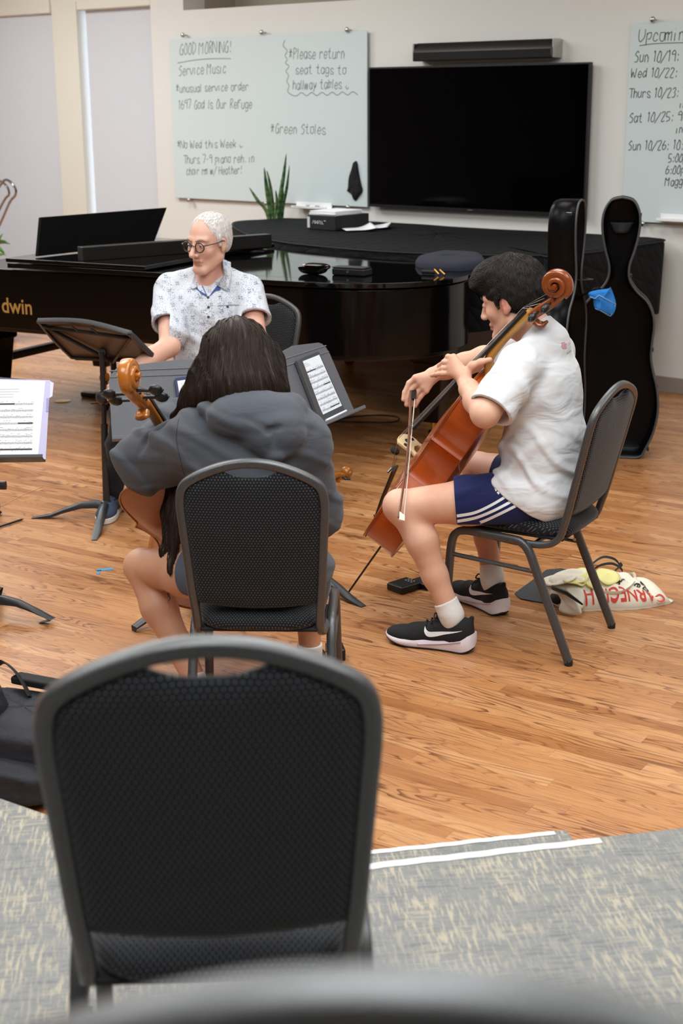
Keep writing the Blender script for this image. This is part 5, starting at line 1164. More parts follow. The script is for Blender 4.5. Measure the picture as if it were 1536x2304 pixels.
mb.f.append(tuple(NR*NA+i for i in range(NA))[::-1]); mb.m.append(0)
canv = varied('natural_canvas', rgb(234, 228, 212), rgb(222, 214, 196), 14, 0.9, (500, 0.25, 0.001)); mb.build('bag_body', canv, tote, smooth=180)
def on_bag(vs, fs, ox, oy, sc, ang, name, mat):
    ca, sa = math.cos(ang), math.sin(ang); mb = MB(); mb.add([TM @ Vector((ox+(v.x*ca-v.y*sa)*sc, oy+(v.x*sa+v.y*ca)*sc, hbag(ox+(v.x*ca-v.y*sa)*sc, oy+(v.x*sa+v.y*ca)*sc)+0.0032)) for v in vs], fs); return mb.build(name, mat, tote, smooth=0)
redm = simple('red_print', rgb(206, 62, 52), 0.8); blkm = simple('black_print', rgb(40, 40, 42), 0.8)
vs, fs = serif_word('CARNEGIE H', 0, 0, 0); wv = max(v.x for v in vs)
on_bag(vs, fs, 0.205, -0.068, 0.325/wv, math.pi+0.02, 'red_lettering', redm)
for (wd_, ox, oy, an) in (('Pe', 0.128, 0.015, math.pi+0.9), ('ra', 0.060, 0.012, math.pi+0.6), ('d', 0.140, -0.025, math.pi+0.9), ('f', 0.03, 0.0, math.pi+0.5)):
    vs, fs = serif_word(wd_, 0, 0, 0); on_bag(vs, fs, ox, oy, 0.050, an, 'black_lettering', blkm)
# open mouth at the left with turned flaps and dark inside
def flap(pts, mat, name='flap', up=0.0, thick=0.003):
    c = [TM @ Vector(p) for p in pts]; ctr = sum(c, Vector())/len(c)+Vector((0, 0, up)); rg = catmull(c, 4, True); mb = MB(); R_ = len(rg)
    for s_ in (1.0, 0.75, 0.45, 0.04):
        for i, q in enumerate(rg): p = lerp(ctr, q, s_); mb.v.append((p.x, p.y, p.z+0.003*math.sin(i*0.9+s_*7)*(1-s_)))
    for l in range(3):
        for i in range(R_): mb.f.append((l*R_+i, l*R_+(i+1) % R_, (l+1)*R_+(i+1) % R_, (l+1)*R_+i)); mb.m.append(0)
    mb.f.append(tuple(3*R_+i for i in range(R_))); mb.m.append(0)
    return mb.build(name, mat, tote if mat == canv else None, smooth=60, solid=thick)
def LB(px, py, off):
    z = 0.09
    for _ in range(12): q = TM.inverted() @ G(px, py, z); z = 0.5*z+0.5*(max(0.0, hbag(q.x, q.y))+off)
    return (q.x, q.y, z)
def L3(px, py, z): q = TM.inverted() @ G(px, py, z); return (q.x, q.y, z)
flap([L3(1258, 1374, 0.010), L3(1290, 1384, 0.012), L3(1308, 1378, 0.04), L3(1290, 1345, 0.075), L3(1262, 1328, 0.085), L3(1245, 1322, 0.075), L3(1262, 1350, 0.045)], canv, 'flap', -0.006)
flap([L3(1222, 1302, 0.055), L3(1262, 1291, 0.10), L3(1296, 1296, 0.115), L3(1275, 1311, 0.11), L3(1232, 1318, 0.06)], canv, 'flap', -0.004)
flap([LB(1272, 1322, 0.01), LB(1310, 1326, 0.008), LB(1312, 1352, 0.006), LB(1300, 1350, 0.012)], canv, 'flap', 0.0)
dk = MB(); dk.sphere(TM @ Vector(L3(1262, 1345, 0.028)), (0.045, 0.045, 0.028), 18, 10); dkt = tag(dk.build('bag_dark_inside', MT['blackmatte'], smooth=180), 'black lump standing for the dark inside of the cream tote bag', 'pouch')  # black ball put in the mouth as the bag's shaded inside
dk2 = thing('tool_handle', 'slim dark handle poking out of the mouth of the cream tote bag', 'handle', TM @ Vector(L3(1262, 1325, 0.08)))
MB().tube([TM @ Vector(L3(1243, 1322, 0.085)), TM @ Vector(L3(1275, 1335, 0.105)), TM @ Vector(L3(1310, 1360, 0.085))], [0.010, 0.010, 0.004], 10, ry=[0.006, 0.006, 0.003]).build('grip', MT['black'], dk2, smooth=60)
hm = []
for k in range(2):
    pts = [LB(*p, 0.004) for p in ((1308, 1340), (1345, 1336), (1395, 1330), (1425, 1312), (1424, 1292), (1392, 1285))]
    if k == 0: MB().tube(catmull([TM @ Vector(p) for p in pts], 6), 0.010, 6, ry=0.0018, up=(0.25, -0.4, 1)).build('handle', canv, tote, smooth=60)
yel = varied('pale_yellow_cloth', rgb(238, 230, 158), rgb(224, 216, 142), 20, 0.9, (140, 0.2, 0.002))
for pts_, lb_ in (((( 1266, 1306), (1300, 1279), (1326, 1282), (1323, 1298), (1312, 1318), (1296, 1314)), 'pale yellow duster at the mouth of the cream tote bag'),
                  (((1340, 1288), (1352, 1279), (1386, 1287), (1394, 1304), (1370, 1316), (1350, 1306)), 'pale yellow duster further along the tote bag, right of the chair leg'),
                  (((1290, 1312), (1330, 1308), (1336, 1326), (1296, 1330)), 'yellow duster fold hanging below the other two on the tote bag')):
    tag(flap([LB(x, y, 0.014+0.006*(i % 2)) for i, (x, y) in enumerate(pts_)], yel, 'duster', 0.008, 0.003), lb_, 'cloth')
hs = thing('black_strap', 'looped black webbing strap standing up behind the tote bag', 'strap', G(1370, 1290))
for pts in ([(1315, 1285, 0.02), (1340, 1262, 0.06), (1360, 1253, 0.075), (1385, 1260, 0.06), (1397, 1280, 0.02)], [(1330, 1285, 0.02), (1350, 1272, 0.045), (1375, 1268, 0.05), (1392, 1275, 0.035), (1400, 1284, 0.015)], [(1383, 1284, 0.03), (1392, 1276, 0.045), (1398, 1268, 0.05)]):
    MB().tube(catmull([G(*p) for p in pts], 5), 0.009, 6, ry=0.0016, up=(0.3, 1, 0.3)).build('webbing', MT['blackmatte'], hs, smooth=60)
# black padded bag on the floor by the carpet edge at the left
bk = thing('backpack', 'black padded bag on the floor behind the empty chair at the left edge', 'bag', G(30, 1800))
nav = varied('black_navy_nylon', rgb(24, 25, 32), rgb(36, 37, 46), 30, 0.75, (60, 0.4, 0.006))
bO = G(60, 1800); bO.z = 0
def lump(c, r, name, k=0.55, rot=0.0):
    M = Matrix.Translation(bO+Vector(c)) @ Matrix.Rotation(rot, 4, 'Z'); mb = MB()
    def f(u, v):
        a, b = 2*math.pi*u, -math.pi/2+math.pi*v; c_ = lambda x: math.copysign(abs(x)**k, x)
        n = 1+0.035*math.sin(5*a+7*b)*math.cos(3*a)+0.025*math.sin(9*b+2*a)
        return (r[0]*c_(math.cos(b))*c_(math.cos(a))*n, r[1]*c_(math.cos(b))*c_(math.sin(a))*n, r[2]*c_(math.sin(b))*n)
    mb.grid(f, 40, 20, M, closeu=True); return mb.build(name, nav, bk, smooth=180)
lump((-0.03, 0.16, 0.11), (0.24, 0.17, 0.11), 'main_compartment', 0.5, -0.35)
lump((-0.10, 0.02, 0.07), (0.20, 0.08, 0.065), 'front_pocket', 0.6, -0.35)
lump((-0.15, 0.12, 0.20), (0.07, 0.09, 0.10), 'side_pouch', 0.7, -0.3)
Mx = rotz(bO+Vector((0.03, 0.26, 0.0)), -0.42)
for (z, dy) in ((0.245, 0.0), (0.205, -0.05)): MB().box((0, dy, z), (0.25, 0.05, 0.025), Mx).build('top_flap', MT['blackmatte'], bk, bevel=0.008, bseg=3)
MB().tube(catmull([bO+Vector((-0.25, 0.36, 0.10)), bO+Vector((-0.16, 0.38, 0.26)), bO+Vector((-0.08, 0.30, 0.27)), bO+Vector((-0.02, 0.22, 0.22))], 5), 0.016, 6, ry=0.003).build('shoulder_strap', MT['blackmatte'], bk, smooth=60)
# ------------------------------------------------------------------ smooth body surfaces from blended limbs
class Vol:
    def __init__(s, lo, hi, res):
        s.lo = np.array(lo, np.float32); s.res = res
        s.n = np.ceil((np.array(hi)-np.array(lo))/res).astype(int)+1
        s.ax = [s.lo[i]+res*np.arange(s.n[i], dtype=np.float32) for i in range(3)]
        s.d = np.full(tuple(s.n), 9.0, np.float32)
    def _sl(s, lo, hi):
        a = [max(0, int((lo[i]-s.lo[i])/s.res)) for i in range(3)]; b = [min(int(s.n[i]), int((hi[i]-s.lo[i])/s.res)+2) for i in range(3)]
        if any(b[i] <= a[i] for i in range(3)): return None
        sl = tuple(slice(a[i], b[i]) for i in range(3))
        return sl, s.ax[0][a[0]:b[0], None, None], s.ax[1][None, a[1]:b[1], None], s.ax[2][None, None, a[2]:b[2]]
    def _mix(s, sl, d2, k, op):
        d1 = s.d[sl]
        if op == 'u':
            h = np.clip(0.5+0.5*(d1-d2)/k, 0, 1); s.d[sl] = d1+(d2-d1)*h-k*h*(1-h)
        elif op == 's':
            h = np.clip(0.5-0.5*(d1+d2)/k, 0, 1); s.d[sl] = d1+(-d2-d1)*h+k*h*(1-h)
    def cone(s, a, b, ra, rb, k=0.02, op='u', sc=(1, 1, 1)):
        a = np.array(a, float); b = np.array(b, float); m = max(ra, rb)/min(sc)+k+4*s.res
        g = s._sl(np.minimum(a, b)-m, np.maximum(a, b)+m)
        if g is None: return s
        sl, X, Y, Z = g; A = a*sc; B = b*sc; ab = B-A; L2 = max(1e-9, float(ab@ab))
        px, py, pz = X*sc[0]-A[0], Y*sc[1]-A[1], Z*sc[2]-A[2]
        t = np.clip((px*ab[0]+py*ab[1]+pz*ab[2])/L2, 0, 1)
        d = np.sqrt((px-t*ab[0])**2+(py-t*ab[1])**2+(pz-t*ab[2])**2)-(ra+(rb-ra)*t)
        s._mix(sl, (d/max(sc)).astype(np.float32), k, op); return s
    def chain(s, pts, rs, k=0.012, op='u'):
        for i in range(len(pts)-1): s.cone(pts[i], pts[i+1], rs[i], rs[i+1], k, op)
        return s
    def ell(s, c, r, k=0.02, op='u', R=None):
        c = np.array(c, float); m = max(r)+k+4*s.res; g = s._sl(c-m, c+m)
        if g is None: return s
        sl, X, Y, Z = g; x, y, z = X-c[0], Y-c[1], Z-c[2]
        if R is not None:
            R = np.array(R); x, y, z = R[0, 0]*x+R[1, 0]*y+R[2, 0]*z, R[0, 1]*x+R[1, 1]*y+R[2, 1]*z, R[0, 2]*x+R[1, 2]*y+R[2, 2]*z
        k0 = np.sqrt((x/r[0])**2+(y/r[1])**2+(z/r[2])**2); k1 = np.sqrt((x/r[0]**2)**2+(y/r[1]**2)**2+(z/r[2]**2)**2)+1e-9
        s._mix(sl, (k0*(k0-1)/k1).astype(np.float32), k, op); return s
    def cut(s, p, n, k=0.004, box=None):               # keep the side opposite to n
        n = np.array(n, float); n /= np.linalg.norm(n); p = np.array(p, float)
        g = s._sl(*(box or (s.lo, s.lo+s.res*s.n))); sl, X, Y, Z = g
        d2 = ((X-p[0])*n[0]+(Y-p[1])*n[1]+(Z-p[2])*n[2]).astype(np.float32); d1 = s.d[sl]
        h = np.clip(0.5-0.5*(d1-d2)/k, 0, 1); s.d[sl] = d1+(d2-d1)*h+k*h*(1-h); return s
    def push(s, fn, box=None):                         # move the surface outward by fn(x, y, z)
        sl, X, Y, Z = s._sl(*(box or (s.lo, s.lo+s.res*s.n))); s.d[sl] -= fn(X, Y, Z).astype(np.float32); return s
    def sample(s, P):
        q = (P-s.lo)/s.res; i = np.clip(np.floor(q).astype(int), 0, s.n-2); f = np.clip(q-i, 0, 1); o = 0
        for dx in (0, 1):
            for dy in (0, 1):
                for dz in (0, 1):
                    w_ = (f[:, 0] if dx else 1-f[:, 0])*(f[:, 1] if dy else 1-f[:, 1])*(f[:, 2] if dz else 1-f[:, 2])
                    o = o+w_*np.minimum(s.d[i[:, 0]+dx, i[:, 1]+dy, i[:, 2]+dz], 0.2)
        return o
    def grad(s, P):
        e = s.res; g = np.stack([s.sample(P+np.eye(3)[i]*e)-s.sample(P-np.eye(3)[i]*e) for i in range(3)], 1)
        return g/(np.linalg.norm(g, axis=1, keepdims=True)+1e-9)
    def mesh(s):
        d = s.d; S = d < 0; c = np.zeros(tuple(np.array(S.shape)-1), np.int8)
        for o in [(i, j, k) for i in (0, 1) for j in (0, 1) for k in (0, 1)]:
            c += S[o[0]:S.shape[0]-1+o[0], o[1]:S.shape[1]-1+o[1], o[2]:S.shape[2]-1+o[2]]
        act = (c > 0) & (c < 8); idx = np.argwhere(act)
        offs = np.array([(i, j, k) for i in (0, 1) for j in (0, 1) for k in (0, 1)])
        vals = np.stack([d[idx[:, 0]+o[0], idx[:, 1]+o[1], idx[:, 2]+o[2]] for o in offs], 1)
        acc = np.zeros((len(idx), 3)); cnt = np.zeros(len(idx))
        for a in range(8):
            for b in range(a+1, 8):
                if np.abs(offs[a]-offs[b]).sum() != 1: continue
                va, vb = vals[:, a], vals[:, b]; m = (va < 0) != (vb < 0); t = np.where(m, va/(va-vb+1e-12), 0)
                acc += np.where(m[:, None], offs[a]+t[:, None]*(offs[b]-offs[a]), 0); cnt += m
        V_ = (idx+acc/cnt[:, None])*s.res+s.lo
        vid = np.full(act.shape, -1, np.int32); vid[act] = np.arange(len(idx)); F_ = []
        for axs in range(3):
            u, v = (axs+1) % 3, (axs+2) % 3
            s0 = [slice(1, -1)]*3; s1 = [slice(1, -1)]*3; s0[axs] = slice(0, -1); s1[axs] = slice(1, None)
            A = S[tuple(s0)]; B = S[tuple(s1)]; loc = np.argwhere(A != B); inside = A[tuple(loc.T)]
            base = loc.copy(); base[:, u] += 1; base[:, v] += 1
            def cell(du, dv):
                q = base.copy(); q[:, u] += du; q[:, v] += dv; return vid[q[:, 0], q[:, 1], q[:, 2]]
            Q = np.stack([cell(-1, -1), cell(0, -1), cell(0, 0), cell(-1, 0)], 1)
            Q[~inside] = Q[~inside][:, ::-1]; F_.append(Q)
        F_ = np.concatenate(F_); return V_, F_[(F_ >= 0).all(1)]
def np_mesh(name, V_, F_, mats, parent, M=None, midx=None, smooth=True):
    Mx = np.array(M) if M is not None else np.eye(4); W_ = V_ @ Mx[:3, :3].T+Mx[:3, 3]
    if parent is not None: mi = np.array(WM[parent.name].inverted()); L_ = W_ @ mi[:3, :3].T+mi[:3, 3]
    else: L_ = W_
    me = bpy.data.meshes.new(name); k = F_.shape[1]
    me.vertices.add(len(L_)); me.vertices.foreach_set('co', L_.astype(np.float32).ravel())
    me.loops.add(F_.size); me.loops.foreach_set('vertex_index', F_.astype(np.int32).ravel())
    me.polygons.add(len(F_)); me.polygons.foreach_set('loop_start', (np.arange(len(F_))*k).astype(np.int32))
    me.update(calc_edges=True); me.validate()
    o = finish(me, name, mats, parent, None if midx is None else midx.astype(np.int32), 180)
    return o
def strands(vol, seeds, flow, steps, step, r0, name, mat, parent, M, lift=0.0012, jit=0.25, sides=3, lenvar=0.5, hug=0.8):
    rg = np.random.default_rng(3); P = seeds.copy(); path = [P.copy()]
    jd = rg.normal(0, jit, P.shape); lv = 1-lenvar*rg.random((len(P), 1))
    for k in range(steps):
        g = vol.grad(P); fd = flow(P, k/steps)+jd*(0.6+0.4*math.sin(k)); fd = fd-g*(fd*g).sum(1, keepdims=True)*hug
        fd /= np.linalg.norm(fd, axis=1, keepdims=True)+1e-9; P = P+fd*step*lv
        dd = vol.sample(P)[:, None]; P = P-vol.grad(P)*(dd-lift*(1+k*0.25))*hug; path.append(P.copy())
    path = np.stack(path, 1); N_, K_ = path.shape[:2]
    T = np.gradient(path, axis=1); T /= np.linalg.norm(T, axis=2, keepdims=True)+1e-9
    ref = np.array([0.3, 0.5, 0.81]); nx = np.cross(T, ref); nx /= np.linalg.norm(nx, axis=2, keepdims=True)+1e-9; ny = np.cross(T, nx)
    tt = np.linspace(0, 1, K_); rad = (r0*(0.55+0.45*np.sin(np.pi*np.minimum(1, tt*1.3+0.15)))*(1-tt**3)+0.0001)[None, :, None]
    rad = rad*(0.6+0.8*rg.random((N_, 1, 1)))
    vs = np.stack([path+nx*rad*math.cos(2*math.pi*j/sides)+ny*rad*math.sin(2*math.pi*j/sides) for j in range(sides)], 2)
    V_ = vs.reshape(-1, 3); b = np.arange(N_)[:, None, None]*K_*sides; kk = np.arange(K_-1)[None, :, None]*sides; jj = np.arange(sides)[None, None, :]; jn = (jj+1) % sides
    F_ = np.stack([b+kk+jj, b+kk+jn, b+kk+sides+jn, b+kk+sides+jj], -1).reshape(-1, 4)
    return V_, F_
def joinVF(*parts):
    V_ = []; F_ = []; o = 0
    for v, f in parts: V_.append(v); F_.append(f+o); o += len(v)
    return np.concatenate(V_), np.concatenate(F_)
def skin_mat(name, c1, c2, c3):
    m = NT(name); co = m.coord(); a = m.noise(co, 9, 4, 0.6); b = m.noise(co, 3, 2)
    c = m.mix(m.ramp(b, [(0.35, 0.0), (0.7, 1.0)]), c1, c2); c = m.mix(m.math('MULTIPLY', m.ramp(a, [(0.45, 0.0), (0.75, 1.0)]), 0.45), c, c3)
    m.p(col=c, rough=0.48, sss=0.06, spec=0.4); m.b.inputs['Subsurface Radius'].default_value = (0.012, 0.005, 0.003)
    m.bump(m.noise(co, 420, 3), 0.10, 0.001); return m.mat
def hair_mat(name, c1, c2, rough=0.38, spec=0.5):
    m = NT(name); co = m.coord(); n = m.noise(m.map(co, scale=(160, 160, 14)), 1.0, 3)
    m.p(col=m.mix(n, c1, c2), rough=rough, spec=spec); m.bump(m.noise(m.map(co, scale=(500, 500, 30)), 1.0, 2), 0.4, 0.002); return m.mat
def fabric(name, c1, c2, folds=0.0, scale=9, fine=700, fs=0.12, rough=0.9):
    m = NT(name); co = m.coord(); n = m.noise(co, 5, 3); m.p(col=m.mix(n, c1, c2), rough=rough, spec=0.2, sheen=0.1)
    h = m.math('ADD', m.math('MULTIPLY', m.noise(m.map(co, rot=(0.4, 0.5, 0.3), scale=(1, 1, 2.2)), scale, 2, 0.45, 0.6), folds), m.math('MULTIPLY', m.noise(co, fine, 2), fs*0.02))
    m.bump(h, 0.7, 0.02); return m.mat
def arr(v): return np.array([v[0], v[1], v[2]], float)
def head_into(vol, M, s, nose=1.0, ears=True, jaw=1.0):
    # adult head, origin between the ears, x right, y forward, z up; M places it in the volume
    R = np.array(M.to_3x3()); T = lambda x, y, z: arr(M @ Vector((x*s, y*s, z*s)))
    E = lambda c, r, k=0.02, op='u': vol.ell(T(*c), tuple(q*s for q in r), k*s, op, R)
    C = lambda a, b, ra, rb, k=0.012, op='u': vol.cone(T(*a), T(*b), ra*s, rb*s, k*s, op)
    E((0, -0.014, 0.035), (0.073, 0.094, 0.082)); E((0, 0.030, -0.020), (0.060, 0.062, 0.085), 0.03)
    for q in (-1, 1):
        C((q*0.050, 0.000, -0.062), (q*0.018*jaw, 0.068, -0.108), 0.020, 0.018, 0.025); E((q*0.040, 0.058, -0.028), (0.022, 0.020, 0.020), 0.02)
        C((q*0.012, 0.082, 0.022), (q*0.044, 0.070, 0.022), 0.011, 0.010, 0.014)
        E((q*0.031, 0.098, 0.002), (0.016, 0.014, 0.010), 0.010, 's'); E((q*0.031, 0.082, 0.002), (0.0135, 0.010, 0.010), 0.003)
        E((q*0.0125, 0.099, -0.040), (0.009*nose, 0.010, 0.008), 0.006); E((q*0.0065, 0.104, -0.0475), (0.0035, 0.005, 0.003), 0.003, 's')
        if ears:
            E((q*0.075, -0.008, -0.006), (0.010, 0.0165, 0.028), 0.006); E((q*0.086, -0.004, -0.003), (0.006, 0.0085, 0.016), 0.005, 's'); E((q*0.084, 0.004, -0.010), (0.006, 0.004, 0.006), 0.004, 's'); E((q*0.075, -0.001, -0.031), (0.006, 0.008, 0.009), 0.006)
    E((0, 0.072, -0.108), (0.021, 0.016, 0.016), 0.018)
    C((0, 0.088, 0.014), (0, 0.108*nose, -0.034), 0.0075, 0.0105, 0.010); E((0, 0.108*nose, -0.038), (0.0105, 0.010, 0.009), 0.008)
    C((-0.020, 0.083, -0.066), (0.020, 0.083, -0.066), 0.0055, 0.0055, 0.006); C((0, 0.091, -0.065), (0, 0.090, -0.066), 0.006, 0.006, 0.008); C((-0.016, 0.083, -0.0775), (0.016, 0.083, -0.0775), 0.0065, 0.0065, 0.006)
    C((-0.024, 0.091, -0.0715), (0.024, 0.091, -0.0715), 0.0020, 0.0020, 0.004, 's')
def eyes(parent, M, s, iris, lid):
    for q in (-1, 1):
        c = M @ Vector((q*0.031*s, 0.0805*s, 0.0015*s)); e = MB().sphere(c, 0.0115*s, 18, 12).build('eye', simple('eye_white', rgb(226, 220, 214), 0.2), parent, smooth=180)
        d = (M.to_3x3() @ Vector((-0.05*q, 1, -0.18))).normalized(); Mi = frame(c+d*0.0092*s, d.orthogonal().normalized(), d.cross(d.orthogonal()).normalized(), d)
        MB().lathe([(0.0058*s, 0), (0.0050*s, 0.0020*s), (0.001*s, 0.0026*s)], 16, Mi).build('iris', simple('iris', iris, 0.15), e, smooth=180)
def brows(parent, M, s, mat, th=0.0042, up=0.0):
    for q in (-1, 1):
        pts = [M @ Vector((q*x*s, y*s, (z+up)*s)) for x, y, z in ((0.012, 0.097, 0.020), (0.026, 0.094, 0.026), (0.040, 0.086, 0.025), (0.050, 0.075, 0.018))]
        MB().tube(catmull(pts, 4), [th*s*(0.6+0.6*math.sin(math.pi*(i+1)/14)) for i in range(13)], 8, ry=0.0022*s, up=M.to_3x3() @ Vector((0, 0, 1))).build('eyebrow', mat, parent, smooth=180)
def hand_into(vol, W0, Y, Z, side, s=1.0, curl=(0.5, 0.6, 0.4), spread=0.06):
    # W0 wrist, Y toward the fingers, Z back of the hand, side +1 thumb at +X
    Y = Vector(Y).normalized(); Z = Vector(Z); Z = (Z-Y*Z.dot(Y)).normalized(); X = Y.cross(Z); M = frame(Vector(W0), X, Y, Z)
    for i, (x, L, r) in enumerate(((0.030, 1.0, 0.0092), (0.010, 1.08, 0.0094), (-0.010, 1.0, 0.0090), (-0.028, 0.80, 0.0080))):
        x *= side*s; b = Vector((x, 0.088*s*(1 if i < 3 else 0.93), 0)); vol.cone(arr(M @ Vector((x*0.55, 0.01, 0))), arr(M @ b), 0.016*s, 0.0125*s, 0.012)
        a = 0; p = b; dx = (1.5-i)*spread*side
        for (l, c, rr) in ((0.042, curl[0], 1.0), (0.027, curl[1], 0.92), (0.022, curl[2], 0.84)):
            a += c; q = p+Vector((dx*l*s, math.cos(a)*l*L*s, -math.sin(a)*l*L*s)); vol.cone(arr(M @ p), arr(M @ q), r*rr*s, r*rr*0.93*s, 0.005); p = q
    t0, t1, t2, t3 = Vector((side*0.016*s, 0.02*s, -0.008*s)), Vector((side*0.042*s, 0.050*s, -0.018*s)), Vector((side*0.050*s, 0.082*s, -0.028*s)), Vector((side*0.042*s, 0.106*s, -0.036*s))
    vol.chain([arr(M @ p) for p in (t0, t1, t2, t3)], [0.015*s, 0.012*s, 0.0105*s, 0.0085*s], 0.008)
from mathutils.bvhtree import BVHTree
def bvh(V_, F_, M): Mx = np.array(M); W_ = V_ @ Mx[:3, :3].T+Mx[:3, 3]; return BVHTree.FromPolygons([tuple(v) for v in W_], [tuple(f) for f in F_])
def decal(tree, polys, name, mat, parent, lift=0.0012, o=CAM, n=0):
    # thin print laid on a surface: each outline (world points given as lines of sight) is dropped onto the cloth
    mb = MB()
    for poly in polys:
        c = []
        for (x, y) in poly:
            d = ray(x, y).normalized(); h = tree.ray_cast(CAM, d)
            if h[0] is None: break
            c.append(h[0]-d*lift)
        else:
            ctr = sum(c, Vector())/len(c); mb.add(c, [tuple(range(len(c)))])
    return mb.build(name, mat, parent, smooth=0)
def ribbonpoly(a, b, n=8):                        # pair of matching edges to quads
    A = catmull([(p[0], p[1], 0) for p in a], n); B = catmull([(p[0], p[1], 0) for p in b], n)
    return [[(A[i].x, A[i].y), (A[i+1].x, A[i+1].y), (B[i+1].x, B[i+1].y), (B[i].x, B[i].y)] for i in range(len(A)-1)]
def headM(c, fwd, pitch, roll=0.0):
    f_ = Vector((fwd[0], fwd[1], 0)).normalized(); x = f_.cross(Vector((0, 0, 1)))
    return frame(Vector(c), x, f_, Vector((0, 0, 1))) @ Matrix.Rotation(-pitch, 4, 'X') @ Matrix.Rotation(roll, 4, 'Y')
def ridge(X, Y, Z, d, f, w, ph): return np.clip(np.sin((X*d[0]+Y*d[1]+Z*d[2])*f+1.4*np.sin((X*w[0]+Y*w[1]+Z*w[2])*f*0.31+ph)+ph), 0, 1)**2
SK_BOY = skin_mat('skin_fair', rgb(228, 182, 158), rgb(214, 162, 136), rgb(208, 140, 118))
SK_GIRL = skin_mat('skin_warm', rgb(214, 164, 136), rgb(202, 148, 120), rgb(196, 134, 108))
SK_MAN = skin_mat('skin_rosy', rgb(228, 186, 166), rgb(216, 164, 144), rgb(206, 138, 122))
# ------------------------------------------------------------------ the boy with the red-brown cello
boy = thing('person', 'boy in white T-shirt, navy striped shorts and black sneakers playing the cello', 'person', BM)
BI = BM.inverted()
def bl(px, py, t): return arr(BI @ BPt(px, py, t))
HS = 1.07; ear = BI @ BPt(1138, 686, -0.078)
Hb = headM((0, 0, 0), (-0.05, 1), math.radians(14), math.radians(-2)); hc = ear - (Hb @ Vector((-0.077*HS, -0.008*HS, -0.006*HS))); Hb = Matrix.Translation(hc) @ Hb
V1 = Vol((-0.50, -0.02, -0.01), (0.46, 1.02, 1.44), 0.0036)
hip = 0.175
V1.ell((0, 0.185, 0.575), (0.160, 0.112, 0.105), 0.03); V1.cone((0, 0.19, 0.62), (0, 0.215, 0.90), 0.115, 0.125, 0.05, sc=(0.78, 1, 1)); V1.ell((0, 0.225, 0.96), (0.165, 0.105, 0.12), 0.05)
for q in (-1, 1): V1.cone((q*0.06, 0.225, 1.075), (q*0.165, 0.235, 1.030), 0.05, 0.055, 0.04)
V1.cone((0, 0.215, 1.09), arr(Hb @ Vector((0, -0.035, -0.05))), 0.060, 0.056, 0.03)
V1.cone((0, 0.26, 1.09), arr(Hb @ Vector((0, 0.02, -0.085))), 0.035, 0.040, 0.03)
# arms
eL = bl(1091, 930, -0.345); wL = bl(1044, 858, -0.145); sL = np.array((-0.175, 0.235, 1.025))
V1.cone(sL, eL, 0.054, 0.047, 0.02); V1.chain([eL, eL*0.62+wL*0.38, eL*0.25+wL*0.75, wL], [0.046, 0.045, 0.033, 0.0265], 0.02)
eR = bl(1088, 806, 0.27); wR = bl(976, 841, 0.155); sR = np.array((0.175, 0.30, 1.03))
V1.cone(sR, eR, 0.054, 0.044, 0.02); V1.chain([eR, eR*0.6+wR*0.4, eR*0.25+wR*0.75, wR], [0.044, 0.042, 0.033, 0.027], 0.02)
def P3(l): return [bl(*p) for p in l]
# left hand resting over the fingerboard
for a, ra in (((1020, 805, -0.112), 0.0150), ((1016, 816, -0.116), 0.0150), ((1014, 828, -0.122), 0.0145), ((1015, 840, -0.128), 0.0135)): V1.cone(bl(1043, 846, -0.138), bl(*a), 0.022, ra, 0.012)
V1.chain(P3([(1020, 805, -0.112), (1008, 803, -0.095), (1002, 812, -0.076), (1000, 822, -0.066)]), [0.0120, 0.0105, 0.0095, 0.0085], 0.005)
V1.chain(P3([(1016, 816, -0.116), (999, 815, -0.100), (989, 823, -0.080), (987, 834, -0.068)]), [0.0120, 0.0105, 0.0095, 0.0085], 0.005)
V1.chain(P3([(1014, 828, -0.122), (996, 829, -0.108), (984, 836, -0.088), (980, 845, -0.074)]), [0.0115, 0.0100, 0.0092, 0.0082], 0.005)
V1.chain(P3([(1015, 840, -0.128), (996, 841, -0.122), (982, 842, -0.112), (971, 845, -0.104)]), [0.0105, 0.0090, 0.0082, 0.0072], 0.005)
V1.chain(P3([(1048, 838, -0.132), (1062, 822, -0.128), (1082, 814, -0.118), (1102, 809, -0.108)]), [0.0170, 0.0130, 0.0110, 0.0088], 0.010)
# right hand on the bow
for a, ra in (((935, 850, 0.098), 0.0140), ((943, 859, 0.106), 0.0145), ((950, 870, 0.114), 0.0140), ((958, 879, 0.122), 0.0125)): V1.cone(bl(972, 845, 0.152), bl(*a), 0.023, ra, 0.012)
V1.chain(P3([(935, 850, 0.098), (920, 862, 0.090), (910, 883, 0.080), (907, 899, 0.072)]), [0.0115, 0.0102, 0.0092, 0.0082], 0.005)
V1.chain(P3([(943, 859, 0.106), (925, 876, 0.096), (915, 896, 0.084), (914, 911, 0.078)]), [0.0118, 0.0104, 0.0094, 0.0084], 0.005)
V1.chain(P3([(950, 870, 0.114), (935, 887, 0.104), (926, 903, 0.094), (923, 914, 0.088)]), [0.0112, 0.0098, 0.0090, 0.0080], 0.005)
V1.chain(P3([(958, 879, 0.122), (946, 893, 0.114), (938, 905, 0.106), (934, 914, 0.100)]), [0.0100, 0.0086, 0.0080, 0.0072], 0.005)
V1.chain(P3([(962, 856, 0.158), (948, 868, 0.150), (936, 880, 0.128), (929, 890, 0.106)]), [0.0150, 0.0120, 0.0105, 0.0088], 0.008)
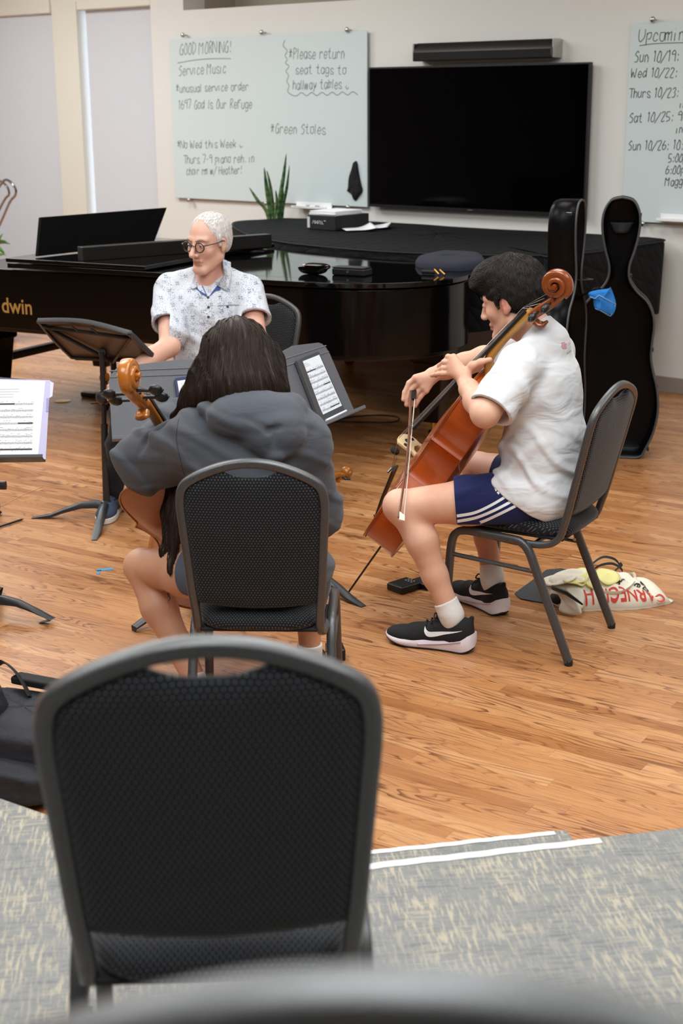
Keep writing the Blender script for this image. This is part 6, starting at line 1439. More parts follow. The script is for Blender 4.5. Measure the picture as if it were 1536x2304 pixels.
# legs
kL = bl(902, 1140, -0.30); aL = bl(1017, 1386, -0.285); aL[0] = -0.276; aL[1] = 0.423; aL[2] = 0.125; hL = np.array((-0.085, 0.19, 0.555))
V1.chain([hL, hL*0.5+kL*0.5, kL], [0.095, 0.080, 0.060], 0.03); V1.ell(kL+np.array((-0.005, 0.012, 0.005)), (0.050, 0.050, 0.054), 0.02)
cL = kL*0.70+aL*0.30; V1.chain([kL, cL+np.array((0, -0.022, 0)), kL*0.38+aL*0.62+np.array((0, -0.008, 0)), aL], [0.050, 0.056, 0.044, 0.036], 0.025)
kR = np.array((0.285, 0.60, 0.53)); aR = np.array((0.158, 0.466, 0.125)); hR = np.array((0.085, 0.19, 0.555))
V1.chain([hR, hR*0.5+kR*0.5, kR], [0.095, 0.080, 0.058], 0.03); cR_ = kR*0.7+aR*0.3
V1.chain([kR, cR_+np.array((0, -0.012, 0)), kR*0.38+aR*0.62, aR], [0.054, 0.060, 0.045, 0.037], 0.025)
for a, fd in ((aL, (-0.10, 1)), (aR, (0.40, 1))):
    f_ = np.array((fd[0], fd[1], 0)); f_ /= np.linalg.norm(f_); V1.cone((a[0], a[1], 0.085), a+f_*0.04+np.array((0, 0, 0.06-a[2])), 0.024, 0.018, 0.01)
head_into(V1, Hb, HS)
Vb, Fb = V1.mesh(); fc = Vb[Fb].mean(1)
hi_ = np.array(Hb.inverted()); hl = fc @ hi_[:3, :3].T+hi_[:3, 3]
lip = ((np.abs(hl[:, 0])/(0.024*HS))**2+((hl[:, 2]+0.0715*HS)/(0.012*HS))**2 < 1) & (hl[:, 1] > 0.07*HS)
redm_ = ((np.abs(np.abs(hl[:, 0])-0.078*HS) < 0.016*HS) & (np.abs(hl[:, 1]+0.006) < 0.03) & (np.abs(hl[:, 2]) < 0.04))
mi_ = np.where(lip, 1, np.where(redm_, 2, 0))
body = np_mesh('body', Vb, Fb, [SK_BOY, skin_mat('lips_rose', rgb(196, 122, 110), rgb(186, 112, 100), rgb(180, 104, 94)), skin_mat('ear_pink', rgb(224, 166, 146), rgb(214, 148, 130), rgb(210, 134, 116))], boy, BM, mi_)
HBw = BM @ Hb; eyes(boy, HBw, HS, rgb(60, 44, 34), SK_BOY); HB_M = hair_mat('dark_brown_hair', rgb(34, 29, 28), rgb(60, 52, 48), 0.62, 0.25); brows(boy, HBw, HS, HB_M)
# boy's hair
VH = Vol(arr(hc)-np.array((0.17, 0.20, 0.16)), arr(hc)+np.array((0.17, 0.22, 0.24)), 0.0035); RB = np.array(Hb.to_3x3()); TB = lambda x, y, z: arr(Hb @ Vector((x*HS, y*HS, z*HS)))
VH.ell(TB(0, -0.022, 0.052), (0.089*HS, 0.105*HS, 0.093*HS), 0.02, 'u', RB); VH.ell(TB(0, 0.030, 0.098), (0.072*HS, 0.078*HS, 0.046*HS), 0.03, 'u', RB); VH.ell(TB(-0.01, 0.085, 0.078), (0.058*HS, 0.036*HS, 0.030*HS), 0.025, 'u', RB); VH.ell(TB(0, -0.05, 0.005), (0.076*HS, 0.068*HS, 0.078*HS), 0.03, 'u', RB)
for q in (-1, 1): VH.cone(TB(q*0.071, 0.020, 0.04), TB(q*0.073, 0.018, -0.012), 0.014, 0.006, 0.01)
# clear the face, the ears and the neck
VH.ell(TB(0, 0.122, -0.015), (0.085*HS, 0.078*HS, 0.068*HS), 0.012, 's', RB); VH.cut(TB(0, -0.06, -0.058), np.array(Hb.to_3x3() @ Vector((0, 0.35, -1))), 0.02)
for q in (-1, 1): VH.ell(TB(q*0.080, 0.002, -0.014), (0.022*HS, 0.026*HS, 0.036*HS), 0.006, 's', RB); VH.ell(TB(q*0.075, 0.058, -0.035), (0.03*HS, 0.034*HS, 0.05*HS), 0.006, 's', RB)
VH.push(lambda X, Y, Z: 0.003*np.sin(X*95+3*np.sin(Z*40))*np.sin(Y*80+2*np.sin(X*50))*np.sin(Z*70+Y*30))
Vh, Fh = VH.mesh(); rg_ = np.random.default_rng(5); crown = TB(0.01, -0.04, 0.145)
gsel = Vh[rg_.integers(0, len(Vh), 9500)]
def flow_boy(P, t):
    d = P-crown; up_ = np.array(Hb.to_3x3() @ Vector((0, 0, 1))); fw_ = np.array(Hb.to_3x3() @ Vector((0, 1, 0)))
    fr = np.clip(((P-arr(hc))@fw_)/0.1, -1, 1)[:, None]; d = d/(np.linalg.norm(d, axis=1, keepdims=True)+1e-6)
    return d*0.8+fw_[None]*np.clip(fr, 0, 1)*0.9-up_[None]*np.clip(-fr+0.2, 0, 1)*0.9+0.35*np.stack([np.sin(P[:, 1]*70+P[:, 2]*40), np.sin(P[:, 0]*80), np.cos(P[:, 0]*60+P[:, 1]*50)], 1)
S1v, S1f = strands(VH, gsel, flow_boy, 7, 0.0054, 0.00085, 'hair', HB_M, boy, BM, 0.0016, 0.35, 3, 0.5, 0.72)
hv, hf = joinVF((Vh, Fh), (S1v, S1f)); np_mesh('hair', hv, hf, HB_M, boy, BM)
# T-shirt
VS = Vol((-0.46, -0.02, 0.46), (0.42, 0.66, 1.20), 0.0036)
VS.cone((0, 0.195, 0.585), (0, 0.205, 0.84), 0.122, 0.118, 0.04, sc=(0.74, 1, 1)); VS.ell((0, 0.22, 0.95), (0.185, 0.125, 0.135), 0.06); VS.ell((0, 0.200, 0.565), (0.203, 0.143, 0.14), 0.05); VS.cone(hL, hL+(kL-hL)*0.20, 0.113, 0.108, 0.03); VS.cone((0.085, 0.19, 0.555), (0.14, 0.28, 0.55), 0.113, 0.108, 0.03); VS.ell((0, 0.21, 0.72), (0.168, 0.135, 0.16), 0.06)
for q in (-1, 1): VS.cone((q*0.04, 0.215, 1.085), (q*0.16, 0.238, 1.035), 0.058, 0.066, 0.04)
def sleeve(S_0, E_0, fr, ra, rb, droop):
    S_0 = np.array(S_0); e = S_0+(E_0-S_0)*fr+np.array(droop); d = e-S_0; L = np.linalg.norm(d); d = d/L
    VS.cone(S_0, e+d*0.05, ra, rb, 0.035); return e, d, rb
eS, dS, rS = sleeve(sL, eL, 0.84, 0.072, 0.082, (0.0, 0.0, -0.016)); eT, dT, rT = sleeve(sR, eR, 0.60, 0.066, 0.074, (0, 0, -0.006))
VS.push(lambda X, Y, Z: 0.010*ridge(X, Y, Z, (0.25, -0.55, 0.85), 62, (0.3, 1, 0.5), 0.4)*np.clip((0.86-Z)/0.2, 0, 1)*np.clip((Z-0.56)/0.10, 0, 1)
        + 0.008*ridge(X, Y, Z, (0.1, 0.75, 0.65), 44, (1, 0.2, 0.6), 1.3)*np.clip((1.0-Z)/0.15, 0, 1)*np.clip((Y-0.12)/0.1, 0, 1)
        + 0.006*ridge(X, Y, Z, (0.8, 0.25, 0.5), 55, (0.2, 1, 0.3), 2.0)*np.clip((-X-0.16)/0.06, 0, 1) + 0.0025*np.sin(X*23+Z*31)*np.sin(Y*27-Z*19))
big = np.array((0.2, 0.2, 0.2))
VS.cut(eS, dS, 0.004, (np.array((-0.46, 0.02, 0.72)), np.array((eS[0]+0.10, 0.60, 1.10))))
VS.cut(eT, dT, 0.004, (np.array((0.16, eT[1]-0.02, 0.80)), np.array((0.42, 0.66, 1.16))))
VS.cone(eS-dS*0.05, eS+dS*0.10, rS-0.016, rS-0.008, 0.004, 's'); VS.cone(eT-dT*0.03, eT+dT*0.08, rT-0.014, rT-0.008, 0.004, 's')
VS.cut((0, 0.20, 0.538), (0.0, 0.60, -0.84), 0.006)
cb_, ct_ = np.array((0, 0.215, 1.085)), arr(Hb @ Vector((0, -0.03, -0.055))); cd_ = (ct_-cb_)/np.linalg.norm(ct_-cb_)
VS.cone(cb_+cd_*0.03-np.array((0, 0.012, 0)), cb_+cd_*0.30, 0.072, 0.082, 0.008, 'u') if False else None
VS.cone(cb_-np.array((0, 0.0, 0.0)), cb_+cd_*0.06, 0.085, 0.072, 0.03); VS.cone(cb_+cd_*0.02, cb_+cd_*0.3, 0.0625, 0.066, 0.004, 's'); VS.cut(cb_+cd_*0.060, cd_+np.array((0, 0.18, 0.0)), 0.006, (np.array((-0.13, 0.03, 1.03)), np.array((0.13, 0.45, 1.2))))
Vs_, Fs_ = VS.mesh()
tsh = fabric('white_jersey', rgb(220, 220, 223), rgb(212, 213, 217), 0.75, 8, 900, 0.1); shirt = np_mesh('t_shirt', Vs_, Fs_, tsh, boy, BM)
# collar rib
cx_ = np.cross(cd_, (0, 1, 0)); cx_ /= np.linalg.norm(cx_); cy_ = np.cross(cd_, cx_); rc = []
for i in range(36):
    a = 2*math.pi*i/36; q = cb_+cd_*(0.028+0.022*math.cos(a)*(-1 if cy_[1] > 0 else 1)*1.0)+(cx_*math.cos(a+math.pi/2)+cy_*math.sin(a+math.pi/2))*0.068; rc.append(BM @ Vector(q))
# shorts
VP = Vol((-0.34, 0.02, 0.40), (0.40, 0.62, 0.70), 0.0036)
VP.ell((0, 0.185, 0.575), (0.178, 0.122, 0.095), 0.03)
hmL = hL*0.40+kL*0.60; hmR = hR*0.40+kR*0.60; dl = (kL-hL)/np.linalg.norm(kL-hL); dr = (kR-hR)/np.linalg.norm(kR-hR)
VP.cone(hL, hmL+dl*0.08, 0.102, 0.090, 0.03); VP.cone(hR, hmR+dr*0.08, 0.102, 0.092, 0.03)
VP.push(lambda X, Y, Z: 0.004*ridge(X, Y, Z, (0.5, 0.8, 0.1), 60, (1, 0, 1), 0.2)+0.002*np.sin(X*40+Y*22)*np.sin(Z*50))
VP.cut(hmL, dl, 0.004, (np.array((-0.34, 0.02, 0.40)), np.array((0.0, 0.62, 0.70)))); VP.cut(hmR, dr, 0.004, (np.array((0.0, 0.02, 0.40)), np.array((0.40, 0.62, 0.70))))
VP.cone(hmL-dl*0.02, hmL+dl*0.1, 0.083, 0.083, 0.003, 's'); VP.cone(hmR-dr*0.02, hmR+dr*0.1, 0.083, 0.083, 0.003, 's')
VP.cut((0, 0.2, 0.462), (0, 0, -1), 0.02)
Vp_, Fp_ = VP.mesh()
navy = fabric('navy_sports_cloth', rgb(28, 36, 88), rgb(22, 29, 74), 0.25, 9, 800, 0.1, 0.7); np_mesh('shorts', Vp_, Fp_, navy, boy, BM)
treeP = bvh(Vp_, Fp_, BM); treeS = bvh(Vs_, Fs_, BM)
whp = simple('white_print', rgb(232, 234, 240), 0.7)
for (c0, c1, c2, c3) in (((1027, 1161), (1066, 1154), (1102, 1138), (1136, 1118)), ((1028, 1173), (1070, 1165), (1112, 1148), (1150, 1128)), ((1033, 1184), (1078, 1176), (1120, 1158), (1160, 1138))):
    decal(treeP, ribbonpoly([(c[0], c[1]-3.4) for c in (c0, c1, c2, c3)], [(c[0]+0.6, c[1]+3.4) for c in (c0, c1, c2, c3)]), 'stripe', whp, boy)
decal(treeP, [[(1107, 1089), (1113, 1085), (1117, 1090), (1111, 1096)], [(1112, 1099), (1121, 1091), (1125, 1095), (1115, 1106)], [(1117, 1108), (1127, 1098), (1129, 1103), (1121, 1113)]], 'three_bar_logo', whp, boy)
prn = simple('red_shirt_print', rgb(214, 130, 134), 0.8); prg = simple('grey_shirt_print', rgb(150, 150, 158), 0.8)
decal(treeS, [[(1262+3*i+(j % 2), 771-0.6*i+4*j), (1264+3*i+(j % 2), 770-0.6*i+4*j), (1264.5+3*i+(j % 2), 773-0.6*i+4*j), (1262.5+3*i+(j % 2), 774-0.6*i+4*j)] for i in range(4) for j in range(4) if (i, j) not in ((0, 3), (3, 0))], 'red_print', prn, boy)
decal(treeS, [[(1264, 783), (1276, 777), (1276.5, 778), (1264.5, 784)]]+[[(1275+2.4*i, 795-1.9*i), (1276.4+2.4*i, 793-1.9*i), (1277+2.4*i, 796-1.9*i), (1275.6+2.4*i, 797.5-1.9*i)] for i in range(4)], 'grey_print', prg, boy)
# socks and sneakers
sockm = fabric('ribbed_white_sock', rgb(238, 237, 236), rgb(214, 213, 212), 0.06, 30, 300, 0.4)
outsole = simple('black_outsole', rgb(24, 24, 26), 0.7); mids = varied('white_foam', rgb(240, 236, 244), rgb(226, 218, 232), 12, 0.6); meshu = varied('black_knit_mesh', rgb(16, 17, 19), rgb(28, 29, 32), 700, 0.85, (900, 0.3, 0.001)); pipe_ = simple('mauve_shadow_foam', rgb(206, 190, 206), 0.6)
def sneaker(anchor, fd, owner_side, label_sw):
    f_ = Vector((fd[0], fd[1], 0)).normalized(); x = f_.cross(Vector((0, 0, 1))); SM = BM @ frame(Vector((anchor[0], anchor[1], 0)), x, f_, Vector((0, 0, 1)))
    # sole outline: x half widths along y, heel -0.10 to toe 0.225
    ys = [-0.118, -0.108, -0.08, -0.03, 0.03, 0.09, 0.14, 0.18, 0.205, 0.217]; wl = [0.010, 0.028, 0.040, 0.036, 0.036, 0.045, 0.049, 0.042, 0.026, 0.008]
    st_ = catmull([(y, w_, 0) for y, w_ in zip(ys, wl)], 5)
    def soleloop(z0f, z1f, infl):
        mb = MB(); L = len(st_); vs = []
        for (zf, gg) in ((z0f, 0.92), (lambda y: lerp(z0f(y), z1f(y), 0.35), 1.0+infl), (lambda y: lerp(z0f(y), z1f(y), 0.75), 1.0+infl*0.6), (z1f, 0.93)):
            for i in range(L): vs.append(SM @ Vector((st_[i].y*gg, st_[i].x+(0.004 if st_[i].x > 0.2 else (-0.006*(zf(-0.1) > 0.03) if st_[i].x < -0.09 else 0)), zf(st_[i].x))))
            for i in range(L-1, -1, -1): vs.append(SM @ Vector((-st_[i].y*gg, st_[i].x, zf(st_[i].x))))
        N_ = 2*L; fs = [(l*N_+i, l*N_+(i+1) % N_, (l+1)*N_+(i+1) % N_, (l+1)*N_+i) for l in range(3) for i in range(N_)]+[(i, i+1, N_-2-i, N_-1-i) for i in range(L-1)]+[(3*N_+N_-1-i, 3*N_+N_-2-i, 3*N_+i+1, 3*N_+i) for i in range(L-1)]
        mb.add(vs, fs); return mb
    rock = lambda y: 0.0005+0.022*max(0, (y-0.11)/0.107)**2+0.014*max(0, (-y-0.07)/0.045)**2
    top = lambda y: float(np.interp(y, [-0.118, -0.10, -0.06, 0.0, 0.08, 0.15, 0.217], [0.076, 0.068, 0.058, 0.047, 0.034, 0.030, 0.034]))
    soleloop(rock, lambda y: rock(y)+0.006, 0.0).build('outsole', outsole, boy, smooth=60)
    soleloop(lambda y: rock(y)+0.004, top, 0.05).build('midsole', mids, boy, smooth=60)
    MB().tube(catmull([SM @ Vector((owner_side*xx, y, z)) for xx, y, z in ((0.0475, 0.08, 0.020), (0.0415, 0.03, 0.026), (0.0395, -0.03, 0.036), (0.0435, -0.08, 0.050))], 5), 0.0032, 6).build('midsole_groove', pipe_, boy, smooth=180)
    U = Vol((-0.07, -0.14, 0.0), (0.07, 0.24, 0.15), 0.003)
    U.ell((0, 0.135, 0.036), (0.046, 0.080, 0.033), 0.02); U.cone((0, 0.10, 0.045), (0, -0.05, 0.055), 0.040, 0.036, 0.02); U.cone((0, 0.075, 0.055), (0, -0.01, 0.088), 0.026, 0.030, 0.02); U.ell((0, -0.064, 0.070), (0.043, 0.052, 0.062), 0.02)
    U.cone((0, -0.092, 0.085), (0, -0.108, 0.130), 0.020, 0.008, 0.015); U.cone((0, 0.015, 0.09), (0, 0.012, 0.120), 0.022, 0.014, 0.012, sc=(0.8, 1, 1))
    U.cone((0, -0.040, 0.116), (0, -0.034, 0.20), 0.036, 0.050, 0.008, 's'); U.cut((0, 0, 0.026), (0, 0, -1), 0.004)
    vu, fu = U.mesh(); np_mesh('shoe_upper', vu, fu, meshu, boy, SM); tr_ = BVHTree.FromPolygons([tuple(v) for v in vu], [tuple(f) for f in fu])
    # curved tick mark on the outer side
    lo_ = [(0.060, 0.085), (0.058, 0.066), (0.044, 0.052), (0.018, 0.055), (-0.028, 0.071), (-0.084, 0.090)]; up_ = [(0.060, 0.085), (0.050, 0.074), (0.038, 0.070), (0.016, 0.073), (-0.022, 0.079), (-0.084, 0.091)]
    A = catmull([(a, b, 0) for a, b in lo_], 5); B = catmull([(a, b, 0) for a, b in up_], 5); mb = MB(); ok = []
    for P_ in (A, B):
        row = []
        for p in P_:
            h = tr_.ray_cast(Vector((owner_side*0.12, p.x, p.y)), Vector((-owner_side, 0, 0))); q = h[0] if h[0] is not None else Vector((owner_side*0.036, p.x, p.y)); row.append(SM @ (q+Vector((owner_side*0.0014, 0, 0))))
        ok.append(row)
    n_ = len(A); mb.add(ok[0]+ok[1], [(i, i+1, n_+i+1, n_+i) for i in range(n_-1)]); mb.build('tick_logo', whp, boy, smooth=0)
    for k in range(5):
        y = 0.022+k*0.019; z = 0.117-k*0.0105; 
        pts = [SM @ Vector((-0.024, y-0.004, z-0.010)), SM @ Vector((0, y+0.002, z+0.002)), SM @ Vector((0.024, y+0.006, z-0.010))]
        MB().tube(catmull(pts, 4), 0.003, 6).build('lace', MT['blackmatte'], boy, smooth=180)
    for q in (-1, 1): MB().tube(catmull([SM @ Vector((0, 0.018, 0.122)), SM @ Vector((q*0.018, 0.024, 0.137)), SM @ Vector((q*0.034, 0.022, 0.124)), SM @ Vector((q*0.014, 0.016, 0.120))], 5), 0.0028, 6).build('lace_bow', MT['blackmatte'], boy, smooth=180)
    MB().tube([SM @ Vector((0.016*owner_side, 0.196, 0.040)), SM @ Vector((0.034*owner_side, 0.170, 0.044))], 0.006, 6, ry=0.002).build('toe_patch', simple('grey_patch', rgb(62, 64, 68), 0.8), boy, smooth=60)
    return SM
sneaker((-0.283, 0.455), (-0.14, 1), -1, 0); sneaker((0.175, 0.50), (0.50, 1), -1, 0)
for a, k_, nm in ((aL, kL, 'sock'), (aR, kR, 'sock')):
    up_ = (k_-a); up_ /= np.linalg.norm(up_); SV = Vol(a-0.12, a+0.16, 0.003); SV.cone((a[0], a[1]-0.002, 0.075), a+up_*0.01, 0.030, 0.0415, 0.02); md_ = k_*0.38+a*0.62+np.array((0, -0.006, 0)); SV.cone(a, md_, 0.0415, 0.050, 0.02); SV.cut(a+up_*0.060, up_, 0.003)
    vv, ff = SV.mesh(); np_mesh('sock', vv, ff, sockm, boy, BM)
# ------------------------------------------------------------------ the girl in the grey hoodie
girl = thing('person', 'girl with long dark hair in a grey hoodie, seen from behind holding a cello', 'person', GIRLC)
I4 = Matrix.Identity(4)
def W3(px, py, y): return arr(PY(px, py, y))
hg = np.array((-0.312, 4.185, 1.150)); GS = 1.04
Hg = Matrix.Translation(Vector(hg)) @ headM((0, 0, 0), (-0.22, 1), math.radians(16), math.radians(4))
VG = Vol((-0.80, 3.70, -0.01), (0.14, 4.80, 1.32), 0.004)
VG.ell((-0.245, 3.98, 0.57), (0.165, 0.13, 0.11), 0.03); VG.cone((-0.245, 4.0, 0.62), (-0.26, 4.07, 0.88), 0.10, 0.11, 0.05, sc=(0.8, 1, 1)); VG.ell((-0.265, 4.08, 0.94), (0.15, 0.095, 0.11), 0.05)
VG.cone((-0.275, 4.09, 1.0), arr(Hg @ Vector((0, -0.03, -0.06))), 0.052, 0.048, 0.03)
sLg, sRg = np.array((-0.415, 4.08, 0.955)), np.array((-0.120, 4.06, 0.950))
eLg, wLg = np.array((-0.622, 4.29, 0.850)), np.array((-0.520, 4.47, 0.955))
eRg, wRg = np.array((-0.078, 4.20, 0.695)), np.array((-0.180, 4.44, 0.610))
for s_, e_, w_ in ((sLg, eLg, wLg), (sRg, eRg, wRg)): VG.cone(s_, e_, 0.045, 0.038, 0.02); VG.chain([e_, e_*0.5+w_*0.5, w_], [0.038, 0.036, 0.025], 0.02)
hLg, kLg, aLg = np.array((-0.325, 4.02, 0.545)), W3(318, 1274, 4.40), np.array((-0.455, 4.19, 0.10))
hRg, kRg, aRg = np.array((-0.165, 4.02, 0.545)), np.array((-0.110, 4.46, 0.49)), np.array((-0.110, 4.47, 0.10))
for h_, k_, a_ in ((hLg, kLg, aLg), (hRg, kRg, aRg)):
    VG.chain([h_, h_*0.5+k_*0.5, k_], [0.092, 0.078, 0.055], 0.03); c_ = k_*0.68+a_*0.32
    VG.chain([k_, c_+np.array((0, -0.015, 0)), k_*0.35+a_*0.65, a_], [0.052, 0.056, 0.042, 0.034], 0.025); VG.cone(a_, (a_[0], a_[1]+0.09, 0.05), 0.028, 0.022, 0.015)
head_into(VG, Hg, GS, 0.9)
hand_into(VG, wLg+np.array((0.012, 0.015, 0.015)), (0.35, 0.55, 0.75), (-0.75, -0.3, 0.55), 1, 0.95, (0.7, 0.9, 0.6))
hand_into(VG, wRg+np.array((-0.015, 0.02, -0.005)), (-0.5, 0.8, -0.25), (0.3, 0.15, 0.9), -1, 0.95, (0.6, 0.8, 0.5))
vg, fg_ = VG.mesh(); np_mesh('body', vg, fg_, SK_GIRL, girl, I4)
eyes(girl, Hg, GS, rgb(56, 40, 30), SK_GIRL)
GH = hair_mat('long_brown_hair', rgb(30, 21, 17), rgb(62, 45, 36), 0.5, 0.25); brows(girl, Hg, GS, GH)
# hoodie
VO = Vol((-0.80, 3.80, 0.46), (0.06, 4.56, 1.16), 0.004)
VO.cone((-0.240, 3.985, 0.60), (-0.262, 4.06, 0.86), 0.142, 0.140, 0.05, sc=(0.78, 1, 1)); VO.ell((-0.268, 4.075, 0.945), (0.195, 0.125, 0.115), 0.06); VO.ell((-0.235, 3.975, 0.58), (0.195, 0.145, 0.10), 0.06)
for s_, e_, w_, q in ((sLg, eLg, wLg, -1), (sRg, eRg, wRg, 1)):
    VO.cone(s_+np.array((-q*0.06, 0, 0.005)), s_, 0.070, 0.078, 0.05); VO.cone(s_, e_+np.array((0, 0, -0.012)), 0.078, 0.077, 0.04)
    d_ = (w_-e_)/np.linalg.norm(w_-e_); VO.cone(e_+np.array((0, 0, -0.012)), w_-d_*0.05, 0.074, 0.044, 0.03); VO.cone(w_-d_*0.05, w_-d_*0.005, 0.038, 0.040, 0.008)
VO.cone(sLg+np.array((0.02, -0.01, -0.05)), eLg+np.array((0.02, -0.02, -0.06)), 0.055, 0.055, 0.05)
# hood lying on the back
hd0 = W3(572, 938, 3.985); VO.ell(hd0, (0.138, 0.085, 0.080), 0.018); VO.ell(W3(612, 975, 3.950), (0.090, 0.062, 0.072), 0.018); VO.cone(W3(490, 920, 4.03), W3(655, 914, 4.03), 0.036, 0.040, 0.02)
VO.cone(W3(462, 920, 4.02), W3(612, 1020, 3.915), 0.022, 0.020, 0.012); VO.cone(W3(694, 955, 4.02), W3(622, 1020, 3.915), 0.022, 0.020, 0.012)
for a, b, r in (((618, 952), (613, 1022), 0.010), ((540, 938), (604, 968), 0.016), ((604, 968), (674, 945), 0.013), ((515, 925), (556, 990), 0.011), ((640, 925), (672, 985), 0.010), ((545, 912), (650, 922), 0.015)):
    VO.cone(W3(a[0], a[1], 3.888), W3(b[0], b[1], 3.880), r, r, 0.008, 's')
for a, b, r in (((340, 965), (300, 1035), 0.006), ((380, 950), (315, 1000), 0.006), ((420, 960), (436, 1040), 0.004)): VO.cone(W3(a[0], a[1], 4.14), W3(b[0], b[1], 4.16), r, r, 0.02, 's')
VO.push(lambda X, Y, Z: 0.010*ridge(X, Y, Z, (0.5, 0.3, 0.8), 48, (1, 0.4, -0.3), 0.7)*np.clip((-X-0.40)/0.1, 0, 1) + 0.007*ridge(X, Y, Z, (0.7, 0.2, -0.6), 46, (0.3, 1, 0.4), 1.5)*np.clip((X+0.22)/0.1, 0, 1)
        + 0.004*ridge(X, Y, Z, (0.2, 0.1, 1), 60, (1, 0.3, 0.2), 0.2)+0.002*np.sin(X*33+Z*25)*np.sin(Y*31-Z*17))
VO.cut((-0.24, 3.98, 0.50), (0, 0, -1), 0.01)
vo, fo_ = VO.mesh(); hoodm = fabric('charcoal_fleece', rgb(88, 91, 99), rgb(74, 77, 85), 0.4, 9, 800, 0.5, 0.95); np_mesh('hoodie', vo, fo_, hoodm, girl, I4); treeO = bvh(vo, fo_, I4)
seamm = simple('dark_seam', rgb(44, 46, 51), 0.95)
decal(treeO, ribbonpoly([(401, 942), (396, 985), (404, 1030), (414, 1070)], [(402.2, 942), (397.2, 985), (405.2, 1030), (415.2, 1070)]), 'shoulder_seam', seamm, girl, 0.001)
VQ = Vol((-0.62, 3.80, 0.40), (0.14, 4.50, 0.72), 0.004)
VQ.ell((-0.245, 3.98, 0.565), (0.180, 0.138, 0.10), 0.03); 
for h_, k_ in ((hLg, kLg), (hRg, kRg)): d_ = (k_-h_)/np.linalg.norm(k_-h_); VQ.cone(h_, h_+(k_-h_)*0.42, 0.100, 0.094, 0.03); VQ.cut(h_+(k_-h_)*0.34, d_, 0.004, (np.minimum(h_, k_)-np.array((0.16 if h_[0] < -0.245 else 0.0, 0.2, 0.2)), np.maximum(h_, k_)+np.array((0.0 if h_[0] < -0.245 else 0.17, 0.2, 0.2))))
VQ.cut((0, 4, 0.455), (0, 0, -1), 0.02); vq, fq = VQ.mesh(); np_mesh('shorts', vq, fq, fabric('blue_grey_jersey', rgb(84, 92, 108), rgb(72, 80, 96), 0.3), girl, I4)
# long straight hair: cap, fall over the back, and a lock drawn forward of the left shoulder to the lap
VR = Vol((-0.62, 3.92, 0.45), (-0.06, 4.46, 1.31), 0.004); RG_ = np.array(Hg.to_3x3())
TG = lambda x, y, z: arr(Hg @ Vector((x*GS, y*GS, z*GS)))
VR.ell(TG(0, -0.018, 0.042), (0.086*GS, 0.106*GS, 0.092*GS), 0.02, 'u', RG_)
VR.cone(W3(540, 800, 4.13), W3(545, 872, 4.075), 0.088, 0.108, 0.04, sc=(0.95, 1, 1)); VR.cone(W3(500, 800, 4.15), W3(462, 890, 4.10), 0.062, 0.050, 0.04); VR.cone(W3(600, 820, 4.15), W3(628, 878, 4.07), 0.055, 0.026, 0.04)
VR.chain([W3(470, 850, 4.16), W3(440, 905, 4.17), W3(418, 945, 4.27), W3(404, 1040, 4.33), W3(392, 1150, 4.30), W3(384, 1240, 4.22), W3(378, 1310, 4.18)], [0.058, 0.045, 0.038, 0.034, 0.032, 0.026, 0.006], 0.03)
VR.cone(W3(398, 1120, 4.22), W3(384, 1285, 4.12), 0.028, 0.008, 0.02)
VR.ell(TG(0, 0.115, -0.02), (0.062*GS, 0.075*GS, 0.085*GS), 0.012, 's', RG_)
VR.push(lambda X, Y, Z: 0.0018*np.sin(X*120+2*np.sin(Z*9)+Y*50)+0.002*np.sin(X*260+Y*90+3*np.sin(Z*12)))
vr, fr_ = VR.mesh(); rg_ = np.random.default_rng(9); seeds = vr[rg_.integers(0, len(vr), 5200)]
cg = TG(0, -0.005, 0.135)
def flow_girl(P, t):
    d = P-cg; d[:, 2] = 0; d /= np.linalg.norm(d, axis=1, keepdims=True)+1e-6
    hi = np.clip((P[:, 2]-1.10)/0.16, 0, 1)[:, None]; wv = np.stack([0.10*np.sin(P[:, 2]*24+P[:, 1]*14), 0*P[:, 0], 0*P[:, 0]], 1)
    return d*hi*0.9+np.array((0, 0, -1.0))*(1.15-hi*0.6)+wv
sv, sf = strands(VR, seeds, flow_girl, 12, 0.0135, 0.00085, 'hair', GH, girl, I4, 0.0012, 0.05, 3, 0.4, 0.85)
hv, hf = joinVF((vr, fr_), (sv, sf)); np_mesh('hair', hv, hf, GH, girl, I4)
def simple_shoe(anchor, fd, upper, sole, parent, s=1.0):
    f_ = Vector((fd[0], fd[1], 0)).normalized(); SM = frame(Vector((anchor[0], anchor[1], 0)), f_.cross(Vector((0, 0, 1))), f_, Vector((0, 0, 1))) @ Matrix.Scale(s, 4)
    U = Vol((-0.07, -0.14, 0.0), (0.07, 0.22, 0.14), 0.004); U.ell((0, 0.12, 0.035), (0.044, 0.075, 0.032), 0.02); U.cone((0, 0.09, 0.045), (0, -0.05, 0.055), 0.038, 0.035, 0.02); U.cone((0, 0.06, 0.06), (0, 0.0, 0.085), 0.026, 0.028, 0.02); U.ell((0, -0.065, 0.058), (0.035, 0.044, 0.055), 0.02); U.cone((0, -0.03, 0.09), (0, -0.03, 0.2), 0.033, 0.045, 0.008, 's'); U.cut((0, 0, 0.024), (0, 0, -1), 0.004)
    v_, f2 = U.mesh(); np_mesh('shoe_upper', v_, f2, upper, parent, SM)
    ys = [-0.110, -0.10, -0.07, -0.02, 0.03, 0.09, 0.14, 0.18, 0.197]; wl = [0.008, 0.026, 0.038, 0.036, 0.037, 0.045, 0.045, 0.030, 0.006]
    st_ = [(v.x, v.y) for v in catmull([(y, w_, 0) for y, w_ in zip(ys, wl)], 4)]; poly = [(w_, y) for y, w_ in st_]+[(-w_, y) for y, w_ in st_[::-1]]
    MB().prism(poly, 0.001, 0.028, SM).build('sole', sole, parent, bevel=0.006, bseg=2)
